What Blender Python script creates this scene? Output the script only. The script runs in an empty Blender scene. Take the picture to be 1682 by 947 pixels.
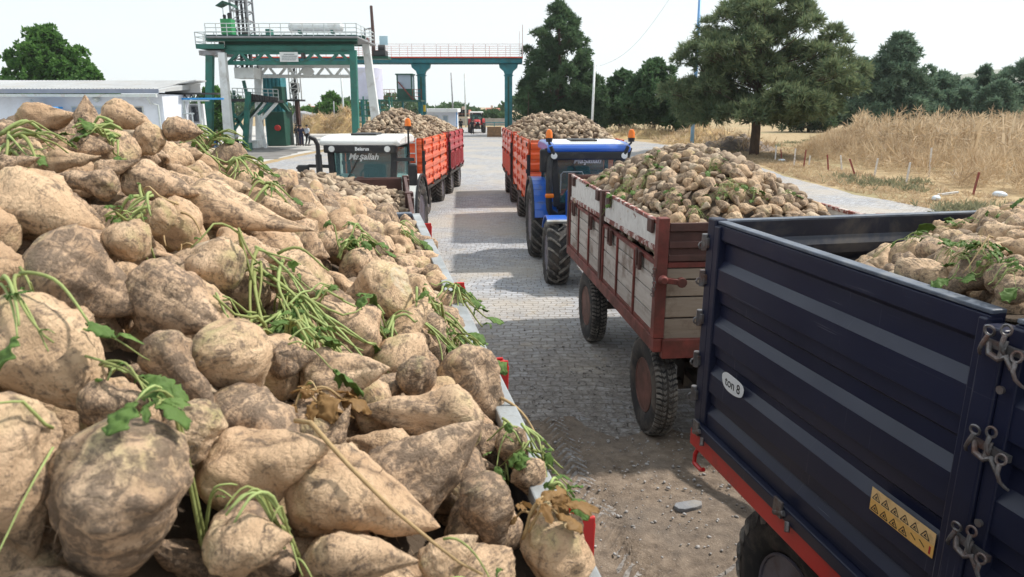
import bpy, bmesh, math, random
import numpy as np
from mathutils import Vector, Matrix, Quaternion, noise as mnoise, Euler

# ------------------------------------------------------------------ camera, sky, sun, exposure
scn = bpy.context.scene
COL = scn.collection
cam_d = bpy.data.cameras.new('camera')
cam = bpy.data.objects.new('camera', cam_d); COL.objects.link(cam)
CAM_H = 3.2; PITCH = math.radians(14.8); FPX = 1130.0
cam_d.sensor_width = 36.0; cam_d.lens = FPX / 1682 * 36.0
cam_d.clip_start = 0.05; cam_d.clip_end = 12000
cam.location = (0, 0, CAM_H); cam.rotation_euler = (math.pi / 2 - PITCH, 0, 0)
cam_d.dof.use_dof = True; cam_d.dof.focus_distance = 4.5; cam_d.dof.aperture_fstop = 9.0
scn.camera = cam

SUN_EL = math.radians(51); SUN_AZ = math.radians(72)      # azimuth clockwise from +Y: from the right, a little in front of the camera
wd = bpy.data.worlds.new("World"); scn.world = wd; wd.use_nodes = True
nt = wd.node_tree; nt.nodes.clear()
wo = nt.nodes.new('ShaderNodeOutputWorld'); bg = nt.nodes.new('ShaderNodeBackground')
sky = nt.nodes.new('ShaderNodeTexSky'); sky.sky_type = 'NISHITA'; sky.sun_disc = False
sky.sun_elevation = SUN_EL; sky.sun_rotation = SUN_AZ
sky.air_density = 1.0; sky.dust_density = 2.5; sky.ozone_density = 1.0
tc = nt.nodes.new('ShaderNodeTexCoord'); mp = nt.nodes.new('ShaderNodeMapping'); mp.inputs['Scale'].default_value = (1, 1, 3.2)
nz = nt.nodes.new('ShaderNodeTexNoise'); nz.inputs['Scale'].default_value = 1.6; nz.inputs['Detail'].default_value = 5
cr = nt.nodes.new('ShaderNodeMapRange'); cr.inputs[1].default_value = .35; cr.inputs[2].default_value = .65; cr.inputs[3].default_value = .84; cr.inputs[4].default_value = .97
mx = nt.nodes.new('ShaderNodeMix'); mx.data_type = 'RGBA'
mx.inputs[7].default_value = (5.75, 6.3, 6.6, 1)            # thin bright cloud veil
nt.links.new(tc.outputs['Generated'], mp.inputs[0]); nt.links.new(mp.outputs[0], nz.inputs['Vector'])
nt.links.new(nz.outputs[0], cr.inputs[0]); nt.links.new(cr.outputs[0], mx.inputs[0])
nt.links.new(sky.outputs[0], mx.inputs[6]); nt.links.new(mx.outputs[2], bg.inputs[0])
bg.inputs[1].default_value = 0.095
nt.links.new(bg.outputs[0], wo.inputs[0])
sun_d = bpy.data.lights.new('sun', 'SUN'); sun_d.energy = 3.0; sun_d.angle = math.radians(2.2); sun_d.color = (1, .95, .87)
sun = bpy.data.objects.new('sun', sun_d); COL.objects.link(sun)
sdir = Vector((math.sin(SUN_AZ) * math.cos(SUN_EL), math.cos(SUN_AZ) * math.cos(SUN_EL), math.sin(SUN_EL)))
sun.rotation_euler = sdir.to_track_quat('Z', 'Y').to_euler()
scn.view_settings.view_transform = 'Standard'; scn.view_settings.look = 'None'
scn.view_settings.exposure = 0.78; scn.view_settings.gamma = 1.0; scn.view_settings.use_curve_mapping = False
scn.render.engine = 'CYCLES'
scn.cycles.max_bounces = 6; scn.cycles.transparent_max_bounces = 8; scn.cycles.volume_bounces = 1
scn.cycles.use_denoising = True

# ------------------------------------------------------------------ helpers
CP, SP = math.cos(PITCH), math.sin(PITCH)
def ray(u, v):
    a = (u - 841) / FPX; b = -(v - 473.5) / FPX
    return Vector((a, CP + b * SP, -SP + b * CP))
def at(u, v, Y):                       # the point at distance Y that the photo shows at u, v
    r = ray(u, v); t = Y / r.y
    return Vector((r.x * t, Y, CAM_H + r.z * t))
def gnd(u, v, z=0.0):
    r = ray(u, v); t = (z - CAM_H) / r.z
    return Vector((r.x * t, r.y * t, z))
def proj(p):
    d = p[1] * CP - (p[2] - CAM_H) * SP; up = p[1] * SP + (p[2] - CAM_H) * CP
    return 841 + FPX * p[0] / d, 473.5 - FPX * up / d, d

def tag(o, label=None, cat=None, group=None, kind=None):
    if label: o['label'] = label
    if cat: o['category'] = cat
    if group: o['group'] = group
    if kind: o['kind'] = kind
    return o
def empty(name, loc=(0, 0, 0), rz=0.0, parent=None):
    o = bpy.data.objects.new(name, None); COL.objects.link(o); o.location = loc; o.rotation_euler = (0, 0, rz)
    o.empty_display_size = .2
    if parent: o.parent = parent
    return o
def thing(name, label, cat, loc=(0, 0, 0), rz=0.0, group=None):
    return tag(empty(name, loc, rz), label, cat, group)
def copy_tree(o, parent=None):
    c = o.copy(); COL.objects.link(c)
    if parent: c.parent = parent
    for ch in list(o.children): copy_tree(ch, c)
    return c

# ---- materials
def N(nt, t, **kw):
    n = nt.nodes.new('ShaderNode' + t)
    for k, v in kw.items():
        if k.startswith('i_'):
            key = k[2:].replace('_', ' ')
            n.inputs[key].default_value = v
        else: setattr(n, k, v)
    return n
def ramp(nt, src, stops, interp='LINEAR'):
    r = nt.nodes.new('ShaderNodeValToRGB'); r.color_ramp.interpolation = interp
    e = r.color_ramp.elements
    e[0].position, e[0].color = stops[0][0], (*stops[0][1], 1)
    e[1].position, e[1].color = stops[-1][0], (*stops[-1][1], 1)
    for p, c in stops[1:-1]:
        k = e.new(p); k.color = (*c, 1)
    nt.links.new(src, r.inputs[0]); return r.outputs[0]
def vramp(nt, src, a, b, lo=0.0, hi=1.0):
    r = N(nt, 'MapRange'); r.inputs[1].default_value = a; r.inputs[2].default_value = b; r.inputs[3].default_value = lo; r.inputs[4].default_value = hi
    nt.links.new(src, r.inputs[0]); return r.outputs[0]
def mixc(nt, fac, a, b, mode='MIX'):
    m = nt.nodes.new('ShaderNodeMix'); m.data_type = 'RGBA'; m.blend_type = mode
    for s, v in ((0, fac), (6, a), (7, b)):
        if hasattr(v, 'links'): nt.links.new(v, m.inputs[s])
        elif isinstance(v, (int, float)): m.inputs[s].default_value = v
        else: m.inputs[s].default_value = (*v, 1)
    return m.outputs[2]
def mth(nt, op, a, b=0.0):
    m = nt.nodes.new('ShaderNodeMath'); m.operation = op
    for s, v in ((0, a), (1, b)):
        if hasattr(v, 'links'): nt.links.new(v, m.inputs[s])
        else: m.inputs[s].default_value = v
    return m.outputs[0]
def noise_t(nt, vec, scale, detail=4, rough=.55, dist=0.0):
    n = N(nt, 'TexNoise'); n.inputs['Scale'].default_value = scale; n.inputs['Detail'].default_value = detail
    n.inputs['Roughness'].default_value = rough; n.inputs['Distortion'].default_value = dist
    nt.links.new(vec, n.inputs['Vector']); return n.outputs[0]
def base_mat(name):
    m = bpy.data.materials.new(name); m.use_nodes = True; nt = m.node_tree
    b = nt.nodes['Principled BSDF']; return m, nt, b
def objvec(nt, scale=(1, 1, 1), rnd=True):
    tc = N(nt, 'TexCoord'); v = tc.outputs['Object']
    mp = N(nt, 'Mapping'); mp.inputs['Scale'].default_value = scale; nt.links.new(v, mp.inputs[0])
    if rnd:
        oi = N(nt, 'ObjectInfo'); m = N(nt, 'VectorMath', operation='SCALE'); m.inputs[0].default_value = (37, 19, 53)
        nt.links.new(oi.outputs['Random'], m.inputs['Scale']); nt.links.new(m.outputs[0], mp.inputs['Location'])
    return mp.outputs[0]
def posvec(nt, scale=(1, 1, 1)):
    g = N(nt, 'NewGeometry'); mp = N(nt, 'Mapping'); mp.inputs['Scale'].default_value = scale
    nt.links.new(g.outputs['Position'], mp.inputs[0]); return mp.outputs[0]
def bump(nt, b, h, strength=.3, dist=.01):
    n = N(nt, 'Bump'); n.inputs['Strength'].default_value = strength; n.inputs['Distance'].default_value = dist
    nt.links.new(h, n.inputs['Height']); nt.links.new(n.outputs[0], b.inputs['Normal'])
def pmat(name, col, rough=.5, metal=0.0, var=.2, scale=4.0, dirt=None, dirt_amt=.35, dirt_scale=3.0, bmp=.15, stretch=(1, 1, 1), spec=None, coat=0.0):
    """paint, metal, plastic or plaster with uneven tone, stains and a slightly uneven surface"""
    m, nt, b = base_mat(name); v = objvec(nt, stretch)
    n1 = noise_t(nt, v, scale, 5)
    dark = tuple(c * (1 - var) for c in col); lite = tuple(min(1, c * (1 + var * .6)) for c in col)
    c = ramp(nt, n1, [(.3, dark), (.7, lite)])
    if dirt:
        n2 = noise_t(nt, v, dirt_scale, 8, .68, .4)
        f = vramp(nt, n2, .62 - dirt_amt * .35, .72 - dirt_amt * .1, 0, min(1, .55 + dirt_amt * .5))
        c = mixc(nt, f, c, dirt)
        r = vramp(nt, f, 0, 1, rough, max(rough, .8)); nt.links.new(r, b.inputs['Roughness'])
    else: b.inputs['Roughness'].default_value = rough
    nt.links.new(c, b.inputs['Base Color']); b.inputs['Metallic'].default_value = metal
    if spec is not None: b.inputs['Specular IOR Level'].default_value = spec
    if coat: b.inputs['Coat Weight'].default_value = coat; b.inputs['Coat Roughness'].default_value = .15
    if bmp:
        n3 = noise_t(nt, v, scale * 7, 5); bump(nt, b, n3, bmp, .01)
    return m

# ---- mesh building
class MB:
    def __init__(s): s.v = []; s.f = []
    def add(s, vs, fs):
        k = len(s.v); s.v += [tuple(p) for p in vs]; s.f += [tuple(i + k for i in f) for f in fs]
    def box(s, x0, x1, y0, y1, z0, z1):
        s.add([(x0, y0, z0), (x1, y0, z0), (x1, y1, z0), (x0, y1, z0), (x0, y0, z1), (x1, y0, z1), (x1, y1, z1), (x0, y1, z1)],
              [(3, 2, 1, 0), (4, 5, 6, 7), (0, 1, 5, 4), (1, 2, 6, 5), (2, 3, 7, 6), (3, 0, 4, 7)]); return s
    def hexa(s, lo, hi):                   # two quads, bottom and top, same winding
        s.add(list(lo) + list(hi), [(3, 2, 1, 0), (4, 5, 6, 7), (0, 1, 5, 4), (1, 2, 6, 5), (2, 3, 7, 6), (3, 0, 4, 7)]); return s
    def beam(s, p0, p1, w, h=None, up=(0, 0, 1), w1=None, h1=None):
        h = h or w; w1 = w1 or w; h1 = h1 or h
        p0, p1 = Vector(p0), Vector(p1); d = (p1 - p0).normalized(); up = Vector(up)
        if abs(d.dot(up)) > .95: up = Vector((0, 1, 0))
        x = d.cross(up).normalized(); z = x.cross(d)
        q = lambda p, a, b: [p - x * a - z * b, p + x * a - z * b, p + x * a + z * b, p - x * a + z * b]
        s.add(q(p0, w / 2, h / 2) + q(p1, w1 / 2, h1 / 2), [(0, 1, 2, 3), (7, 6, 5, 4), (4, 5, 1, 0), (5, 6, 2, 1), (6, 7, 3, 2), (7, 4, 0, 3)]); return s
    def tube(s, pts, r, n=8, r1=None, cap=True):
        pts = [Vector(p) for p in pts]; m = len(pts); rr = [r + ((r1 if r1 is not None else r) - r) * i / max(1, m - 1) for i in range(m)]
        k = len(s.v); ref = None
        for i, p in enumerate(pts):
            d = (pts[min(i + 1, m - 1)] - pts[max(i - 1, 0)]).normalized()
            if ref is None: ref = d.orthogonal().normalized()
            x = (ref - d * ref.dot(d))
            x = x.normalized() if x.length > 1e-6 else d.orthogonal().normalized()
            ref = x; y = d.cross(x)
            for j in range(n):
                a = 2 * math.pi * j / n; s.v.append(tuple(p + (x * math.cos(a) + y * math.sin(a)) * rr[i]))
        for i in range(m - 1):
            for j in range(n):
                s.f.append((k + i * n + j, k + i * n + (j + 1) % n, k + (i + 1) * n + (j + 1) % n, k + (i + 1) * n + j))
        if cap:
            s.f.append(tuple(k + j for j in reversed(range(n)))); s.f.append(tuple(k + (m - 1) * n + j for j in range(n)))
        return s
    def lathe(s, prof, axis='x', n=32, c=(0, 0, 0), closed=False):     # prof: (along, radius)
        k = len(s.v); m = len(prof); c = Vector(c)
        for a, r in prof:
            for j in range(n):
                t = 2 * math.pi * j / n; p, q = r * math.cos(t), r * math.sin(t)
                o = {'x': (a, p, q), 'y': (q, a, p), 'z': (p, q, a)}[axis]; s.v.append(tuple(c + Vector(o)))
        for i in range(m if closed else m - 1):
            i2 = (i + 1) % m
            for j in range(n): s.f.append((k + i * n + j, k + i2 * n + j, k + i2 * n + (j + 1) % n, k + i * n + (j + 1) % n))
        if not closed:
            if prof[0][1] > 1e-4: s.f.append(tuple(k + j for j in range(n)))
            if prof[-1][1] > 1e-4: s.f.append(tuple(k + (m - 1) * n + j for j in reversed(range(n))))
        return s
    def prism(s, poly, d0, d1, plane='xz'):                              # polygon extruded across the third axis
        f = {'xz': lambda a, b, d: (a, d, b), 'yz': lambda a, b, d: (d, a, b), 'xy': lambda a, b, d: (a, b, d)}[plane]
        n = len(poly)
        s.add([f(a, b, d0) for a, b in poly] + [f(a, b, d1) for a, b in poly],
              [tuple(reversed(range(n))), tuple(range(n, 2 * n))] + [(i, (i + 1) % n, n + (i + 1) % n, n + i) for i in range(n)]); return s
    def torus(s, c, axis, R, r, n=14, k=7, arc=2 * math.pi):
        ax = Vector(axis).normalized(); x = ax.orthogonal().normalized(); y = ax.cross(x); c = Vector(c)
        s.tube([c + (x * math.cos(arc * i / n) + y * math.sin(arc * i / n)) * R for i in range(n + 1)], r, k); return s
    def build(s, name, mat, parent=None, bev=0.0, smooth=False, loc=None, fix=True):
        me = bpy.data.meshes.new(name); me.from_pydata(s.v, [], s.f)
        if fix:
            bm = bmesh.new(); bm.from_mesh(me); bmesh.ops.recalc_face_normals(bm, faces=bm.faces); bm.to_mesh(me); bm.free()
        o = bpy.data.objects.new(name, me); COL.objects.link(o)
        if mat: me.materials.append(mat)
        if parent: o.parent = parent
        if loc: o.location = loc
        if bev:
            b = o.modifiers.new('bevel', 'BEVEL'); b.width = bev; b.segments = 2; b.limit_method = 'ANGLE'; b.angle_limit = math.radians(40)
        if smooth:
            me.polygons.foreach_set('use_smooth', [True] * len(me.polygons))
            if smooth != 'all':
                me.set_sharp_from_angle(angle=math.radians(38))
        return o
def np_mesh(name, V, Fq, mat, parent=None, smooth=False):     # V (n,3), Fq (m,k) all faces with k corners
    me = bpy.data.meshes.new(name); V = np.asarray(V, dtype=np.float32); Fq = np.asarray(Fq, dtype=np.int32); k = Fq.shape[1]
    me.vertices.add(len(V)); me.vertices.foreach_set('co', V.ravel())
    me.loops.add(Fq.size); me.loops.foreach_set('vertex_index', Fq.ravel())
    me.polygons.add(len(Fq)); me.polygons.foreach_set('loop_start', np.arange(0, Fq.size, k, dtype=np.int32))
    me.update(calc_edges=True); me.validate()
    if smooth: me.polygons.foreach_set('use_smooth', [True] * len(me.polygons))
    o = bpy.data.objects.new(name, me); COL.objects.link(o)
    if mat: me.materials.append(mat)
    if parent: o.parent = parent
    return o
def text(name, body, size, mat, parent, loc, rot, extrude=.002, shear=0.0, align='CENTER', offset=0.0):
    cu = bpy.data.curves.new(name, 'FONT'); cu.body = body; cu.size = size; cu.extrude = extrude; cu.align_x = align; cu.align_y = 'CENTER'; cu.shear = shear
    cu.offset = offset
    tmp = bpy.data.objects.new(name, cu); COL.objects.link(tmp); dg = bpy.context.evaluated_depsgraph_get()
    me = bpy.data.meshes.new_from_object(tmp.evaluated_get(dg)); me.name = name; bpy.data.objects.remove(tmp); bpy.data.curves.remove(cu)
    o = bpy.data.objects.new(name, me); COL.objects.link(o); me.materials.clear(); me.materials.append(mat); o.parent = parent; o.location = loc; o.rotation_euler = rot
    return o
def struct(o): o['kind'] = 'structure'; return o
R_ = random.Random(11)
RNG = np.random.default_rng(5)
# ------------------------------------------------------------------ materials
def beet_material(name, near, d0=.455, d1=.555, mul=(1.06, .97, .885)):
    m, nt, b = base_mat(name)
    tcn = N(nt, 'TexCoord'); v = objvec(nt)
    oi = N(nt, 'ObjectInfo'); rnd = oi.outputs['Random']
    sx = N(nt, 'SeparateXYZ'); nt.links.new(tcn.outputs['Object'], sx.inputs[0])
    n1 = noise_t(nt, v, 2.2, 4); n2 = mth(nt, 'ADD', mth(nt, 'MULTIPLY', noise_t(nt, v, 5.0, 9, .72, .6), .55), mth(nt, 'MULTIPLY', noise_t(nt, objvec(nt, (15, 4.5, 4.5)), 1.0, 8, .7, 1.2), .45)); n3 = noise_t(nt, v, 26, 6, .65)
    skin = ramp(nt, n1, [(.25, (.44, .325, .235)), (.5, (.58, .455, .345)), (.75, (.69, .565, .44))])
    tint = ramp(nt, rnd, [(0, (.80, .77, .73)), (.35, (1.0, .97, .93)), (.7, (1.03, 1.0, .92)), (1, (.86, .80, .72))])
    skin = mixc(nt, 1.0, mixc(nt, 1.0, skin, mul, 'MULTIPLY'), tint, 'MULTIPLY')
    gm = mth(nt, 'MULTIPLY', vramp(nt, sx.outputs[0], -.12, -.34), vramp(nt, noise_t(nt, v, 3.1, 3), .45, .70, 0, .55))
    skin = mixc(nt, gm, skin, (.40, .40, .17))                                   # greenish shoulders by the crown
    dthr = vramp(nt, rnd, 0, 1, d0, d1)
    dd = mth(nt, 'SUBTRACT', n2, dthr); soil = vramp(nt, dd, -.015, .06, 0, .82)
    c = mixc(nt, soil, skin, ramp(nt, n3, [(.3, (.06, .045, .036)), (.7, (.235, .175, .13))]))
    gr = mth(nt, 'MULTIPLY', vramp(nt, mth(nt, 'ABSOLUTE', sx.outputs[1]), .07, .0), vramp(nt, noise_t(nt, v, 9, 6, .7), .40, .60, 0, .8)); c = mixc(nt, gr, c, (.13, .09, .06))      # earth left in the root furrows
    c = mixc(nt, mth(nt, 'MULTIPLY', vramp(nt, sx.outputs[0], -.385, -.392), vramp(nt, n2, .40, .52, .75, .1)), c, (.50, .48, .38))
    spk = vramp(nt, n3, .57, .68, 0, .6); c = mixc(nt, spk, c, (.15, .105, .07))   # specks of earth
    wv = N(nt, 'TexWave', wave_type='BANDS', bands_direction='X'); nt.links.new(v, wv.inputs['Vector'])
    wv.inputs['Scale'].default_value = 4.2; wv.inputs['Distortion'].default_value = 9; wv.inputs['Detail'].default_value = 4; wv.inputs['Detail Scale'].default_value = 1.6
    ring = mth(nt, 'MULTIPLY', vramp(nt, wv.outputs['Fac'], .0, .10, .5, 0), vramp(nt, n1, .45, .62))
    c = mixc(nt, ring, c, (.17, .12, .075))
    nt.links.new(c, b.inputs['Base Color']); b.inputs['Roughness'].default_value = .78; b.inputs['Specular IOR Level'].default_value = .25
    h = mth(nt, 'ADD', mth(nt, 'MULTIPLY', mth(nt, 'MULTIPLY', wv.outputs['Fac'], .16), vramp(nt, n1, .4, .6)), mth(nt, 'ADD', mth(nt, 'MULTIPLY', n2, 1.3), mth(nt, 'MULTIPLY', n3, .5)))
    bump(nt, b, h, .8, .010)
    return m
M = {}
M['beet'] = beet_material('beet skin', True)
M['beet_dirty'] = beet_material('earthy beet skin', False, .455, .55, (.98, .91, .83))
def far_beet(name='beets far', sc=14):
    m, nt, b = base_mat(name); v = posvec(nt)
    g = N(nt, 'NewGeometry'); rnd = g.outputs['Random Per Island']
    c = ramp(nt, rnd, [(0, (.12, .085, .058)), (.3, (.28, .20, .135)), (.65, (.40, .30, .205)), (1, (.52, .41, .29))])
    n = noise_t(nt, v, sc, 8, .72, .4); c = mixc(nt, vramp(nt, n, .5, .62, 0, .8), c, (.12, .085, .058))
    nt.links.new(c, b.inputs['Base Color']); b.inputs['Roughness'].default_value = .85; bump(nt, b, n, .5, .02); return m
M['beet_far'] = far_beet()
M['beet_mid'] = far_beet('beets between', 26)
def leafmat(name, a, bcol, trans=.25):
    m, nt, b = base_mat(name); v = objvec(nt); g = N(nt, 'NewGeometry')
    c = ramp(nt, g.outputs['Random Per Island'], [(0, a), (1, bcol)])
    n = noise_t(nt, v, 22, 4); c = mixc(nt, vramp(nt, n, .35, .75, 0, .55), c, tuple(x * .55 for x in a))
    nt.links.new(c, b.inputs['Base Color']); b.inputs['Roughness'].default_value = .65; b.inputs['Specular IOR Level'].default_value = .3
    bump(nt, b, n, .5, .01)
    if trans:
        tr = N(nt, 'BsdfTranslucent'); nt.links.new(c, tr.inputs[0]); ms = N(nt, 'MixShader'); ms.inputs[0].default_value = trans
        out = nt.nodes['Material Output']; nt.links.new(b.outputs[0], ms.inputs[1]); nt.links.new(tr.outputs[0], ms.inputs[2]); nt.links.new(ms.outputs[0], out.inputs[0])
    return m
M['stem'] = leafmat('beet stalk', (.24, .25, .08), (.34, .43, .16), 0)
M['leaf'] = leafmat('beet leaf', (.07, .14, .03), (.17, .27, .07))
M['dryleaf'] = leafmat('withered leaf', (.20, .10, .03), (.36, .22, .09))
M['straw_stem'] = leafmat('dry stalk', (.34, .22, .10), (.46, .33, .17), 0)

RUST = (.16, .06, .03); DUST = (.33, .26, .18); SOIL = (.16, .11, .07)
M['galv'] = pmat('galvanised rim', (.38, .39, .39), .5, .35, .25, 6, (.26, .22, .17), .35, 5, .12)
M['navy'] = pmat('navy paint', (.010, .0125, .030), .36, 0, .3, 3, (.05, .042, .04), .18, 2.2, .05, coat=.25, stretch=(1, .35, 1))
def scratched(name, col):
    m, nt, b = base_mat(name); v = objvec(nt, (1, .5, 1), False)
    c = ramp(nt, noise_t(nt, v, 2.0, 6, .65), [(.3, tuple(x * .8 for x in col)), (.7, tuple(x * 1.25 for x in col))])
    c = mixc(nt, vramp(nt, noise_t(nt, v, 1.3, 8, .7, .5), .56, .74, 0, .30), c, (.085, .07, .068))            # dusty smears
    sc = None
    for k, (rx, sx) in enumerate(((.35, (1, 1.1, 60)), (-.8, (1, 60, 1.4)), (.1, (1, .8, 90)))):
        tcn = N(nt, 'TexCoord'); mp = N(nt, 'Mapping'); mp.inputs['Rotation'].default_value = (rx, 0, 0); mp.inputs['Scale'].default_value = sx; mp.inputs['Location'].default_value = (k * 3.1, k, 0)
        nt.links.new(tcn.outputs['Object'], mp.inputs[0]); f = vramp(nt, noise_t(nt, mp.outputs[0], 1.6, 3, .5), .685, .71); sc = f if sc is None else mth(nt, 'MAXIMUM', sc, f)
    sc = mth(nt, 'MULTIPLY', sc, vramp(nt, noise_t(nt, v, 3.0, 4), .48, .62, 0, .55)); c = mixc(nt, sc, c, (.14, .14, .17))
    rs = vramp(nt, noise_t(nt, objvec(nt, (1, 1, 1), False), 7, 9, .75, .4), .665, .70, 0, .8); c = mixc(nt, rs, c, (.075, .035, .025))
    nt.links.new(c, b.inputs['Base Color']); nt.links.new(vramp(nt, noise_t(nt, v, 3, 5), .3, .7, .30, .5), b.inputs['Roughness'])
    bump(nt, b, noise_t(nt, v, 2.2, 2), .25, .03); return m
M['navy'] = scratched('scratched navy paint', (.0105, .0135, .036))
M['navy_edge'] = pmat('worn navy edge', (.10, .12, .16), .45, 0, .4, 9, (.2, .2, .2), .4, 9, .1)
M['navy_in'] = pmat('navy paint inside', (.010, .014, .030), .42, 0, .3, 3, (.10, .085, .07), .25, 2.5, .05)
M['red_rail'] = pmat('red chassis paint', (.55, .022, .02), .35, 0, .15, 3, (.2, .1, .08), .2, 4, .05)
M['rust_red'] = pmat('rusty red paint', (.19, .042, .032), .6, 0, .45, 5, (.085, .035, .025), .5, 4, .3)
M['brown_steel'] = pmat('brown steel', (.095, .04, .032), .6, 0, .4, 5, (.05, .028, .022), .45, 4, .25)
M['hookmetal'] = pmat('hook steel', (.22, .21, .21), .4, .7, .35, 12, RUST, .45, 9, .3)
M['rubber'] = pmat('tyre rubber', (.022, .021, .022), .8, 0, .3, 5, (.13, .105, .085), .42, 4, .25)
M['rubber_lug'] = pmat('dusty tyre lug', (.045, .043, .042), .8, 0, .35, 7, (.30, .27, .235), .6, 6, .25)
M['rim_rust'] = pmat('rusty rim', (.15, .06, .045), .65, 0, .4, 6, (.07, .04, .03), .5, 5, .3)
M['rim_grey'] = pmat('grey rim', (.14, .13, .16), .45, .2, .3, 6, (.12, .08, .06), .35, 5, .15)
M['rim_white'] = pmat('white rim', (.62, .6, .58), .5, 0, .2, 5, DUST, .5, 5, .1)
M['black'] = pmat('black plastic', (.016, .016, .018), .45, 0, .3, 5, (.10, .085, .07), .25, 4, .1)
M['chassis'] = pmat('chassis', (.03, .028, .028), .6, 0, .4, 5, (.12, .09, .065), .5, 4, .2)
M['orange'] = pmat('orange paint', (.74, .09, .012), .36, 0, .14, 2, (.50, .26, .15), .34, 3, .03, coat=.3)
M['crimson'] = pmat('crimson paint', (.40, .014, .03), .38, 0, .15, 2, (.32, .14, .11), .32, 3, .03, coat=.2)
M['rednew'] = pmat('red orange paint', (.62, .055, .018), .38, 0, .15, 2, (.42, .22, .14), .34, 3, .03, coat=.3)
M['bluepaint'] = pmat('tractor blue', (.015, .105, .48), .3, 0, .12, 2, (.14, .16, .2), .18, 4, .03, coat=.4)
M['whitepaint'] = pmat('white paint', (.76, .76, .73), .35, 0, .06, 2, (.5, .46, .38), .22, 4, .03, coat=.2)
M['redtr'] = pmat('tractor red', (.5, .03, .03), .35, 0, .15, 2, DUST, .25, 4, .03)
M['yellow'] = pmat('yellow plate', (.72, .50, .03), .45, 0, .1, 8, SOIL, .2, 12, .05)
M['silver'] = pmat('silver ladder', (.55, .56, .56), .35, .6, .15, 8, DUST, .2, 6, .05)
M['steelgreen'] = pmat('green steel', (.022, .16, .125), .45, 0, .25, 1.5, (.05, .09, .07), .35, 1.2, .06)
M['teal'] = pmat('teal steel', (.012, .17, .20), .45, 0, .22, 1.5, (.03, .10, .10), .35, 1.2, .06)
M['darkgreen'] = pmat('dark green steel', (.010, .075, .05), .5, 0, .3, 1.2, (.03, .05, .04), .35, 1.2, .06)
M['brightgreen'] = pmat('green cabinet', (.03, .27, .09), .45, 0, .2, 1.5, (.08, .15, .08), .3, 1.5, .06)
M['whitesteel'] = pmat('white steel', (.74, .76, .76), .45, 0, .1, 1.5, (.42, .40, .36), .3, 1.3, .05)
M['greysteel'] = pmat('grey steel', (.30, .31, .33), .5, .2, .25, 1.5, (.18, .13, .1), .35, 1.5, .08)
M['palerail'] = pmat('pale railing', (.55, .60, .60), .5, 0, .15, 2, (.4, .3, .25), .3, 2, 0)
M['darksteel'] = pmat('dark steel', (.05, .05, .055), .5, .2, .3, 2, (.1, .07, .05), .3, 2, .08)
M['plaster'] = pmat('pale blue plaster', (.70, .74, .82), .85, 0, .08, .6, (.52, .54, .58), .25, .5, .06)
M['plaster_w'] = pmat('white plaster', (.78, .79, .80), .85, 0, .08, .6, (.6, .58, .54), .3, .5, .06)
M['roofsheet'] = pmat('white sheet roof', (.50, .51, .52), .5, .1, .1, .8, (.45, .42, .38), .35, .7, .05)
M['roofedge'] = pmat('slate fascia', (.23, .26, .34), .5, 0, .15, 1, (.3, .3, .32), .3, 1, .05)
M['bluetank'] = pmat('blue plastic', (.035, .30, .72), .4, 0, .12, 1, (.1, .3, .5), .2, 1, .02)
M['bluepole'] = pmat('blue pole paint', (.16, .38, .72), .45, 0, .15, 1.5, (.35, .40, .46), .35, 1.2, .03)
M['concrete'] = pmat('concrete', (.38, .37, .35), .9, 0, .2, 1.2, (.27, .25, .22), .4, 1, .2)
M['tiles'] = pmat('red roof tiles', (.36, .13, .08), .8, 0, .25, 2, (.2, .1, .07), .3, 2, .2)
M['walltan'] = pmat('cream wall', (.55, .48, .40), .85, 0, .12, 1, None, 0, 1, .1)
M['crate'] = pmat('brown crate wood', (.30, .17, .085), .8, 0, .3, 5, SOIL, .3, 3, .3)
M['stake_w'] = pmat('white stake', (.70, .68, .66), .7, 0, .12, 8, DUST, .35, 9, .1)
M['stake_r'] = pmat('red stake', (.26, .06, .05), .7, 0, .25, 8, SOIL, .35, 9, .1)
M['plasticbag'] = pmat('plastic bag', (.68, .74, .80), .35, 0, .12, 6, DUST, .2, 6, .3)
M['slab'] = pmat('grey stone', (.23, .235, .25), .85, 0, .25, 9, (.34, .29, .23), .35, 6, .4)
M['skin'] = pmat('skin', (.42, .25, .17), .6, 0, .08, 6, None, 0, 1, .03)
M['hair'] = pmat('black hair', (.012, .010, .009), .6, 0, .3, 20, None, 0, 1, .2)
M['bark'] = pmat('bark', (.13, .085, .06), .95, 0, .4, 5, (.06, .045, .035), .5, 6, .8, stretch=(1, 1, .35))
M['white_ink'] = pmat('white lettering', (.82, .82, .82), .5, 0, .02, 3, None, 0, 1, 0)
M['black_ink'] = pmat('black lettering', (.012, .012, .012), .5, 0, .02, 3, None, 0, 1, 0)
M['label_orange'] = pmat('sun-faded warning label', (.85, .47, .13), .45, 0, .12, 10, (.45, .28, .12), .2, 20, .05)
M['label_pale'] = pmat('pale strip of warning label', (.85, .55, .25), .45, 0, .1, 10, (.45, .28, .12), .2, 20, .05)
M['signwhite'] = pmat('white sign', (.76, .78, .78), .5, 0, .05, 3, None, 0, 1, 0)
M['greyink'] = pmat('grey sign text', (.22, .25, .27), .6, 0, .1, 3, None, 0, 1, 0)
M['pebble'] = pmat('pebbles', (.36, .34, .33), .9, 0, .45, 3, (.16, .13, .11), .5, 2, .2)
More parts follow.
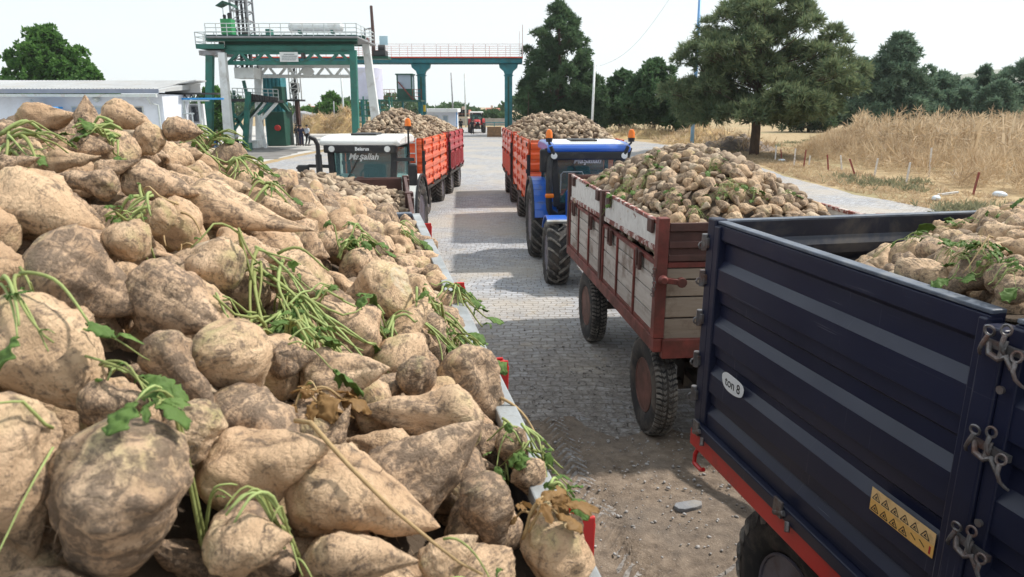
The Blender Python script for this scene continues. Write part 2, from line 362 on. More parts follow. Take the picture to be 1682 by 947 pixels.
def glassmat(name, tint, alpha=.55, rough=.03):
    m, nt, b = base_mat(name); b.inputs['Base Color'].default_value = (*tint, 1); b.inputs['Roughness'].default_value = rough; b.inputs['Specular IOR Level'].default_value = .8
    t = N(nt, 'BsdfTransparent'); t.inputs[0].default_value = (.78, .92, .9, 1); ms = N(nt, 'MixShader'); ms.inputs[0].default_value = alpha
    nt.links.new(t.outputs[0], ms.inputs[1]); nt.links.new(b.outputs[0], ms.inputs[2]); nt.links.new(ms.outputs[0], nt.nodes['Material Output'].inputs[0]); return m
M['glass'] = glassmat('windscreen glass', (.085, .19, .21), .30)
M['glassdark'] = glassmat('dark window glass', (.03, .035, .045), .9)
M['glasspale'] = glassmat('pale window glass', (.35, .42, .5), .9, .1)
M['lamp'] = pmat('headlamp glass', (.75, .75, .72), .15, 0, .05, 3, None, 0, 1, 0)
def beaconmat():
    m, nt, b = base_mat('orange beacon'); b.inputs['Base Color'].default_value = (.95, .22, .01, 1); b.inputs['Roughness'].default_value = .2
    b.inputs['Transmission Weight'].default_value = .25; return m
M['beacon'] = beaconmat()
def woodmat(name, cols, axis=1):
    m, nt, b = base_mat(name); st = [9, 9, 9]; st[axis] = .7; v = objvec(nt, tuple(st))
    g = N(nt, 'NewGeometry'); n = noise_t(nt, v, 2.2, 8, .65, .8); n2 = noise_t(nt, objvec(nt), 2.6, 7, .7)
    c = ramp(nt, n, [(.25, cols[0]), (.5, cols[1]), (.75, cols[2])])
    c = mixc(nt, .55, c, ramp(nt, g.outputs['Random Per Island'], [(0, tuple(x * .62 for x in cols[1])), (1, tuple(min(1, x * 1.2) for x in cols[1]))]))
    c = mixc(nt, vramp(nt, n2, .50, .64, 0, .7), c, (.13, .075, .05)); nt.links.new(c, b.inputs['Base Color']); b.inputs['Roughness'].default_value = .88
    bump(nt, b, n, .5, .01); return m
M['plank'] = woodmat('weathered plank', ((.22, .17, .145), (.46, .41, .37), (.66, .62, .58)))
M['plank_end'] = woodmat('weathered end plank', ((.16, .11, .08), (.32, .25, .19), (.46, .39, .32)), 0)
def peelmat():
    m, nt, b = base_mat('peeling white paint'); v = objvec(nt); n = noise_t(nt, v, 4.5, 9, .7, .5); n2 = noise_t(nt, v, 14, 5)
    c = mixc(nt, vramp(nt, n, .60, .63), ramp(nt, n2, [(.3, (.58, .55, .52)), (.7, (.74, .72, .69))]), ramp(nt, n2, [(.3, (.10, .045, .03)), (.7, (.24, .11, .07))]))
    nt.links.new(c, b.inputs['Base Color']); b.inputs['Roughness'].default_value = .6; bump(nt, b, n, .4, .01); return m
M['peel'] = peelmat()
def rustedge():
    m, nt, b = base_mat('peeling red edge'); v = objvec(nt); n = noise_t(nt, v, 9, 9, .7, .5)
    c = ramp(nt, n, [(.36, (.16, .04, .03)), (.5, (.22, .06, .045)), (.54, (.55, .48, .44)), (.7, (.62, .57, .53))])
    nt.links.new(c, b.inputs['Base Color']); b.inputs['Roughness'].default_value = .75; bump(nt, b, n, .4, .01); return m
M['peeledge'] = rustedge()

# ---- ground, road, dirt
def groundmat():
    m, nt, b = base_mat('dry ground'); v = posvec(nt)
    n1 = noise_t(nt, v, .12, 6); n2 = noise_t(nt, v, 1.7, 8, .7); n3 = noise_t(nt, v, 14, 5, .7)
    c = ramp(nt, n2, [(.3, (.20, .135, .07)), (.5, (.36, .26, .14)), (.7, (.46, .35, .20))])
    c = mixc(nt, vramp(nt, n1, .52, .62, 0, .55), c, (.19, .19, .09)); c = mixc(nt, vramp(nt, n3, .52, .7, 0, .5), c, (.55, .44, .27))
    nt.links.new(c, b.inputs['Base Color']); b.inputs['Roughness'].default_value = .95; bump(nt, b, n3, .6, .05); return m
M['ground'] = groundmat()
def cobblemat():
    m, nt, b = base_mat('cobblestones'); v = posvec(nt)
    nzn = N(nt, 'TexNoise'); nzn.inputs['Scale'].default_value = 1.1; nzn.inputs['Detail'].default_value = 3; nt.links.new(v, nzn.inputs['Vector'])
    nz2 = N(nt, 'TexNoise'); nz2.inputs['Scale'].default_value = 7; nz2.inputs['Detail'].default_value = 2; nt.links.new(v, nz2.inputs['Vector'])
    def wob(src, amt):
        s = N(nt, 'VectorMath', operation='SUBTRACT'); nt.links.new(src, s.inputs[0]); s.inputs[1].default_value = (.5, .5, .5)
        k = N(nt, 'VectorMath', operation='SCALE'); nt.links.new(s.outputs[0], k.inputs[0]); k.inputs['Scale'].default_value = amt; return k.outputs[0]
    a = N(nt, 'VectorMath', operation='ADD'); nt.links.new(v, a.inputs[0]); nt.links.new(wob(nzn.outputs['Color'], .34), a.inputs[1])
    a2 = N(nt, 'VectorMath', operation='ADD'); nt.links.new(a.outputs[0], a2.inputs[0]); nt.links.new(wob(nz2.outputs['Color'], .075), a2.inputs[1])
    bt = N(nt, 'TexBrick'); nt.links.new(a2.outputs[0], bt.inputs['Vector']); bt.offset = .5; bt.squash = 1
    for k, x in dict(Scale=1.0, **{'Mortar Size': .011, 'Mortar Smooth': .6, 'Brick Width': .20, 'Row Height': .122, 'Bias': 0.0}).items(): bt.inputs[k].default_value = x
    bt.inputs['Color1'].default_value = (.28, .29, .315, 1); bt.inputs['Color2'].default_value = (.46, .465, .49, 1); bt.inputs['Mortar'].default_value = (.17, .15, .13, 1)
    big = noise_t(nt, v, .35, 6, .6); mid = noise_t(nt, v, 2.4, 7, .65); fine = noise_t(nt, v, 30, 5, .7)
    c = mixc(nt, vramp(nt, mid, .3, .7, .0, .3), bt.outputs['Color'], (.24, .235, .245))
    c = mixc(nt, vramp(nt, big, .42, .60, 0, .7), c, (.44, .385, .32))              # dust and straw trodden in
    c = mixc(nt, vramp(nt, mid, .55, .66, 0, .55), c, (.38, .31, .225))
    sy = N(nt, 'SeparateXYZ'); nt.links.new(v, sy.inputs[0])
    far = vramp(nt, mth(nt, 'ADD', sy.outputs[1], mth(nt, 'MULTIPLY', mid, 3.0)), 4.8, 8.6, 0, .5)
    c = mixc(nt, vramp(nt, fine, .60, .72, 0, .5), c, (.13, .115, .10))
    near = mth(nt, 'MULTIPLY', vramp(nt, mth(nt, 'ADD', sy.outputs[1], mth(nt, 'MULTIPLY', mid, 4.0)), 13.5, 9.0), vramp(nt, noise_t(nt, v, 5, 8, .7), .38, .52, .25, .92))
    c = mixc(nt, near, c, ramp(nt, noise_t(nt, v, 22, 6, .7), [(.35, (.10, .085, .075)), (.55, (.19, .165, .145)), (.7, (.34, .31, .29))]))      # gravelly dirt over the near stones
    nt.links.new(c, b.inputs['Base Color']); b.inputs['Roughness'].default_value = .72
    h = mth(nt, 'ADD', mth(nt, 'MULTIPLY', bt.outputs['Fac'], -1.0), mth(nt, 'MULTIPLY', fine, .35)); bump(nt, b, h, .85, .02); return m
M['cobble'] = cobblemat()
def dirtmat():
    m, nt, b = base_mat('trodden dirt'); v = posvec(nt)
    n1 = noise_t(nt, v, .9, 6); n2 = noise_t(nt, v, 9, 8, .7); n3 = noise_t(nt, v, 60, 4, .7)
    c = ramp(nt, n2, [(.32, (.10, .073, .054)), (.5, (.195, .146, .107)), (.68, (.29, .225, .168))])
    c = mixc(nt, vramp(nt, n1, .45, .62, 0, .5), c, (.16, .135, .115)); c = mixc(nt, vramp(nt, n3, .60, .7, 0, .6), c, (.46, .40, .34))
    nt.links.new(c, b.inputs['Base Color']); b.inputs['Roughness'].default_value = .95
    bump(nt, b, mth(nt, 'ADD', n2, mth(nt, 'MULTIPLY', n3, .5)), .8, .03); return m
M['dirt'] = dirtmat()
M['yard'] = pmat('pale concrete yard', (.50, .485, .46), .9, 0, .2, .5, (.36, .32, .27), .4, .6, .2)
M['yard2'] = pmat('dark grey yard', (.20, .19, .18), .9, 0, .3, .8, (.12, .11, .10), .4, .7, .2)  # darker grey than the pale concrete yard around it
def hillmat():
    m, nt, b = base_mat('hillside'); v = posvec(nt); n = noise_t(nt, v, .01, 7)
    nt.links.new(ramp(nt, n, [(.35, (.10, .11, .05)), (.65, (.24, .20, .12))]), b.inputs['Base Color']); b.inputs['Roughness'].default_value = 1; return m
M['hill'] = hillmat()
M['strawmat'] = pmat('straw', (.48, .34, .16), .95, 0, .35, 2, (.26, .17, .08), .4, 3, .6)
M['moundmat'] = pmat('grey earth mound', (.26, .215, .185), .95, 0, .35, 2, (.13, .11, .10), .4, 3, .6)
def foliage(name, a, bb, cc=None, sc=.9):
    m, nt, b = base_mat(name); v = posvec(nt); g = N(nt, 'NewGeometry'); n = noise_t(nt, v, sc, 4, .6)
    c = ramp(nt, n, [(.32, a), (.68, bb)]); c = mixc(nt, vramp(nt, g.outputs['Random Per Island'], .2, 1, 0, .45), c, cc or tuple(x * 1.5 for x in bb))
    nt.links.new(c, b.inputs['Base Color']); b.inputs['Roughness'].default_value = .6; b.inputs['Specular IOR Level'].default_value = .3
    tr = N(nt, 'BsdfTranslucent'); nt.links.new(c, tr.inputs[0]); ms = N(nt, 'MixShader'); ms.inputs[0].default_value = .46
    nt.links.new(b.outputs[0], ms.inputs[1]); nt.links.new(tr.outputs[0], ms.inputs[2]); nt.links.new(ms.outputs[0], nt.nodes['Material Output'].inputs[0]); return m
M['pine'] = foliage('pine needles', (.070, .12, .070), (.18, .24, .125), (.28, .27, .125))
M['pine2'] = foliage('grey green pine needles', (.075, .14, .096), (.165, .245, .165), (.18, .24, .14))
M['spruce'] = foliage('conifer needles', (.038, .082, .044), (.088, .150, .068), (.13, .19, .08))
M['darkleaf'] = foliage('dark leaves', (.044, .095, .046), (.095, .17, .072), (.10, .17, .07))
M['broadleaf'] = foliage('broad leaves', (.045, .12, .026), (.11, .23, .052), (.16, .30, .075))
M['weed'] = foliage('dry weeds', (.31, .205, .115), (.60, .455, .285), (.78, .68, .52), .5)
M['weed_green'] = foliage('grey green weeds', (.16, .17, .10), (.26, .26, .16), (.35, .32, .2), 1.5)
# ------------------------------------------------------------------ the setting
o = MB(); o.add([(-2500, -60, 0), (4250, -60, 0), (4250, 4100, 0), (-2500, 4100, 0)], [(0, 1, 2, 3)])
struct(o.build('ground', M['ground']))
poly = [(-16, -30), (22, -30), (19, 0), (16, 10), (13.9, 20), (13.0, 26), (12.9, 33), (15.0, 48), (13, 63), (9, 80), (9, 112), (-9, 112), (-13, 84), (-14, 50)]
# the road edge wanders a little: subdivide its sides
def wander(poly, step=.8, amp=.25, seed=3):
    out = []
    for i, p in enumerate(poly):
        q = poly[(i + 1) % len(poly)]; p2, q2 = Vector(p), Vector(q); n = max(1, int((q2 - p2).length / step))
        nn = (q2 - p2).normalized(); nn = Vector((-nn.y, nn.x))
        for k in range(n):
            c = p2.lerp(q2, k / n); a = amp * (mnoise.noise(Vector((c.x * .6, c.y * .6, seed))) + .5 * mnoise.noise(Vector((c.x * 2.3, c.y * 2.3, seed))))
            c = c + nn * a; out.append((c.x, c.y, 0))
    return out
def sheet(name, poly, z, mat):
    bm = bmesh.new(); vs = [bm.verts.new((x, y, z)) for x, y, _ in poly]; f = bm.faces.new(vs)
    if f.normal.z < 0: f.normal_flip()
    bmesh.ops.triangulate(bm, faces=bm.faces[:]); me = bpy.data.meshes.new(name); bm.to_mesh(me); bm.free()
    o = bpy.data.objects.new(name, me); COL.objects.link(o); me.materials.append(mat); return struct(o)
sheet('road', wander(poly), .006, M['cobble'])
sheet('concrete_yard', wander([(-70, 20), (-15.5, 20), (-14.8, 50), (-13.6, 84), (-12, 120), (-70, 120)], 1.5, .3, 8), .004, M['yard'])
sheet('yard_patch', wander([(-26, 42), (-15, 44), (-15.5, 54), (-22, 58), (-30, 57)], 1.0, .6, 5), .009, M['yard2'])

# trodden dirt with ripples and tyre tracks over the near cobbles, real relief
def dirt():
    nx, ny = 300, 330; x0, x1, y0, y1 = -2.2, 4.6, -.6, 8.6
    V = np.zeros((ny, nx, 3)); xs = np.linspace(x0, x1, nx); ys = np.linspace(y0, y1, ny)
    for j, y in enumerate(ys):
        for i, x in enumerate(xs):
            lim = 7.0 + .9 * mnoise.noise((x * .9, 1.7, 0)) - max(0, .4 - x) * .5
            edge = min(1, max(-1, (lim - y + .6 * mnoise.noise((x * 2.2, y * 2.2, 4))) / .9)); edge = min(edge, (x - x0) / .5, (x1 - x) / .5, (y - y0) / .3)
            z = -.016 + .044 * edge
            if edge > 0:
                n = mnoise.fractal((x * 2.5, y * 2.5, 1), .9, 2.1, 5); z += .022 * n * edge
                d = math.hypot(x - 2.6, y - 2.2) + .10 * mnoise.noise((x * 3, y * 3, 9))        # arcs scraped by turning wheels
                w = max(0, 1 - abs(d - 2.0) / .75); z += .028 * math.sin(d * 48) * w * edge * (.4 + .6 * max(0, mnoise.noise((x * 1.3, y * 1.3, 2)) + .4))
                for tx, sl in ((.55, .10), (1.05, .03), (1.75, -.06)):                            # straight tread prints
                    t = x - (tx - .205 * y + sl * mnoise.noise((y * .8, tx, 0)))
                    if abs(t) < .16: z += (.018 * math.sin((y + abs(t) * 1.4) * 58) - .012) * (1 - (abs(t) / .16) ** 4) * edge
            V[j, i] = (x, y, z)
    idx = np.arange(nx * ny).reshape(ny, nx)
    F = np.stack([idx[:-1, :-1], idx[:-1, 1:], idx[1:, 1:], idx[1:, :-1]], -1).reshape(-1, 4)
    o = np_mesh('dirt_track', V.reshape(-1, 3), F, M['dirt'], smooth=True); return struct(o)
dirt()
def stone_verts(c, r, sq=.5, n=1.0):
    bm = bmesh.new(); bmesh.ops.create_icosphere(bm, subdivisions=2, radius=1)
    sd = R_.random() * 50; rz = R_.random() * 6.28
    for v in bm.verts:
        k = 1 + .35 * mnoise.noise(v.co * 1.6 + Vector((sd, 0, 0))); v.co *= k
        x, y = v.co.x, v.co.y * .7; v.co = Vector((x * math.cos(rz) - y * math.sin(rz), x * math.sin(rz) + y * math.cos(rz), v.co.z * sq)) * r + Vector(c)
    vs = [tuple(v.co) for v in bm.verts]; fs = [tuple(v.index for v in f.verts) for f in bm.faces]; bm.free(); return vs, fs
mb = MB()
for k in range(1500):
    u, v = R_.uniform(860, 1260), R_.triangular(540, 947, 620); p = gnd(u, v, 0)
    mb.add(*stone_verts((p.x, p.y, .036 if p.y < 6.8 else .016), R_.choice((.006, .007, .009, .012, .017)) * R_.uniform(.7, 1.2), R_.uniform(.35, .7)))
g = mb.build('gravel', M['pebble'], smooth='all'); tag(g, kind='stuff')
# flat grey stone and smaller chips lying in the dirt
p = gnd(1131, 838)
mb = MB(); out = [(-.105, -.045), (-.06, -.06), (.04, -.052), (.10, -.03), (.115, .02), (.07, .05), (-.02, .046), (-.10, .038), (-.125, 0)]
mb.prism(out, 0, .04, 'xy'); s = mb.build('flat_stone', M['slab'], bev=.006, loc=(p.x, p.y, .022)); s.rotation_euler = (.03, -.05, .12)
tag(s, 'flat grey stone slab lying in the dirt between the trailers', 'stone')

# ---- far hill, hedges, low wall, houses
def hill():
    V = []; F = []; n = 60
    prof = [(900, 0), (1100, 40), (1350, 120), (1600, 205), (1900, 290), (2250, 340), (2700, 300), (3200, 180), (4000, 0)]
    for i in range(n + 1):
        x = 900 + 3000 * i / n
        env = np.interp(x, [900, 1700, 1830, 1930, 2020, 2120, 2220, 2400, 3000, 3900], [0, .14, .36, .47, .53, .54, .48, .53, .5, .2])
        for (y, h) in [(3000 + (k - 6) * 130, max(0, 1 - ((k - 6) / 6.0) ** 2)) for k in range(13)]:
            V.append((x, y, -2 + 300 * env * h * (1 + .12 * mnoise.noise((x * .004, y * .004, 0)))))
    for i in range(n):
        for k in range(12): F.append((i * 13 + k, (i + 1) * 13 + k, (i + 1) * 13 + k + 1, i * 13 + k + 1))
    return struct(np_mesh('hills', V, F, M['hill'], smooth=True))
hill()

# ------------------------------------------------------------------ vegetation builders
def blades(C, D, k, length, width, bias=.9, rng=RNG, droop=0.0):
    """k leaf or needle blades at every centre C, spreading round direction D"""
    n = len(C); C = np.repeat(np.asarray(C), k, 0); D = np.repeat(np.asarray(D), k, 0)
    r = rng.normal(size=(n * k, 3)); r /= np.linalg.norm(r, axis=1, keepdims=True)
    d = D * bias + r; d[:, 2] -= droop; d /= np.linalg.norm(d, axis=1, keepdims=True)
    s = np.cross(d, rng.normal(size=d.shape)); s /= np.linalg.norm(s, axis=1, keepdims=True)
    L = (length * rng.uniform(.6, 1.25, n * k))[:, None]; W = (width * rng.uniform(.7, 1.3, n * k))[:, None] * .5
    V = np.stack([C - s * W * .5, C + s * W * .5, C + d * L * .6 + s * W, C + d * L, C + d * L * .6 - s * W], 1).reshape(-1, 3)
    F = np.arange(len(V)).reshape(-1, 5); return V, F
def tree(name, label, cat, base, H, clumps, tufts, k, length, width, mat, trunk_r, group=None, seed=1, up=.35, trunk_top=.9, spread=1.0, shell=.55, droop=0.0):
    """clumps: list of (centre offset from base, radius, flatness). Tapered trunk, a limb to every clump, blades through each clump."""
    rr = random.Random(seed); rng = np.random.default_rng(seed)
    t = thing(name, label, cat, base, 0, group)
    mb = MB(); pts = []; m = 7
    for i in range(m): pts.append((trunk_r * 1.2 * (rr.random() - .5) * (i > 0), trunk_r * 1.2 * (rr.random() - .5) * (i > 0), H * trunk_top * i / (m - 1) - (.1 if i == 0 else 0)))
    mb.tube(pts, trunk_r, 10, trunk_r * .25)
    for c, r, fl in clumps:
        c = Vector(c); z0 = max((.12 if trunk_r < .33 else .27) * H, c.z - (.3 * math.hypot(c.x, c.y) + .3)); z0 = min(z0, H * trunk_top * .95)
        a = Vector((0, 0, z0)); mid = a.lerp(c, .5) + Vector((0, 0, -.15 * r)); w = trunk_r * .22 * (1 - .6 * z0 / H)
        mb.tube([a, mid, c], w, 6, w * .3)
        for q in range(3):
            e = c + Vector((rr.uniform(-1, 1), rr.uniform(-1, 1), rr.uniform(-.3, .8))) * r * .8; mb.tube([mid.lerp(c, .5), e], w * .4, 5, w * .1)
    mb.build('trunk', M['bark'], t, smooth='all')
    CS = []; DS = []; tot = sum(r * r for _, r, _ in clumps)
    for c, r, fl in clumps:
        n = max(6, int(tufts * r * r / tot)); d = rng.normal(size=(n, 3)); d /= np.linalg.norm(d, axis=1, keepdims=True)
        d[:, 2] = np.where(d[:, 2] < -.5, -d[:, 2], d[:, 2])
        rad = r * (shell + (1 - shell) * rng.random(n) ** .6) * (1 + .18 * np.sin(d[:, 0] * 7 + d[:, 1] * 5 + seed))
        P = d * rad[:, None]; P[:, 2] *= fl; CS.append(P + np.array(c)); dd = d.copy(); dd[:, 2] += up; DS.append(dd / np.linalg.norm(dd, axis=1, keepdims=True))
    V, F = blades(np.concatenate(CS), np.concatenate(DS), k, length, width, spread, rng, droop)
    np_mesh('crown', V, F, mat, t); return t
def env_clumps(seed, H, z0, prof, n, r0, r1, flat=.7, inner=.3, sq=1.0):
    """clumps inside an envelope: prof = [(t, radius)] from crown bottom (0) to top (1)"""
    rr = random.Random(seed); out = []; ts = [p[0] for p in prof]; rs = [p[1] for p in prof]
    for i in range(n):
        t = (i + rr.random()) / n; R = float(np.interp(t, ts, rs)) * rr.uniform(.78, 1.12); a = i * 2.399 + rr.uniform(-.5, .5); q = (inner + (1 - inner) * rr.random() ** .5)
        cr = r0 + (r1 - r0) * (1 - t) * rr.uniform(.7, 1.2); q = max(0, R * q - cr * .55)
        out.append(((q * math.cos(a), q * math.sin(a) * sq, z0 + (H - z0) * t * .98 - cr * .3 * t), cr, flat))
    return out

# big pine by the road
B = gnd(1238, 254); B.z = 0
cl = env_clumps(4, 11.2, 2.3, [(0, 4.9), (.1, 6.2), (.3, 6.7), (.5, 6.0), (.7, 4.9), (.88, 3.2), (1, 1.0)], 165, .5, 1.1, .66, .12)
for k in range(26):
    a = k * 2.399; q = .9 + 4.4 * ((k + .5) / 26) ** .5; cl.append(((q * math.cos(a), q * math.sin(a), 2.75 + .5 * R_.random()), R_.uniform(.7, 1.05), .6))
tree('pine_tree', 'big round-headed pine with a bare lower trunk beside the stony road', 'tree', B, 11.2, cl, 9000, 17, .46, .05, M['pine'], .34, None, 4, .35, .93, 1.0, .35)
# tall conical conifer behind the right gantry leg
B = Vector((5.3, 82, 0))
cl = env_clumps(8, 14.6, 1.2, [(0, 4.0), (.15, 5.3), (.35, 5.1), (.6, 4.4), (.8, 2.7), (.93, 1.4), (1, .3)], 130, .4, 1.2, .75, .35)
tree('conifer_tree', 'tall dark pointed conifer standing beyond the right gantry leg', 'tree', B, 14.9, cl, 6500, 9, .55, .10, M['spruce'], .3, None, 8, .4, .95, .9, .4)
def round_tree(name, label, u, vtop, wpx, Y, mat, seed, tufts=2200, k=6, ln=.5, wd=.2, zb=.16, tr=.22, prof=None, nc=46, flat=.8, base=None):
    b = at(u, 200, Y); b.z = 0; H = at(u, vtop, Y).z; Rr = wpx / 2 / FPX * Y * .98
    prof = prof or [(0, .62 * Rr), (.2, .95 * Rr), (.45, Rr), (.7, .85 * Rr), (.9, .5 * Rr), (1, .2 * Rr)]
    cl = env_clumps(seed, H - .2, zb * H, prof, nc, Rr * .15, Rr * .30, flat, .25, .8)
    return tree(name, label, 'tree', b, H, cl, tufts, k, ln, wd, mat, tr, None, seed, .3, .85, .8, .35)
round_tree('conifer_tree', 'lower bushy conifer leaning right of the tall pointed one', 968, 118, 74, 80, M['spruce'], 21, 1900, 9, .5, .10, .1)
round_tree('dark_tree', 'dark round tree directly right of the thin white pole', 1020, 112, 84, 86, M['darkleaf'], 22, 2000)
round_tree('dark_tree', 'broad dark tree whose crown meets the big pine on its left', 1072, 96, 118, 78, M['darkleaf'], 23, 3000, zb=.2)
round_tree('dark_tree', 'low dark tree half hidden under the left boughs of the big pine', 1128, 128, 84, 74, M['darkleaf'], 24, 1800, zb=.18)
round_tree('bare_tree', 'thin grey-twigged tree between the gantry leg and the tall conifer', 868, 138, 46, 78, M['darkleaf'], 25, 320, 5, .4, .10, .1, .1, None, 16)
round_tree('conifer_tree', 'small grey-green tree standing behind the big pine trunk', 1330, 150, 110, 92, M['spruce'], 41, 1900, 8, .5, .12, .08)
# pines on the right behind the weeds
round_tree('pine_tree', 'large ragged pine right of the big roadside pine', 1462, 50, 178, 78, M['pine2'], 26, 6500, 10, .5, .10, .1, .3, [(0, 4.4), (.25, 5.3), (.5, 4.4), (.7, 3.3), (.88, 1.8), (1, .5)], 110, .5)
round_tree('pine_tree', 'lower pine filling the gap right of the large ragged pine', 1535, 118, 120, 82, M['pine2'], 27, 3200, 9, .55, .10, .08)
round_tree('pine_tree', 'slim pine with a lone tufted top against the far hill', 1606, 103, 68, 84, M['pine2'], 28, 1300, 9, .5, .10, .08, .2, [(0, 2.6), (.3, 2.4), (.55, 1.4), (.72, .5), (.85, 1.1), (1, .5)], 40, .6)
round_tree('pine_tree', 'dense dark pine between the tufted pine and frame edge', 1580, 128, 110, 90, M['pine2'], 29, 1700, 9, .55, .11, .06)
round_tree('pine_tree', 'rightmost dark pine cut off by the frame edge', 1672, 96, 130, 80, M['pine2'], 30, 3800, 9, .55, .10, .08, .25, None, 55, .65)
round_tree('pine_tree', 'young dark pine low behind the weeds at right', 1632, 130, 96, 76, M['pine2'], 42, 1500, 9, .5, .10, .06)
round_tree('pine_tree', 'tall grey green pine just behind the big pine right boughs', 1405, 92, 100, 96, M['pine2'], 51, 2600, 9, .55, .11, .06)
round_tree('pine_tree', 'broad low pine behind the two ragged pines', 1500, 122, 130, 104, M['pine2'], 52, 2600, 9, .6, .12, .06)
round_tree('pine_tree', 'low spreading pine below the far hill', 1600, 140, 150, 108, M['pine2'], 53, 2600, 9, .6, .12, .06)
# broad trees on the left
round_tree('leafy_tree', 'large bright green leafy tree behind the white roofed building', 96, 40, 160, 72, M['broadleaf'], 31, 5200, 6, .42, .22, .2, .35, [(0, 5.2), (.25, 5.4), (.5, 4.8), (.72, 3.8), (.9, 2.2), (1, 1.0)], 85)
round_tree('leafy_tree', 'leafy tree at the left frame edge behind the building', -18, 78, 75, 72, M['broadleaf'], 32, 1600, 6, .42, .22, .15)
round_tree('leafy_tree', 'lower leafy boughs at the right foot of the large tree', 160, 108, 70, 70, M['broadleaf'], 43, 1300, 6, .40, .2, .3)
round_tree('leafy_tree', 'green tree seen between the gantry legs and the canopy shed', 352, 138, 70, 84, M['broadleaf'], 33, 1500, 6, .45, .2, .05)
round_tree('leafy_tree', 'round green tree standing behind the straw heaps', 546, 150, 58, 118, M['broadleaf'], 34, 1500, 6, .6, .25, .05)
round_tree('leafy_tree', 'small green tree left of the round one behind the straw', 505, 176, 56, 130, M['broadleaf'], 35, 900, 5, .7, .3, .05)
round_tree('leafy_tree', 'low green tree beside the red roofed house far behind', 812, 182, 40, 170, M['darkleaf'], 36, 700, 5, .9, .4, .03)
# far hedge belt closing the horizon
def hedge():
    rng = np.random.default_rng(9); n = 5200; X = rng.uniform(-170, 210, n); Y = 230 + rng.uniform(0, 16, n) + .05 * np.abs(X)
    top = 4.5 + 2.0 * np.sin(X * .11) + 1.5 * np.sin(X * .31 + 1); Z = rng.random(n) ** .7 * np.maximum(1.5, top)
    D = rng.normal(size=(n, 3)); D[:, 2] = abs(D[:, 2]); D /= np.linalg.norm(D, axis=1, keepdims=True)
    V, F = blades(np.stack([X, Y, Z], 1), D, 5, 1.5, .8, .5, rng)
    h = np_mesh('treeline', V, F, M['darkleaf']); tag(h, 'far green belt of trees along the horizon', None, None, 'stuff'); return h
hedge()
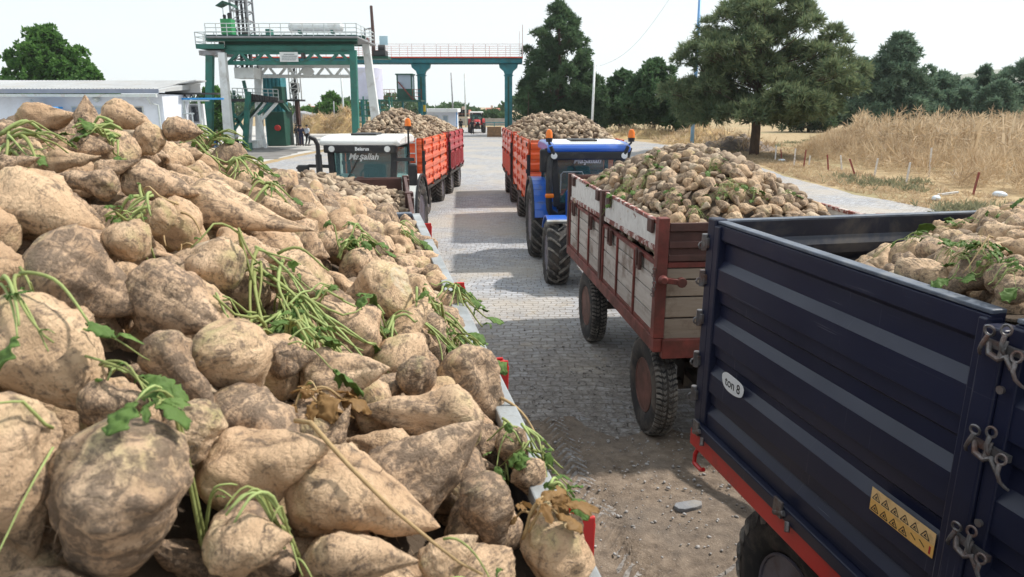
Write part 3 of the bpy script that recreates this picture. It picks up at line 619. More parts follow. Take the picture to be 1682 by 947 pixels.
# dry weeds: a dense golden front tier and taller branching stalks behind
def weeds():
    rng = np.random.default_rng(12)
    def region(n, f):
        X = rng.uniform(12, 62, n); Y = rng.uniform(22, 74, n); k = np.array([f(x, y) for x, y in zip(X, Y)]); keep = rng.random(n) < k; return X[keep], Y[keep]
    def edge(y): return np.interp(y, [20, 24, 28, 34, 42, 50, 60, 74], [18.5, 17.6, 17.6, 17.7, 18.2, 20, 25, 32])
    VV = []; FF = []; off = 0
    def addb(V, F):
        nonlocal off
        VV.append(V); FF.append(F + off); off += len(V)
    # front tier bushes
    def f1(x, y):
        d = x - edge(y); return 0 if d < 0 else (.15 + .85 * min(1, d / 1.2)) * min(1.3, (.25 + 2.2 * max(0, .45 + mnoise.noise((x * .45, y * .45, 3))) ** 2)) * (1.0 if x < 44 else .5)
    X, Y = region(9500, f1); d = X - edge(Y)
    Hh = np.minimum(1.75, .45 + d * .5) * (.75 + .35 * np.array([mnoise.noise((x * .5, y * .5, 7)) for x, y in zip(X, Y)])) * rng.uniform(.75, 1.2, len(X))
    C = np.stack([X, Y, Hh * .12], 1); U = np.tile((0, 0, 1.0), (len(X), 1))
    for k in range(3):
        Cz = C.copy(); Cz[:, :2] += rng.normal(size=(len(X), 2)) * .14
        V, F = blades(Cz, U, 6, 1.0, .020, 1.0, rng)
        V = V.reshape(len(X), 30, 3); base = Cz[:, None, :]; V = base + (V - base) * Hh[:, None, None] * np.array([.9, .9, 1.0]); addb(V.reshape(-1, 3), F)
    Cz = C.copy(); Cz[:, 2] = Hh * .72                         # fuzzy heads
    V, F = blades(Cz, U, 16, .40, .018, .3, rng); addb(V, F)
    keep = rng.random(len(X)) < .3; Cz = C[keep].copy(); Cz[:, 2] = Hh[keep] * .35                   # coarser twigs sticking out
    V, F = blades(Cz, U[keep], 5, .85, .036, .8, rng); addb(V, F)
    # back tier of tall branching stalks
    def f2(x, y): return 0 if x < edge(y) + 4 + 1.2 * mnoise.noise((x * .4, y * .4, 1)) else (.3 + .9 * max(0, .45 + mnoise.noise((x * .22, y * .22, 5))))
    X, Y = region(3600, f2); Hh = (2.0 + .9 * np.array([mnoise.noise((x * .3, y * .3, 11)) for x, y in zip(X, Y)])) * rng.uniform(.6, 1.32, len(X))
    C = np.stack([X, Y, np.zeros(len(X))], 1); U = np.tile((0, 0, 1.0), (len(X), 1))
    V, F = blades(C, U, 2, 1.0, .065, 6, rng); V = V.reshape(len(X), 10, 3); V = C[:, None] + (V - C[:, None]) * Hh[:, None, None]; addb(V.reshape(-1, 3), F)
    for hfrac in (.55, .7, .82, .93):
        Cz = C.copy(); Cz[:, 2] = Hh * hfrac; Cz[:, :2] += rng.normal(size=(len(X), 2)) * .12
        V, F = blades(Cz, U, 6, .62, .045, .7, rng); addb(V, F)
    o = np_mesh('dry_weeds', np.concatenate(VV), np.concatenate(FF), M['weed']); tag(o, 'tall golden dry weeds covering the field right of the road', None, None, 'stuff')
    # sparse grey green and short dry grass along the verge
    n = 5200; Y = rng.uniform(18, 66, n); X = np.interp(Y, [18, 24, 33, 48, 66], [14.2, 13.3, 13.2, 15.4, 13.2]) + rng.random(n) ** 1.3 * np.interp(Y, [18, 24, 42, 66], [5, 4.6, 3.5, 22])
    C = np.stack([X, Y, np.zeros(n)], 1); U = np.tile((0, 0, 1.0), (n, 1)); V, F = blades(C, U, 7, .16, .02, .8, rng)
    o = np_mesh('verge_grass', V, F, M['weed']); tag(o, 'short dry grass on the verge between road and weeds', None, None, 'stuff')
    cs = []
    for (u, v) in [(1443, 300), (1475, 305), (1390, 293), (1500, 313), (1420, 304), (1590, 345), (1560, 347), (1612, 350), (1625, 342), (1300, 235), (1330, 232), (1275, 240), (1500, 300), (1225, 246), (1205, 248)]:
        p = gnd(u, v)
        for k in range(26): cs.append((p.x + R_.gauss(0, .4), p.y + R_.gauss(0, .5), 0))
    V, F = blades(np.array(cs), np.tile((0, 0, 1.0), (len(cs), 1)), 8, .3, .04, .7, rng)
    o = np_mesh('green_weeds', V, F, M['weed_green']); tag(o, 'low grey green weeds among the dry verge', None, None, 'stuff')
weeds()
def mound(name, label, cat, c, rx, ry, h, mat, seed, straw=0):
    nx = 36; V = []; F = []
    for j in range(nx + 1):
        for i in range(nx + 1):
            a, b = i / nx * 2 - 1, j / nx * 2 - 1; d = math.hypot(a, b)
            z = max(0, 1 - d * d) * h * (1 + .55 * mnoise.fractal((a * 2.2 + seed, b * 2.2, seed), .8, 2.1, 6)) - .03
            V.append((a * rx, b * ry, z))
    for j in range(nx):
        for i in range(nx): k = j * (nx + 1) + i; F.append((k, k + 1, k + nx + 2, k + nx + 1))
    o = np_mesh(name, V, F, mat, smooth=True); o.location = c; tag(o, label, cat)
    if straw:
        rng = np.random.default_rng(seed); idx = rng.integers(0, len(V), straw); C = np.array(V)[idx] + rng.normal(size=(straw, 3)) * .1; C = C[C[:, 2] > .05]
        Vb, Fb = blades(C, np.tile((0, 0, 1.0), (len(C), 1)), 4, .7, .06, .6, rng); s = np_mesh('straw', Vb, Fb, M['weed'], o); s['kind'] = 'stuff'
    return o
mound('straw_heap', 'low pile of loose straw left of the crane legs, darker side', 'straw heap', gnd(523, 218), 3.4, 2.5, 2.0, M['strawmat'], 3, 500)
mound('straw_heap', 'bigger golden straw pile just left of the green gantry leg', 'straw heap', gnd(560, 218), 3.6, 2.5, 2.2, M['strawmat'], 6, 700)
mound('earth_mound', 'dark grey earth mound beside the big pine trunk', 'mound', gnd(1208, 246), 3.2, 2.4, .95, M['moundmat'], 9, 260)
mound('straw_heap', 'dry straw bank behind the grey earth mound', 'straw heap', gnd(1160, 234), 4.5, 3, 1.1, M['strawmat'], 14, 500)
mound('straw_heap', 'wide dry straw strip beneath the dark trees', 'straw heap', gnd(1060, 226), 6.5, 3, .8, M['strawmat'], 17, 500)

# stakes, bags
def stake(u0, v0, u1, v1, red, label):
    b = gnd(u0, v0); sc = b.y / FPX
    mb = MB(); w = .07; top = Vector(((u1 - u0) * sc, 0, (v0 - v1) * sc * 1.03)); mb.beam((0, 0, -.05), top, w, w * .7, (0, 1, 0))
    o = mb.build('stake', M['stake_r' if red else 'stake_w'], bev=.006, loc=b); tag(o, label, 'stake', 'stakes along the weeds'); return o
for i, (a, lab) in enumerate([((1273, 263, 1273, 240, 0), 'white stake nearest the big pine, first of the row'), ((1284, 262, 1281, 246, 1), 'short dull red stake second from the big pine'),
        ((1304, 272, 1304, 245, 0), 'white stake third from the pine before the red upright one'), ((1320, 274, 1321, 247, 1), 'upright dark red stake between two white stakes near the pine'),
        ((1329, 270, 1329, 256, 0), 'small short white stake half sunk behind the red one'), ((1361, 280, 1356, 255, 1), 'red stake leaning left beside a white one'),
        ((1383, 280, 1378, 256, 0), 'white stake leaning left in the middle of the row'), ((1406, 290, 1392, 262, 1), 'red stake tilted strongly left with a broken look'),
        ((1436, 289, 1438, 261, 0), 'straight white stake standing alone right of the tilted red one'), ((1488, 302, 1490, 268, 0), 'tall white stake in front of green weeds'),
        ((1526, 290, 1523, 245, 0), 'faint thin pale stake inside the weeds'), ((1566, 292, 1566, 279, 0), 'little white stake tip among weeds'),
        ((1598, 320, 1602, 284, 1), 'tall dark red stake at the right, nearest the camera')]): stake(*a, lab)
def bag(u, v, r, label, sq):
    p = gnd(u, v); vs, fs = stone_verts((0, 0, r * sq * .7), r, sq); mb = MB(); mb.add(vs, fs)
    o = mb.build('plastic_bag', M['plasticbag'], smooth='all', loc=p); md = o.modifiers.new('s', 'SUBSURF'); md.levels = md.render_levels = 1
    tag(o, label, 'bag')
bag(1537, 329, .2, 'crumpled white plastic bag on the verge below the weeds', .6); bag(1641, 323, .26, 'pale bluish plastic bag by the rightmost red stake', .5); bag(1284, 265, .25, 'white rag lying at the foot of the first stakes', .4)
mb = MB(); p = gnd(1560, 322); mb.beam((-.45, 0, .05), (.45, .25, .12), .07, .07); o = mb.build('broken_stick', M['stake_w'], loc=p); tag(o, 'grey broken stick lying by the white bag', 'stick')

# ------------------------------------------------------------------ poles
def pole(name, label, u0, v0, u1, v1, Y, r, mat, cat='pole'):
    a = at(u0, v0, Y); a.z = 0; b = at(u1, v1, Y); mb = MB(); mb.tube([(0, 0, -.1), tuple(b - a)], r, 10, r * .8); o = mb.build(name, mat, smooth='all', loc=a); tag(o, label, cat); return o
pole('pole', 'tall blue pole rising through the left boughs of the big pine', 1137, 228, 1150, -8, 62, .17, M['bluepole'])
pole('pole', 'slim white pole in front of the lower conifer', 972, 205, 977, 103, 74, .14, M['whitesteel'])
pole('pole', 'thin dark pole left of the two beyond the yard', 745, 190, 741, 119, 110, .13, M['greysteel'])
pole('pole', 'thin pale pole right of the two beyond the yard', 765, 190, 763, 120, 115, .13, M['palerail'])
pole('pole', 'pale lamp pole by the round green tree', 566, 205, 560, 120, 105, .15, M['palerail'])
pole('pole', 'short thin pole among the far green trees', 549, 200, 548, 166, 112, .09, M['greysteel'])
mb = MB(); a = at(985, 108, 74); b = at(1105, -10, 62); mb.tube([a.lerp(b, i / 10) + Vector((0, 0, -1.2 * math.sin(math.pi * i / 10))) for i in range(11)], .012, 5)
o = mb.build('power_line', M['greysteel']); tag(o, 'thin wire sagging across the sky from the white pole', 'wire')
# ------------------------------------------------------------------ sampling gantry (front portal)
YF, YB = 54.0, 59.0
def rel(t, p): return Vector(p) - t.location
def railing(mb, p0, p1, h=1.0, n=8, r=.028, mids=2):
    p0, p1 = Vector(p0), Vector(p1)
    for i in range(n + 1):
        q = p0.lerp(p1, i / n); mb.tube([q, q + Vector((0, 0, h))], r, 5)
    for k in range(mids + 1):
        z = Vector((0, 0, h * (1 - k / (mids + 1)))); mb.tube([p0 + z, p1 + z], r, 5)
def base0(p, z=0.0): q = Vector(p); q.z = z; return q
g1c = at(480, 225, 56); g1c.z = 0
G1 = thing('sampling_gantry', 'green and white portal gantry with railed walkway spanning the queue lanes at left', 'gantry', g1c)
def part(name, mat, fn, parent=None, bev=.02, smooth=False):
    mb = MB(); fn(mb); par = parent or G1; root = par
    off = G1.location if parent is None else None
    o = mb.build(name, mat, par, bev, smooth); return o
L = lambda p: Vector(p) - G1.location
def ibeam(mb, p0, p1, w, h, up=(0, 0, 1)):
    p0, p1 = Vector(p0), Vector(p1); d = (p1 - p0).normalized(); up = Vector(up); up = (up - d * up.dot(d)).normalized(); t = h * .1
    mb.beam(p0 + up * (h / 2 - t / 2), p1 + up * (h / 2 - t / 2), w, t, up); mb.beam(p0 - up * (h / 2 - t / 2), p1 - up * (h / 2 - t / 2), w, t, up); mb.beam(p0, p1, w * .35, h - 2 * t, up)
lt = at(345, 91, YF); lb = at(341, 221, YF); lb.z = 0
part('leg', M['steelgreen'], lambda m: m.beam(L(lb), L(lt), .52, .45, (0, 1, 0)))
wt_ = at(365, 86, YF - .8); wb_ = at(378, 244, YF - .8); wb_ = wt_ + (wb_ - wt_) * (wt_.z / (wt_.z - wb_.z))
part('leg', M['whitesteel'], lambda m: m.beam(L(wb_), L(wt_), .66, .5, (0, 1, 0), .5, .45))
rt = at(580, 82, YF); rb = at(584, 214, YF); rb.z = 0
part('leg', M['steelgreen'], lambda m: m.beam(L(rb), L(rt), .5, .45, (0, 1, 0)))
rt2 = at(601, 69, YB - 1); rb2 = at(616, 186, YB - 1); rb2 = rt2 + (rb2 - rt2) * (rt2.z / (rt2.z - rb2.z))
part('leg', M['whitesteel'], lambda m: m.beam(L(rb2), L(rt2), .75, .5, (0, 1, 0), .55, .45))
p0 = at(424, 108, YB); p1 = at(427, 238, YB); p1.z = 0
part('leg', M['whitesteel'], lambda m: m.beam(L(p1), L(p0), .55, .45, (0, 1, 0)))
p0 = at(408, 150, YF + 1); p1 = at(402, 240, YF + 1); p1.z = 0
part('leg', M['steelgreen'], lambda m: (m.beam(L(p1), L(p0), .36, .36, (0, 1, 0))))
part('footing', M['steelgreen'], lambda m: m.box(*sum(zip(L(at(387, 248, YF - 1.2) * 1.0).to_tuple(), L(at(415, 240, YF - .2)).to_tuple()), ())[:4], 0, .55))
part('footing', M['whitesteel'], lambda m: m.box(*sum(zip(L(at(412, 246, YB - 3)).to_tuple(), L(at(437, 240, YB - 1)).to_tuple()), ())[:4], 0, .6))
# girders
part('girder', M['steelgreen'], lambda m: ibeam(m, L(at(370, 79.5, YF)), L(at(582, 79, YF)), .45, .5))
part('girder', M['steelgreen'], lambda m: ibeam(m, L(at(338, 62, YF - .5)), L(at(587, 62, YF - .5)), .5, .42))
part('girder', M['darkgreen'], lambda m: (ibeam(m, L(at(360, 69, YF + .3)), L(at(587, 69, YF + .3)), .9, .38), ibeam(m, L(at(360, 67, YB)), L(at(600, 67, YB)), .5, .8)))  # front beam: shaded underside of the upper girder, put in as darker green
def truss(m, u0, u1, va, vb, Y, n, w):
    m.beam(L(at(u0, vb, Y)), L(at(u1, vb, Y)), w * 1.1, w * 1.1); m.beam(L(at(u0, va, Y)), L(at(u1, va, Y)), w, w)
    for i in range(n):
        a = u0 + (u1 - u0) * i / n; b = u0 + (u1 - u0) * (i + 1) / n; c = (a + b) / 2
        k = (b - a) * .08
        m.beam(L(at(a + k, vb - 1, Y)), L(at(c - k, va + 2, Y)), w * .8, w * .8); m.beam(L(at(c + k, va + 2, Y)), L(at(b - k, vb - 1, Y)), w * .8, w * .8)
part('truss', M['steelgreen'], lambda m: truss(m, 373, 578, 86, 103, YF, 5, .26))
part('truss', M['whitesteel'], lambda m: truss(m, 425, 580, 109, 125, YB, 5, .24))
part('gusset', M['whitesteel'], lambda m: m.prism([(L(at(u, v, YB)).x, L(at(u, v, YB)).z) for u, v in [(496, 118), (502, 110), (512, 110), (518, 118), (512, 124), (502, 124)]], YB - .16 - G1.location.y, YB - .3 - G1.location.y))
# walkway and railings
def walk(m):
    a, b = L(at(338, 58.5, YF - 1.2)), L(at(587, 58, YF - 1.2)); m.box(a.x, b.x, a.y, YB + .8 - G1.location.y, a.z - .12, a.z)
part('walkway', M['greysteel'], walk)
def rails(m):
    a, b = at(338, 58.5, YF - 1.1), at(586, 58, YF - 1.1); h = at(338, 38, YF - 1.1).z - a.z; b.z = a.z
    railing(m, L(a), L(b), h, 14, .03); a2, b2 = a + Vector((0, 6.5, 0)), b + Vector((0, 6.5, 0)); railing(m, L(a2), L(b2), h, 12, .03); railing(m, L(b), L(b2), h, 4, .03)
part('railing', M['palerail'], rails, bev=0)
def plat(m):
    a, b = L(at(322, 77, YF - .4)), L(at(369, 77, YF - .4)); m.box(a.x, b.x, a.y, a.y + 3, a.z - .1, a.z); m.box(a.x, b.x, a.y - .06, a.y + .02, a.z - .12, a.z + .22)
part('platform', M['steelgreen'], plat)
def plat2(m):
    a, b = L(at(324, 82, YF - .4)), L(at(362, 90, YF - .4)); m.box(a.x, b.x, a.y + .2, a.y + 2.6, b.z, a.z)
part('platform_box', M['greysteel'], plat2)
def prail(m):
    a, b = at(322, 76, YF - .35), at(369, 76, YF - .35); b.z = a.z; railing(m, L(a), L(b), at(322, 53, YF).z - a.z, 3, .03); railing(m, L(a), L(a + Vector((0, 2.8, 0))), at(322, 53, YF).z - a.z, 2, .03)
part('railing', M['palerail'], prail, bev=0)
# sign board
def board(m):
    a, b = L(at(460, 101, YF - .35)), L(at(489, 85, YF - .35)); m.box(a.x, b.x, a.y, a.y + .05, a.z, b.z)
sg = part('sign_board', M['signwhite'], board, bev=.01)
def signtext(m):
    rr = random.Random(2)
    for r in range(4):
        u = 462.5 + (3 if r == 0 else 0)
        while u < 486 - (3 if r == 0 else 0):
            w = rr.uniform(.8, 2.6); a = L(at(u, 89.5 + r * 3.0, YF - .42)); b = L(at(u + w, 88.2 + r * 3.0, YF - .42)); m.box(a.x, b.x, a.y + .045, a.y + .06, a.z, b.z); u += w + .7
part('sign_text', M['greyink'], signtext, sg, bev=0)
part('motor_box', M['darksteel'], lambda m: (m.box(L(at(497, 95, YF)).x, L(at(502, 95, YF)).x, -2.4, -1.9, L(at(497, 96, YF)).z, L(at(497, 87, YF)).z)))
part('motor_box', M['steelgreen'], lambda m: (m.box(L(at(436, 55, YF)).x, L(at(444, 55, YF)).x, -2, -1.2, L(at(436, 58, YF)).z, L(at(436, 47, YF)).z)))

# lattice probe tower standing through the gantry
pc = at(401, 60, YF + 1.5); pc.z = at(401, 128, YF + 1.5).z
T = thing('probe_tower', 'grey lattice probe mast rising above the green gantry', 'mast', pc)
mb = MB(); ztop = at(401, -14, YF + 1.5).z - pc.z; hw = .62
for sx in (-1, 1):
    for sy in (-1, 1): mb.beam((sx * hw, sy * hw, 0), (sx * hw, sy * hw, ztop), .13, .13)
nseg = 9
for i in range(nseg + 1):
    z = ztop * i / nseg
    for sy in (-1, 1): mb.beam((-hw, sy * hw, z), (hw, sy * hw, z), .07, .07)
    for sx in (-1, 1): mb.beam((sx * hw, -hw, z), (sx * hw, hw, z), .07, .07)
    if i < nseg:
        z2 = ztop * (i + 1) / nseg
        for sy in (-1, 1): mb.beam((-hw, sy * hw, z), (hw, sy * hw, z2), .05, .05)
mb.build('lattice', M['greysteel'], T)
mb = MB()
for x in (-.34, 0, .3): mb.tube([(x, 0, .3), (x, 0, ztop - .2)], .10, 8)
mb.build('probe_tube', M['darksteel'], T, smooth=True)
mb = MB(); mb.box(-.8, .8, -.9, .9, ztop * .36, ztop * .47); mb.box(-.9, -.3, -1.0, -.6, ztop * .47, ztop * .58); mb.box(.2, .6, -1.0, -.6, ztop * .47, ztop * .54); mb.build('drive_unit', M['darksteel'], T, .03)
mb = MB(); a = at(394, 128, YF + 1.5) - pc; mb.box(-.75, .75, -.75, .75, -.05, .75); mb.build('guide_block', M['whitesteel'], T, .03)
# green control cabin with canopy on the walkway
cc = at(376, 57, YF - .2)
T = thing('control_cabinet', 'bright green operator cabinet with small dark canopy on the gantry walkway', 'cabinet', cc)
sc = YF / FPX; mb = MB(); mb.box(-.40, .40, -.4, .4, 0, 1.08); mb.build('cabinet', M['brightgreen'], T, .03)
mb = MB(); mb.prism([(-.62, 1.95), (-.05, 2.3), (.52, 2.12), (.75, 1.85), (.45, 1.98), (-.05, 2.12), (-.5, 1.9)], -.5, .5); mb.build('canopy', M['darkgreen'], T, .01)
mb = MB(); mb.tube([(-.38, .3, 1.05), (-.38, .3, 2.0)], .03, 6); mb.tube([(.38, .3, 1.05), (.38, .3, 2.0)], .03, 6); mb.build('canopy_post', M['palerail'], T)
mb = MB(); mb.lathe([(0, .14), (.35, .16), (.42, .1)], 'z', 12, (.18, 0, 1.1)); mb.lathe([(0, .1), (.25, .12), (.3, .08)], 'z', 12, (-.2, 0, 1.1)); mb.build('motor', M['darksteel'], T, smooth=True)
# white cylinder lying on the walkway
tcn = at(520, 55, YB - .5)
T = thing('pressure_tank', 'pale horizontal cylinder behind the gantry railing', 'tank', tcn)
mb = MB(); mb.lathe([(-2.2, .02), (-2.15, .25), (-2.0, .38), (2.0, .38), (2.15, .25), (2.2, .02)], 'x', 18, (0, 0, .5)); mb.build('tank_shell', M['whitesteel'], T, smooth=True)
mb = MB(); mb.box(-1.4, -1.2, -.3, .3, 0, .25); mb.box(1.2, 1.4, -.3, .3, 0, .25); mb.build('saddle', M['steelgreen'], T)
# loading platform with braces
lp = at(420, 238, YF + 2.5); lp.z = 0
T = thing('loading_platform', 'dark railed platform on white and green braces beside the gantry legs', 'platform', lp)
LP = lambda u, v, dy=0.0: at(u, v, lp.y + dy) - lp
mb = MB(); mb.beam(LP(382, 164), LP(461, 166), 1.6, .22); mb.build('deck', M['darksteel'], T, .02)
mb = MB(); railing(mb, LP(383, 163, -.7), LP(458, 165, -.7), .85, 9, .03); mb.build('railing', M['palerail'], T)
mb = MB()
for i in range(11): u = 418 + i * 4; mb.box(LP(u, 160).x, LP(u + 3.2, 160).x, -1.0, -.7, LP(u, 164).z, LP(u, 154 + i * .6).z)
mb.build('ballast_block', M['darksteel'], T, .02)
for (u0, v0, u1, v1, mt) in [(382, 166, 384, 238, 'steelgreen'), (386, 200, 418, 167, 'steelgreen'), (404, 200, 432, 168, 'darkgreen'), (409, 236, 413, 190, 'whitesteel'), (413, 192, 436, 168, 'whitesteel'), (430, 196, 455, 168, 'whitesteel'), (436, 238, 421, 168, 'whitesteel'), (384, 186, 402, 214, 'steelgreen'), (402, 186, 384, 214, 'steelgreen'), (424, 188, 447, 168, 'steelgreen'), (384, 168, 384, 148, 'steelgreen'), (408, 168, 400, 132, 'steelgreen')]:
    mb = MB(); a, b = LP(u0, v0, -.5), LP(u1, v1, -.5)
    if v0 > 230: a.z = 0
    mb.beam(a, b, .22, .2); mb.build('brace', M[mt], T, .01)
# dark green hopper
hp = at(458, 238, 60); hp.z = 0
T = thing('hopper_tower', 'dark green steel hopper box between the gantry legs', 'hopper', hp)
HP = lambda u, v: at(u, v, hp.y) - hp
mb = MB(); a, b = HP(447, 238), HP(472, 183); mb.box(a.x, b.x, -1, 1.3, 0, b.z); mb.box(HP(438, 0).x, HP(447, 0).x, -.8, 1.2, 0, HP(0, 226).z); mb.build('hopper_body', M['darkgreen'], T, .05)
mb = MB(); a, b = HP(427, 225), HP(449, 120); mb.box(a.x, b.x, 1.6, 3.2, 0, b.z)
for k in range(5): x = a.x + (b.x - a.x) * (k + .5) / 5; mb.box(x - .05, x + .05, 1.5, 1.62, .2, b.z - .1)
mb.build('silo_panel', M['teal'], T, .03)
mb = MB(); a, b = HP(454, 168), HP(466, 142); mb.box(a.x, b.x, -.6, .6, a.z, b.z); mb.prism([(a.x + .1, a.z), (b.x - .1, a.z), (HP(463, 0).x, HP(0, 183).z), (HP(457, 0).x, HP(0, 183).z)], -.4, .4); mb.build('chute', M['darkgreen'], T, .03)
mb = MB(); mb.lathe([(-1.25, .24), (-1.0, .24)], 'y', 20, (HP(446, 0).x, 0, HP(0, 209).z)); mb.build('red_disc', M['redtr'], T, .02)
mb = MB()
for i in range(9): z = HP(0, 232 - i * 6).z; mb.tube([(HP(473, 0).x + .12, -1.1, z), (HP(475.5, 0).x + .12, -1.1, z)], .02, 5)
for u in (473, 475.5): mb.tube([(HP(u, 0).x + .12, -1.1, 0), (HP(u, 0).x + .12, -1.1, HP(0, 150).z)], .03, 5)
mb.build('ladder', M['darksteel'], T)
# hanging lattice leg
ht = at(474, 163, 61)
T = thing('hanging_probe', 'white lattice probe frame hanging between the gantry legs', 'probe frame', ht)
HT = lambda u, v: at(u, v, 61) - ht
mb = MB(); zt = HT(474, 109).z
for u in (467, 481):
    for y in (-.45, .45): mb.beam((HT(u, 0).x, y, 0), (HT(u, 0).x, y, zt), .09, .09)
for i in range(7):
    z = zt * i / 6; mb.beam((HT(467, 0).x, -.45, z), (HT(481, 0).x, -.45, z), .06, .06)
    if i < 6: mb.beam((HT(467, 0).x, -.45, z), (HT(481, 0).x, -.45, zt * (i + 1) / 6), .05, .05)
mb.build('lattice', M['whitesteel'], T)
mb = MB(); mb.tube([(HT(474, 0).x, 0, -.3), (HT(474, 0).x, 0, zt)], .11, 8); mb.box(HT(469, 0).x, HT(479, 0).x, -.4, .4, zt * .22, zt * .5); mb.build('probe_tube', M['darksteel'], T)
mb = MB(); mb.box(HT(463, 0).x, HT(485, 0).x, -.8, .8, -.16, 0); mb.build('base_frame', M['darksteel'], T, .02)
mb = MB(); mb.box(HT(472, 0).x, HT(478, 0).x, -.3, .3, -ht.z, -.16); mb.build('post', M['brown_steel'], T, .02)

# ------------------------------------------------------------------ teal long beam gantry behind
YT = 81.0
gc = at(735, 222, YT); gc.z = 0
G2 = thing('conveyor_gantry', 'long teal beam on two flared columns with red railing', 'gantry', gc)
Q = lambda u, v, dy=0.0: at(u, v, YT + dy) - gc
mb = MB(); a, b = Q(352, 104), Q(858, 95); z0, z1 = Q(735, 104).z, Q(735, 96).z; x0 = Q(420, 100).x
ibeam(mb, (x0, -.6, (z0 + z1) / 2), (b.x, -.6, (z0 + z1) / 2), .5, z1 - z0); ibeam(mb, (x0, 1.6, (z0 + z1) / 2), (b.x, 1.6, (z0 + z1) / 2), .5, z1 - z0); mb.build('beam', M['teal'], G2, .03)
mb = MB(); mb.box(x0, b.x + .05, -.95, 1.9, z1 + .02, z1 + .16); mb.build('deck', M['rednew'], G2, .01)
mb = MB(); railing(mb, (x0, -.9, z1 + .16), (b.x, -.9, z1 + .16), Q(0, 73).z - z1 - .16, 22, .03); railing(mb, (x0, 1.85, z1 + .16), (b.x, 1.85, z1 + .16), Q(0, 73).z - z1 - .16, 16, .03)
mb.tube([(b.x, -.9, z1), (b.x, -.9, Q(0, 42).z)], .05, 6); mb.tube([(b.x - .35, -.9, z1), (b.x - .35, -.9, Q(0, 52).z)], .03, 6); mb.build('railing', pmat('dull pink railing', (.66, .55, .54), .5, 0, .2, 2, (.35, .2, .17), .3, 2, 0), G2)
for u, in ((688,), (835,)):
    x = Q(u, 0).x; mb = MB(); w = .43; top = z0 - .02
    mb.box(x - w, x + w, -.35, .55, 0, top - 1.15); mb.box(x - w - .1, x + w + .1, -.42, .62, top - 1.32, top - 1.18)
    o = mb.build('column', M['teal'], G2, .05)
    m2 = MB(); m2.prism([(x - w, top - 1.15), (x + w, top - 1.15), (x + w + .12, top - .8), (x + 1.0, top - .42), (x + 1.08, top), (x - 1.08, top), (x - 1.0, top - .42), (x - w - .12, top - .8)], -.42, .6); m2.build('capital', M['teal'], o, .04)
    m3 = MB(); m3.box(x - .1, x + .1, -.40, -.352, .2, top - 1.4); m3.build('column_rib', M['darkgreen'], o)
mb = MB(); x = Q(693, 0).x; mb.box(x - .12, x + .12, -.8, -.36, Q(0, 183).z, Q(0, 172).z); mb.build('junction_box', M['yellow'], G2, .02)
# operator cabin hung at mid height
cb = at(660, 164, 79)
T = thing('operator_cabin', 'small green framed cabin with large pale window on a raised landing', 'cabin', cb)
K = lambda u, v: at(u, v, 79) - cb
x0, x1, zt = K(648, 0).x, K(674, 0).x, K(0, 123).z; zm = K(0, 145).z
mb = MB(); mb.box(x0, x1, -.9, 1.0, 0, zm - .05)
for x in (x0, x1 - .14):
    for y in (-.9, .86): mb.box(x, x + .14, y, y + .14, zm - .05, zt)
mb.box(x0 - .12, x1 + .12, -1.05, 1.15, zt, zt + .12); mb.build('cabin_frame', M['darkgreen'], T, .02)
mb = MB(); mb.box(x0 + .14, x1 - .14, -.84, -.8, zm - .05, zt); mb.box(x0 + .04, x0 + .08, -.76, .86, zm - .05, zt); mb.box(x1 - .08, x1 - .04, -.76, .86, zm - .05, zt); mb.build('window_pane', M['glasspale'], T)
mb = MB(); a, b = K(610, 0).x, K(690, 0).x; mb.box(a, b, -1.6, 1.2, -.18, 0); mb.build('landing', M['darkgreen'], T, .02)
mb = MB(); railing(mb, (a, -1.55, 0), (x0 - .1, -1.55, 0), 1.1, 4); railing(mb, (x1 + .1, -1.55, 0), (b, -1.55, 0), 1.1, 2); mb.build('railing', M['rust_red'], T)
mb = MB(); 
for y in (-1.3, -.5): mb.beam((K(676, 0).x, y, 0), (K(652, 0).x, y - .2, 1.9), .07, .12)
for i in range(8): t = (i + .5) / 8; mb.beam((K(676 - 24 * t, 0).x, -1.3, 1.9 * t), (K(676 - 24 * t, 0).x, -.5, 1.9 * t), .2, .03)
mb.build('stair', M['rust_red'], T)
for u in (615, 655, 687):
    mb = MB(); mb.beam((K(u, 0).x, 0, -cb.z), (K(u, 0).x, 0, -.18), .22, .22); mb.build('post', M['teal'], T)
# tall exhaust mast and drive on the right end of the front gantry
mp_ = at(612, 95, 63)
T = thing('steel_mast', 'dark brown mast standing up from the right end of the gantry', 'mast', mp_)
K = lambda u, v: at(u, v, 63) - mp_
mb = MB(); mb.tube([K(614, 95), K(612.5, 50), K(609.5, 9)], .17, 10, .12); mb.build('mast', pmat('brown steel mast', (.10, .055, .05), .6, 0, .3, 2, RUST, .3, 2, .1), T, smooth=True)
mb = MB(); mb.beam(K(598, 48), K(612, 46), .14, .14); mb.beam(K(599, 68), K(599, 46), .12, .12); mb.build('bracket', M['greysteel'], T)
mb = MB(); mb.box(K(612, 0).x, K(631, 0).x, -.5, .8, K(0, 92).z, K(0, 83).z); mb.lathe([(K(618, 0).x, .3), (K(629, 0).x, .3)], 'x', 14, (0, 0, K(0, 79).z)); mb.build('winch', M['darksteel'], T, .02)
mb = MB(); mb.box(K(617, 0).x, K(631, 0).x, .9, .96, K(0, 72).z, K(0, 57).z); mb.build('wind_screen', glassmat('pale blue panel', (.55, .75, .85), .8, .2), T)
mb = MB(); mb.box(K(590, 0).x, K(602, 0).x, -.4, .5, K(0, 70).z, K(0, 62).z); mb.build('motor', M['rust_red'], T, .03)
mb = MB(); mb.beam(K(586, 95), K(640, 95), 1.6, .2); mb.build('carrier', M['darkgreen'], T)
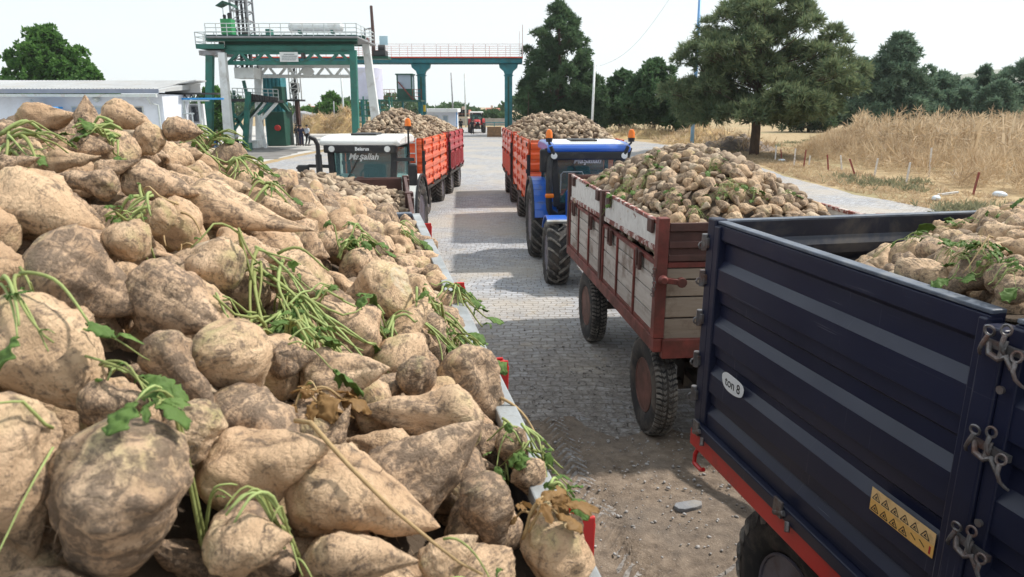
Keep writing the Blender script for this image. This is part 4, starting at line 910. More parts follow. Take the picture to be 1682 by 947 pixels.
# pale silo by the right legs
sp = at(606, 205, 72); sp.z = 0
T = thing('pale_silo', 'pale lilac steel cylinder standing behind the white gantry leg', 'silo', sp)
K = lambda u, v: at(u, v, 72) - sp; r = K(622, 0).x - .0
mb = MB(); mb.lathe([(K(0, 163).z, r), (K(0, 112).z, r), (K(0, 108).z, r * .8)], 'z', 28); mb.build('silo_shell', pmat('lilac white sheet', (.62, .62, .76), .5, 0, .1, 1, (.5, .48, .5), .3, 1, .03), T, smooth=True)
mb = MB()
for a in range(4): q = a * math.pi / 2 + .7; mb.beam((r * .8 * math.cos(q), r * .8 * math.sin(q), 0), (r * .8 * math.cos(q), r * .8 * math.sin(q), K(0, 163).z), .2, .2)
mb.build('silo_legs', M['teal'], T)
mb = MB(); mb.tube([K(600, 200), K(600, 112)], .1, 8); mb.build('down_pipe', M['palerail'], T)
sc_ = at(628, 165, 70); sc_.z = 0
T = thing('access_stair', 'green access scaffold with pale rungs under the cabin landing', 'scaffold', sc_)
K = lambda u, v: at(u, v, 70) - sc_
mb = MB()
for u in (588, 600, 632):
    for y in (0, 1.4): mb.beam((K(u, 0).x, y, 0), (K(u, 0).x, y, K(0, 158).z), .12, .12)
for v in (164, 172, 180, 190, 200): mb.beam(K(588, v), K(632, v), .1, .12)
mb.build('scaffold_frame', M['steelgreen'], T)

# ------------------------------------------------------------------ buildings
bb = at(0, 150, 44); bz = bb.z
bx0, bx1 = at(-160, 150, 44).x, at(265, 150, 44).x
T = thing('long_building', 'long pale blue single storey building with white sheet roof behind the beet heap', 'building', (bx1, 44, 0))
zr = at(100, 133, 50).z; wl = bx0 - bx1
mb = MB(); mb.box(wl, 0, 0, 3.6, 0, bz - .15); mb.build('wall', M['plaster'], T, .02)
mb = MB(); mb.hexa([(wl - .3, -.7, bz), (.2, -.7, bz - .05), (.3, 4.4, bz + .25), (wl - .3, 4.4, bz + .35)], [(wl - .3, -.7, bz + .14), (.2, -.7, bz + .09), (.3, 4.4, zr - .15), (wl - .3, 4.4, zr + .05)]); rf = mb.build('roof', M['roofsheet'], T)
mb = MB()
for i in range(70):
    x = wl + (1 - (i + .5) / 70) * -wl; mb.beam((x, -.72, bz + .15), (x, 4.35, zr - .02), .07, .06)
mb.build('roof_seams', M['roofsheet'], rf)
mb = MB(); mb.box(wl, .2, -.76, -.705, bz - .12, bz + .13); mb.build('fascia', M['roofedge'], T)
mb = MB(); mb.beam((wl, -.84, bz - .22), (.1, -.84, bz - .26), .2, .16); mb.tube([(-.5, -.84, bz - .3), (-.5, -.55, bz - .7), (-.25, -.12, bz - .8), (-.25, -.12, 0)], .06, 8); mb.build('gutter', M['palerail'], T)
zw0, zw1 = at(0, 196, 44).z, at(0, 174, 44).z
for (u0, u1, dark) in ((118, 150, 0), (152, 196, 0), (198, 236, 1)):
    xa, xb = at(u0, 180, 44).x - bx1, at(u1, 180, 44).x - bx1
    mb = MB(); mb.box(xa, xb, -.05, .02, zw0, zw1); w = mb.build('window', M['palerail'], T, .01)
    n = 2 if dark else 1; m2 = MB()
    for k in range(n): a = xa + (xb - xa) * k / n; m2.box(a + .08, a + (xb - xa) / n - .08, -.075, -.052, zw0 + .08, zw1 - .08)
    m2.build('pane', M['glassdark' if dark else 'glasspale'], w)
mb = MB(); mb.tube([(at(25, 0, 44).x - bx1, -.3, bz - .9), (at(32, 0, 44).x - bx1, -.5, bz - .5), (at(40, 0, 44).x - bx1, -.3, bz - .9)], .05, 6); mb.lathe([(0, .05), (.1, .16), (.3, .2)], 'y', 12, (at(138, 0, 44).x - bx1, -.5, bz - .45)); mb.build('wall_lamp', M['palerail'], T)
# gabled end block and canopy shed
gx0, gx1 = at(266, 150, 47).x, at(330, 150, 47).x
T = thing('canopy_shed', 'open sided shed with sloping roof and steel trusses right of the long building', 'shed', (gx0, 47, 0))
Z = lambda v: at(300, v, 47).z; W_ = gx1 - gx0
mb = MB(); mb.hexa([(-.3, -.6, Z(147)), (W_, -.6, Z(133)), (W_, 1.0, Z(133)), (-.3, 1.0, Z(147))], [(-.3, -.6, Z(145)), (W_, -.6, Z(131)), (W_, 1.0, Z(131)), (-.3, 1.0, Z(145))]); mb.build('roof', M['roofsheet'], T)
mb = MB(); mb.prism([(0, Z(170)), (W_ * .93, Z(152)), (W_ * .93, Z(136)), (0, Z(147.5))], .4, .5); mb.box(0, W_ * .93, .5, .75, 0, Z(170)); mb.build('wall', M['plaster_w'], T)
mb = MB(); mb.box(-.1, W_ + 1.2, -.3, .2, Z(155), Z(152)); 
for k in range(6): a = W_ * k / 6; mb.beam((a, -.05, Z(165)), (a + W_ / 12, -.05, Z(155)), .06, .06); mb.beam((a + W_ / 12, -.05, Z(155)), (a + W_ / 6, -.05, Z(165)), .06, .06)
mb.build('canopy_truss', M['darksteel'], T)
mb = MB(); mb.box(-.1, W_ + 1.6, -.45, -.3, Z(163.5), Z(160.5)); mb.build('pipe', M['bluetank'], T, .02)
mb = MB(); mb.box(-.05, W_ * 1.25, -.42, -.3, Z(166), Z(164)); 
for x in (.2, W_ * .55, W_ * .95): mb.box(x, x + .14, -.4, -.26, 0, Z(166))
mb.tube([(0, -.5, Z(186)), (W_ * .85, -.5, Z(186))], .05, 6); mb.tube([(W_ * .8, -.5, Z(186)), (W_ * .8, -.5, Z(203))], .05, 6); mb.build('frame', M['palerail'], T)
for (u, a0, a1) in ((298, 172, 202), (315, 172, 202)):
    mb = MB(); x = at(u, 180, 47).x - gx0; mb.box(x - .3, x + .3, .43, .5, Z(a1), Z(a0)); wv = mb.build('window', M['greysteel'], T); m2 = MB(); m2.box(x - .22, x + .22, (.40), .428, Z(a1) + .1, Z(a0) - .1); m2.build('pane', M['glassdark'], wv)
tk = at(270, 200, 45.5); tk.z = 0
T = thing('blue_tank', 'bright blue plastic water tank at the building corner', 'tank', tk)
mb = MB(); h = at(270, 171, 45.5).z; mb.lathe([(.0, .38), (h - .15, .38), (h, .25)], 'z', 20); mb.build('tank_body', M['bluetank'], T, smooth=True); mb = MB(); mb.lathe([(h - .01, .16), (h + .1, .16), (h + .12, .05)], 'z', 14); mb.build('lid', M['bluetank'], T)
bl = at(33, 200, 42.5); bl.z = 0
T = thing('blue_container', 'bright blue plastic cover leaning at the wall of the long building', 'container', bl)
x0, x1, zt, zl = at(5, 0, 42.5).x - bl.x, at(62, 0, 42.5).x - bl.x, at(0, 175, 42.5).z, at(0, 197, 42.5).z
mb = MB(); mb.box(x0, x1, -.3, .9, 0, zl - .05); mb.box(x0 - .04, x1 + .04, -.36, .96, zl - .05, zl + .05); mb.hexa([(x0, -.3, zl + .05), (x1, -.3, zl + .05), (x1, .9, zl + .05), (x0, .9, zl + .05)], [(x0 + .05, -.22, zt), (x1 - .05, -.22, zt), (x1 - .05, .8, zt), (x0 + .05, .8, zt)]); mb.build('container_body', M['bluetank'], T, .03)
mb = MB(); mb.box(x0 + 1.0, x0 + 1.5, .0, .4, zt, zt + .1); mb.build('handle', M['rust_red'], T)
# pale kiosk and far wall, houses
kp = at(722, 215, 94); kp.z = 0
T = thing('gate_kiosk', 'small pale blue flat roofed kiosk beyond the beet trailers', 'kiosk', kp)
K = lambda u, v: at(u, v, 94) - kp
mb = MB(); mb.box(K(690, 0).x, K(745, 0).x, 0, 4, 0, K(0, 184).z); mb.build('wall', M['plaster'], T, .03)
mb = MB(); mb.box(K(683, 0).x, K(749, 0).x, -.9, 4.4, K(0, 184).z, K(0, 178).z); mb.build('roof', M['plaster_w'], T, .04)
for u0, u1 in ((700, 715), (722, 732)):
    mb = MB(); mb.box(K(u0, 0).x, K(u1, 0).x, -.06, .01, K(0, 206 if u0 == 700 else 214).z, K(0, 189).z); w = mb.build('window' if u0 == 700 else 'door', M['palerail'], T); m2 = MB(); m2.box(K(u0, 0).x + .12, K(u1, 0).x - .12, -.09, -.062, K(0, 204).z, K(0, 190.5).z); m2.build('pane', M['glasspale'], w)
mb = MB(); mb.box(K(746, 0).x, K(748, 0).x, -.8, -.6, 0, K(0, 184).z); mb.build('porch_post', M['bluepole'], T)
for (u0, u1, v0, Y, lab) in [(520, 592, 193, 125, 'low grey concrete wall behind the straw heaps'), (748, 832, 194, 125, 'low grey boundary wall behind the far red tractor'), (838, 880, 193, 120, 'low grey wall piece right of the gantry column')]:
    a = at(u0, v0, Y); b = at(u1, v0, Y); mb = MB(); mb.box(0, b.x - a.x, 0, .3, 0, a.z); nn = int((b.x - a.x) / 3)
    for k in range(nn + 1): mb.box((b.x - a.x) * k / max(1, nn) - .15, (b.x - a.x) * k / max(1, nn) + .15, -.06, .36, 0, a.z + .12)
    o = mb.build('boundary_wall', M['concrete'], loc=(a.x, Y, 0)); tag(o, lab, 'wall')
def house(u0, u1, vr, ve, Y, label):
    a, b = at(u0, ve, Y), at(u1, ve, Y); zr = at(u0, vr, Y).z; w = b.x - a.x; T = thing('house', label, 'house', (a.x, Y, 0))
    mb = MB(); mb.box(0, w, 0, 8, 0, a.z); mb.build('wall', M['walltan'], T)
    mb = MB(); mb.prism([(-.4, a.z), (8.4, a.z), (4, zr)], -.5, w + .5, 'yz'); r = mb.build('roof', M['tiles'], T)
    m2 = MB(); m2.box(w * .3, w * .3 + .6, 4.6, 5.2, zr - 1.2, zr + .7); m2.build('chimney', M['walltan'], r)
    for k in range(3): m3 = MB(); x = w * (k + .5) / 3; m3.box(x - .6, x + .6, -.05, .02, 1.2, 2.6); m3.build('window', M['glassdark'], T)
house(751, 768, 180, 187, 150, 'red roofed house left of the far tractor'); house(800, 818, 177, 182, 200, 'red roofed house right of the far tractor'); house(494, 512, 174, 179, 210, 'red roofed house at the far left behind small trees')
a = at(480, 205, 100)
T = thing('low_shed', 'low grey roofed shed left of the straw heaps', 'shed', (a.x, 100, 0))
mb = MB(); mb.box(0, 5, 0, 4, 0, 1.3); mb.build('wall', M['concrete'], T); mb = MB(); mb.prism([(-.2, 1.3), (5.4, 1.3), (5.2, 1.5), (.6, 2.6)], -.3, 4.3); mb.build('roof', M['greysteel'], T)
# wooden crate and barrier on the far road
cp = gnd(812, 224)
T = thing('wooden_crate', 'brown wooden crate on the road by the right gantry column', 'crate', cp)
mb = MB(); mb.box(-.75, .75, -.6, .6, .12, 1.0)
mb.build('crate_box', M['crate'], T, .03)
mb = MB()
for z in (.3, .55, .8): mb.box(-.79, .79, -.64, -.6, z - .09, z + .09)
for x in (-.7, .7, 0): mb.box(x - .07, x + .07, -.68, -.64, .12, 1.02)
mb.box(-.8, .8, -.65, .65, 0, .11); mb.box(-.8, .8, -.65, .65, 1.0, 1.06); mb.build('slats', M['crate'], T, .01)
bp = gnd(812, 211)
T = thing('road_barrier', 'low turquoise rail barrier across the far road', 'barrier', bp)
mb = MB(); mb.tube([(-2, 0, .9), (2.6, 0, .9)], .06, 6); mb.tube([(-2, 0, .5), (2.6, 0, .5)], .05, 6)
for x in (-2, 0, 2.6): mb.tube([(x, 0, 0), (x, 0, .95)], .06, 6)
mb.build('rail', M['teal'], T)
# ------------------------------------------------------------------ wheels
_wheels = {}
def wheel(parent, c, R, w, rr, tread, rimmat, side, bolts=6, lugmat=None):
    key = (R, w, rr, tread, rimmat.name)
    if key not in _wheels:
        t = empty('wheel'); mb = MB(); d = R - rr; prof = [(-.36 * w, rr * .97), (-.44 * w, rr + .12 * d), (-.5 * w, rr + .42 * d), (-.49 * w, rr + .7 * d), (-.44 * w, R - .10 * d), (-.36 * w, R - .02 * d), (-.2 * w, R), (0, R * 1.002)]
        prof = prof + [(-a, r) for a, r in reversed(prof[:-1])]
        mb.lathe(prof, 'x', 56, closed=True); ty = mb.build('tyre', M['rubber'], t, smooth='all')
        mb = MB()
        def surf(x):
            return float(np.interp(abs(x) / w, [0, .2, .36, .44, .49, .5], [R, R, R - .02 * d, R - .1 * d, R - .3 * d, R - .55 * d]))
        def lug(xs, ph, dw, h):
            n = len(xs); vs = []
            for x, p in zip(xs, ph):
                r0 = surf(x) - .012; r1 = surf(x) + h; s = 1 if abs(x) < .44 * w else .985
                for r, a in ((r0, p - dw), (r0, p + dw), (r1, p + dw * .72), (r1, p - dw * .72)): vs.append((x * (1.0 if abs(x) < .4 * w else 1.03), r * math.cos(a), r * math.sin(a)))
            fs = [(3, 2, 1, 0), tuple(4 * (n - 1) + k for k in range(4))]
            for i in range(n - 1):
                for k in range(4): fs.append((4 * i + k, 4 * i + (k + 1) % 4, 4 * i + 4 + (k + 1) % 4, 4 * i + 4 + k))
            mb.add(vs, fs)
        if tread == 'chevron':
            n = int(round(2 * math.pi * R / .20))
            for i in range(n):
                for s in (-1, 1):
                    p0 = 2 * math.pi * (i + (.5 if s > 0 else 0)) / n; ts = (-.03, .12, .27, .40, .475, .50); lug([s * a * w for a in ts], [p0 + a * .62 for a in ts], .028 / R, .042)
        elif tread == 'implement':
            n = int(round(2 * math.pi * R / .13))
            for i in range(n):
                for s in (-1, 1):
                    p0 = 2 * math.pi * (i + (.5 if s > 0 else 0)) / n; ts = (.03, .2, .34, .44, .49); lug([s * a * w for a in ts], [p0 + a * .75 for a in ts], .03 / R, .022)
        else:
            n = int(round(2 * math.pi * R / .055))
            for i in range(n):
                for s in (-1, 1):
                    p0 = 2 * math.pi * (i + (.5 if s > 0 else 0)) / n
                    lug([s * a * w for a in (.05, .13, .20)], [p0 + .03, p0, p0 + .03], .018 / R, .010); lug([s * a * w for a in (.24, .34, .44)], [p0 + .02, p0 + .05, p0 + .05], .019 / R, .010)
        mb.build('tread', lugmat or M['rubber_lug'], t)
        mb = MB(); mb.lathe([(.40 * w, rr * 1.0), (.43 * w, rr * .985), (.42 * w, rr * .94), (.33 * w, rr * .91), (.22 * w, rr * .88), (.12 * w, rr * .80), (.08 * w, rr * .62), (.10 * w, rr * .50), (.20 * w, rr * .44), (.22 * w, rr * .2), (.34 * w, rr * .19), (.36 * w, rr * .15), (.36 * w, .004)], 'x', 40)
        mb.lathe([(-.40 * w, rr), (-.2 * w, rr * .9), (-.05 * w, rr * .6), (-.05 * w, .01)], 'x', 30)
        rim = mb.build('rim', rimmat, t, smooth=True)
        mb = MB()
        for k in range(bolts):
            a = 2 * math.pi * k / bolts; mb.lathe([(.19 * w, rr * .055), (.30 * w, rr * .05), (.30 * w, .001)], 'x', 6, (0, rr * .33 * math.cos(a), rr * .33 * math.sin(a)))
        for k in range(bolts):
            a = 2 * math.pi * (k + .5) / bolts; mb.lathe([(.06 * w, rr * .07), (.095 * w, rr * .065), (.095 * w, .001)], 'x', 10, (0, rr * .68 * math.cos(a), rr * .68 * math.sin(a)))
        mb.build('wheel_bolts', M['chassis'], t)
        _wheels[key] = t; t.parent = parent; r = t
    else:
        r = copy_tree(_wheels[key], parent)
    r.location = c; r.rotation_euler = (R_.uniform(0, 6.28), 0, 0) if side > 0 else (R_.uniform(0, 6.28), 0, math.pi)
    return r
def sub(parent, name, mat, fn, bev=.004, smooth=False):
    mb = MB(); fn(mb); return mb.build(name, mat, parent, bev, smooth)

# ------------------------------------------------------------------ old wooden farm trailer
def wood_trailer(label, loc, rz, Lg, W, brown=False, group=None):
    t = thing('wooden_trailer', label, 'trailer', loc, rz, group)
    zb, z1 = 1.06, 1.84; lp = [(1.14, 1.33), (1.345, 1.53), (1.545, 1.69), (1.705, 1.80)]
    sub(t, 'floor', M['chassis'], lambda m: m.box(.06, W - .06, .06, Lg - .06, zb + .02, zb + .1))
    sub(t, 'sill', M['rust_red'], lambda m: (m.box(-.01, .07, 0, Lg, zb - .04, zb + .09), m.box(W - .07, W + .01, 0, Lg, zb - .04, zb + .09)), .008)
    for ya, yb in ((-.02, .06), (Lg - .06, Lg + .01)): sub(t, 'end_sill', M['rust_red'], lambda m: m.box(.072, W - .072, ya, yb, zb - .10, zb + .085), .008)
    def frame(m):
        for y in (.5, 1.4, 2.4, 3.35, Lg - .3): m.beam((.1, y, zb - .1), (W - .1, y, zb - .1), .08, .12)
        for x in (.55, W - .55): m.beam((x, .05, zb - .24), (x, Lg - .05, zb - .24), .1, .18)
    sub(t, 'chassis_frame', M['chassis'], frame)
    for y in (.50, Lg - 1.15):
        ax = sub(t, 'axle', M['chassis'], lambda m: (m.beam((.1, y, .5), (W - .1, y, .5), .1, .1), m.beam((.5, y - .4, .66), (.5, y + .4, .66), .08, .07), m.beam((W - .5, y - .4, .66), (W - .5, y + .4, .66), .08, .07), m.box(.45, .6, y - .1, y + .1, .5, zb - .3), m.box(W - .6, W - .45, y - .1, y + .1, .5, zb - .3)))
        wheel(t, (.165, y, .495), .495, .225, .275, 'road', M['rim_rust'], -1); wheel(t, (W - .165, y, .495), .495, .225, .275, 'road', M['rim_rust'], 1)
    sub(t, 'drawbar', M['chassis'], lambda m: (m.beam((W / 2 - .45, Lg, .75), (W / 2, Lg + 1.3, .6), .08, .1), m.beam((W / 2 + .45, Lg, .75), (W / 2, Lg + 1.3, .6), .08, .1)) if False else (m.beam((W / 2 - .45, 0, .75), (W / 2, -1.2, .62), .08, .1), m.beam((W / 2 + .45, 0, .75), (W / 2, -1.2, .62), .08, .1)))
    mid = Lg * .505; up = M['brown_steel'] if brown else M['peel']; upe = M['brown_steel'] if brown else M['peeledge']
    for s, x0 in ((-1, 0.0), (1, W)):
        X = lambda a: x0 + (a if s < 0 else -a)
        bx = lambda m, a, b, *r: m.box(min(X(a), X(b)), max(X(a), X(b)), *r)
        for ya, yb in ((.10, mid - .06), (mid + .06, Lg - .10)):
            sb = sub(t, 'side_board', M['plank'], lambda m: [bx(m, .022, .052, ya + R_.uniform(0, .006), yb, a, b) for a, b in lp], .004)
            def bars(m):
                bx(m, .012, .056, ya, yb, z1 - .035, z1 + .005); bx(m, .012, .056, ya, yb, zb + .092, zb + .128)
                n = 3
                for k in range(n + 1):
                    y = ya + (yb - ya) * k / n; y = min(max(y, ya + .025), yb - .025); bx(m, .0, .0215, y - .017, y + .017, zb + .06, z1 - .02)
            sub(sb, 'board_frame', M['rust_red'], bars, .004)
            for k in (.22, .78):
                y = ya + (yb - ya) * k; sub(sb, 'board_latch', M['brown_steel'], lambda m: (bx(m, -.035, -.002, y - .06, y + .06, z1 - .16, z1 + .02), bx(m, -.05, -.0345, y - .02, y + .02, z1 - .12, z1 + .05)), .006)
            za0, za1 = (1.93, 1.885) if ya < mid - .5 else (1.88, 1.85)
            tp = 2.215
            def ub(m): m.hexa([(X(.03), ya, za0 + .05), (X(.055), ya, za0 + .05), (X(.055), yb, za1 + .05), (X(.03), yb, za1 + .05)], [(X(.03), ya, tp - .04), (X(.055), ya, tp - .04), (X(.055), yb, tp - .025), (X(.03), yb, tp - .025)])
            u = sub(t, 'upper_board', up, ub, .003)
            def ue(m):
                m.beam((X(.04), ya, za0 + .025), (X(.04), yb, za1 + .025), .045, .05); m.beam((X(.042), ya, tp - .02), (X(.042), yb, tp - .005), .04, .035)
            sub(u, 'edge_rail', upe, ue, .004)
            for k in (.1, .88):
                y = ya + (yb - ya) * k; sub(u, 'clamp', M['brown_steel'], lambda m: bx(m, -.01, .018, y - .07, y + .07, tp - .13, tp - .0), .006)
        for y in (.0, mid - .055, Lg - .1):
            sub(t, 'corner_post' if y != mid - .055 else 'side_post', M['brown_steel'] if y != 0 else M['rust_red'], lambda m: (bx(m, -.015, .085, y, y + .1 if y != mid - .055 else y + .11, zb + .095, z1 + (.42 if y == 0 else .4))), .008)
    for y, dr in ((.0, 1), (Lg, -1)):
        Y = lambda a: y + a * dr
        by = lambda m, x0, x1, a, b, z0, zz: m.box(x0, x1, min(Y(a), Y(b)), max(Y(a), Y(b)), z0, zz)
        eb = sub(t, 'end_board', M['plank_end'], lambda m: [by(m, .09, W - .09, .02, .055, a, b) for a, b in lp], .005)
        sub(eb, 'end_frame', M['rust_red'], lambda m: by(m, .09, W - .09, .012, .06, z1 - .03, z1 + .02), .005)
        for x in (W * .36, W * .68): sub(eb, 'end_bar', M['rust_red'], lambda m: by(m, x - .04, x + .04, -.012, .018, zb + .1, z1 - .032), .005)
        sub(t, 'end_upper_panel', M['brown_steel'], lambda m: (by(m, .088, W - .088, .03, .06, z1 + .03, 2.2), by(m, .088, W - .088, -.0, .029, 2.14, 2.215), by(m, .088, W - .088, -.0, .029, 1.99, 2.05), by(m, .088, W - .088, .0, .029, z1 + .03, z1 + .09), [by(m, x - .05, x + .05, -.02, -.001, z1 - .2, 2.23) for x in (W * .3, W * .68)]), .006)
    sub(t, 'hook_latch', M['rust_red'], lambda m: (m.lathe([(-.05, .03), (-.02, .045), (.0, .045), (.03, .03)], 'y', 10, (.03, -.05, 1.72)), m.beam((.03, -.06, 1.72), (.18, -.08, 1.70), .04, .05), m.lathe([(-.03, .045), (.02, .045)], 'y', 10, (.19, -.08, 1.70))), .004, True)
    sub(t, 'chain', M['hookmetal'], lambda m: [m.torus((-.03, .02 + .02 * math.sin(k), 1.80 - k * .03), (1, .0 if k % 2 else 1, 0), .016, .005, 8, 5) for k in range(9)], 0)
    sub(t, 'reflector', M['redtr'], lambda m: m.lathe([(-.02, .04), (.0, .04)], 'x', 12, (-.0, .05, 1.3)), 0) if False else None
    return t
WT = wood_trailer('old wooden farm trailer with peeling white upper boards, full of beets, behind the navy trailer', (1.30, 5.95, 0), math.atan(.1), 4.5, 2.12)
TT = wood_trailer('beet trailer with brown end board between the grey rimmed trailer and white tractor', (-2.88, 5.62, 0), .17, 4.15, 2.1, True)

# ------------------------------------------------------------------ navy tipping trailer
DR = math.atan(.2037)
DT = thing('tipping_trailer', 'dark navy ribbed steel tipping trailer with red chassis rail in the right foreground', 'trailer', (1.175, 4.02, 0), DR)
DM = Matrix.Translation((1.175, 4.02, 0)) @ Matrix.Rotation(DR, 4, 'Z'); DI = DM.inverted()
def onwall(u, v, lx=0.0):
    o = DI @ Vector((0, 0, CAM_H)); d = DI.to_3x3() @ ray(u, v); k = (lx - o.x) / d.x; q = o + d * k; return q.y, q.z
DW, DL, ZT, ZB = 2.28, 4.3, 2.55, 1.30
def ribprof(inner=False):
    pr = [(.035, ZT), (.0, ZT - .01), (.0, ZT - .09), (.032, ZT - .115)]; z = 2.345
    for lz in (2.306, 1.972, 1.664, 1.40):
        pr += [(.030, lz + .03), (-.006, lz - .018), (-.008, lz - .135), (.012, lz - .142), (.014, lz - .215), (.033, lz - .232)] if lz > 1.5 else [(.034, lz + .04), (-.004, lz - .015), (-.004, ZB)]
    return pr
def navy_side(x0, s):
    pr = ribprof(); poly = [(x0 - s * -o if False else x0 + s * o, z) for o, z in pr] + [(x0 + s * .075, ZB)]
    inn = [(.075, ZB), (.062, 1.64), (.085, 1.70), (.085, 1.95), (.062, 2.0), (.062, 2.24), (.085, 2.29), (.085, 2.42), (.06, 2.46), (.06, ZT)]
    return [(x0 + s * o, z) for o, z in pr] + [(x0 + s * o, z) for o, z in inn]
seam = onwall(1641, 560)[0]
for s, x0 in ((1, 0.0), (-1, DW)):
    for ya, yb in ((seam + .045, -.075), (-DL + .08, seam - .045)):
        w = sub(DT, 'side_panel', M['navy'], lambda m: m.prism(navy_side(x0, s), ya, yb, 'xz'), .003)
        X = lambda a: x0 + s * a
        sub(w, 'top_edge', M['navy_edge'], lambda m: m.box(min(X(.002), X(.062)), max(X(.002), X(.062)), ya, yb, ZT - .004, ZT + .012), .004)
        for a, b in ((ya - .002, ya + .032), (yb - .055, yb + .002)): sub(w, 'end_frame', M['navy'], lambda m: m.box(min(X(-.016), X(.05)), max(X(-.016), X(.05)), a, b, ZB, ZT - .015), .006)
    bx = lambda m, a, b, *r: m.box(min(X(a), X(b)), max(X(a), X(b)), *r)
    sub(DT, 'side_post', M['navy'], lambda m: (bx(m, -.03, .06, seam - .042, seam + .042, ZB - .02, ZT - .03)), .008)
    for ya, yb in ((-.07, .02), (-DL, -DL + .07)): sub(DT, 'corner_post', M['navy'], lambda m: bx(m, -.012, .07, ya, yb, ZB - .02, ZT + .02), .01)
    sub(DT, 'lower_rail', M['navy'], lambda m: bx(m, -.045, .05, -DL, -.02, ZB - .075, ZB - .005), .008)
    sub(DT, 'chassis_rail', M['red_rail'], lambda m: (bx(m, -.03, .08, -DL, .015, ZB - .19, ZB - .08)), .006)
    for z in (1.45, 1.68, 1.95, 2.2, 2.42):
        def hinge(m):
            m.tube([(X(-.02), .02, z - .05), (X(-.02), .02, z + .05)], .022, 8); bx(m, -.03, .0, -.02, .03, z - .03, z + .03); m.torus((X(-.035), .03, z - .02), (0, 1, 0), .02, .007, 8, 5)
        sub(DT, 'hinge', M['hookmetal'], hinge, .003)
def gatewall(y, dr):
    pr = [(0, ZT), (0, ZT - .08), (.03, ZT - .11), (.03, 2.33), (-.005, 2.27), (-.005, 2.12), (.02, 2.08), (.03, 2.0), (-.005, 1.94), (-.005, 1.75), (.03, 1.66), (-.005, 1.6), (-.005, ZB)]
    inn = [(.07, ZB), (.06, 1.75), (.085, 1.8), (.085, 2.0), (.06, 2.04), (.06, 2.30), (.088, 2.345), (.088, 2.40), (.062, 2.45), (.062, ZT)]
    return [(y + dr * o, z) for o, z in pr] + [(y + dr * o, z) for o, z in inn]
g = sub(DT, 'tailgate', M['navy_in'], lambda m: m.prism(gatewall(.0, -1), .072, DW - .072, 'yz'), .003)
sub(g, 'gate_edge', M['navy_edge'], lambda m: m.box(.072, DW - .072, -.062, -.002, ZT - .004, ZT + .01), .003)
sub(DT, 'front_panel', M['navy_in'], lambda m: m.prism(gatewall(-DL, 1), .072, DW - .072, 'yz'), .003)
sub(DT, 'floor', M['navy_in'], lambda m: m.box(.07, DW - .07, -DL + .07, -.07, ZB - .06, ZB + .02))
def dframe(m):
    for x in (.62, DW - .62): m.beam((x, -DL, ZB - .26), (x, .0, ZB - .26), .12, .2)
    for y in (-.05, -.9, -1.9, -2.9, -4.1): m.beam((.08, y, ZB - .13), (DW - .08, y, ZB - .13), .1, .1)
    m.beam((DW / 2 - .4, -DL, .8), (DW / 2, -DL - 1.4, .6), .1, .12); m.beam((DW / 2 + .4, -DL, .8), (DW / 2, -DL - 1.4, .6), .1, .12)
sub(DT, 'chassis_frame', M['chassis'], dframe)
for y in (-.86, -3.3):
    sub(DT, 'axle', M['chassis'], lambda m: (m.beam((.2, y, .53), (DW - .2, y, .53), .12, .12), m.beam((.6, y - .45, .78), (.6, y + .45, .78), .09, .1), m.beam((DW - .6, y - .45, .78), (DW - .6, y + .45, .78), .09, .1), m.box(.55, .7, y - .12, y + .12, .5, ZB - .3), m.box(DW - .7, DW - .55, y - .12, y + .12, .5, ZB - .3)))
    wheel(DT, (.34, y, .53), .53, .40, .29, 'implement', M['rim_grey'], -1); wheel(DT, (DW - .34, y, .53), .53, .40, .29, 'implement', M['rim_grey'], 1)
sub(DT, 'rope_hook', M['red_rail'], lambda m: m.tube([(.0, -.08, ZB - .15), (-.02, -.05, ZB - .24), (-.03, -.07, ZB - .29), (-.03, -.16, ZB - .29), (-.03, -.19, ZB - .27)], .014, 8), 0, True)
for y in (-.10, -1.0, -1.95):
    lk = sub(DT, 'drop_lock', M['hookmetal'], lambda m: (m.tube([(-.05, y - .05, ZB - .03), (-.05, y + .03, ZB - .07)], .016, 8), m.box(-.06, -.046, y - .035, y + .035, ZB - .07, ZB + .02), m.tube([(-.045, y - .075, ZB - .06), (-.06, y - .10, ZB - .10)], .014, 8)), .003)
def latch(y, z, rr):
    t = empty('latch', (-.03, y, z), 0, DT); t.scale = (.72, .72, .78)
    for k, (dy, dz, tl) in enumerate(((.075, .02, .25), (-.005, .045, -.12), (-.075, -.045, -.3))):
        sub(t, 'ring', M['hookmetal'], lambda m: m.torus((-.028, dy, dz + .03), (1, .25, tl), .021, .0065, 16, 6), 0, True)
        sub(t, 'hook', M['hookmetal'], lambda m: m.tube([(-.03, dy, dz + .01), (-.045, dy + tl * .03, dz - .025), (-.042, dy + tl * .08, dz - .055), (-.025, dy + tl * .13, dz - .075), (-.012, dy + tl * .16, dz - .085)], .011, 8, .006), 0, True)
    sub(t, 'shackle', M['hookmetal'], lambda m: (m.tube([(-.02, .075, .0), (-.035, .05, -.04), (-.035, .0, -.05), (-.03, -.03, -.03), (-.03, -.07, -.07)], .014, 8), m.tube([(-.02, -.005, .03), (-.035, -.005, -.04)], .013, 8), m.box(-.02, .0, -.10, .10, -.02, .01)), 0, True)
for u, v in ((1655, 570), (1630, 735), (1598, 895)):
    y, z = onwall(u, v, -.03); latch(y, z, 0)
for u, v in ((1612, 858), (1648, 640)): sub(DT, 'bolt', M['hookmetal'], lambda m: m.lathe([(-.0, .014), (.012, .012), (.014, .002)], 'x', 10, (-.045, *onwall(u, v, -.03))), 0)
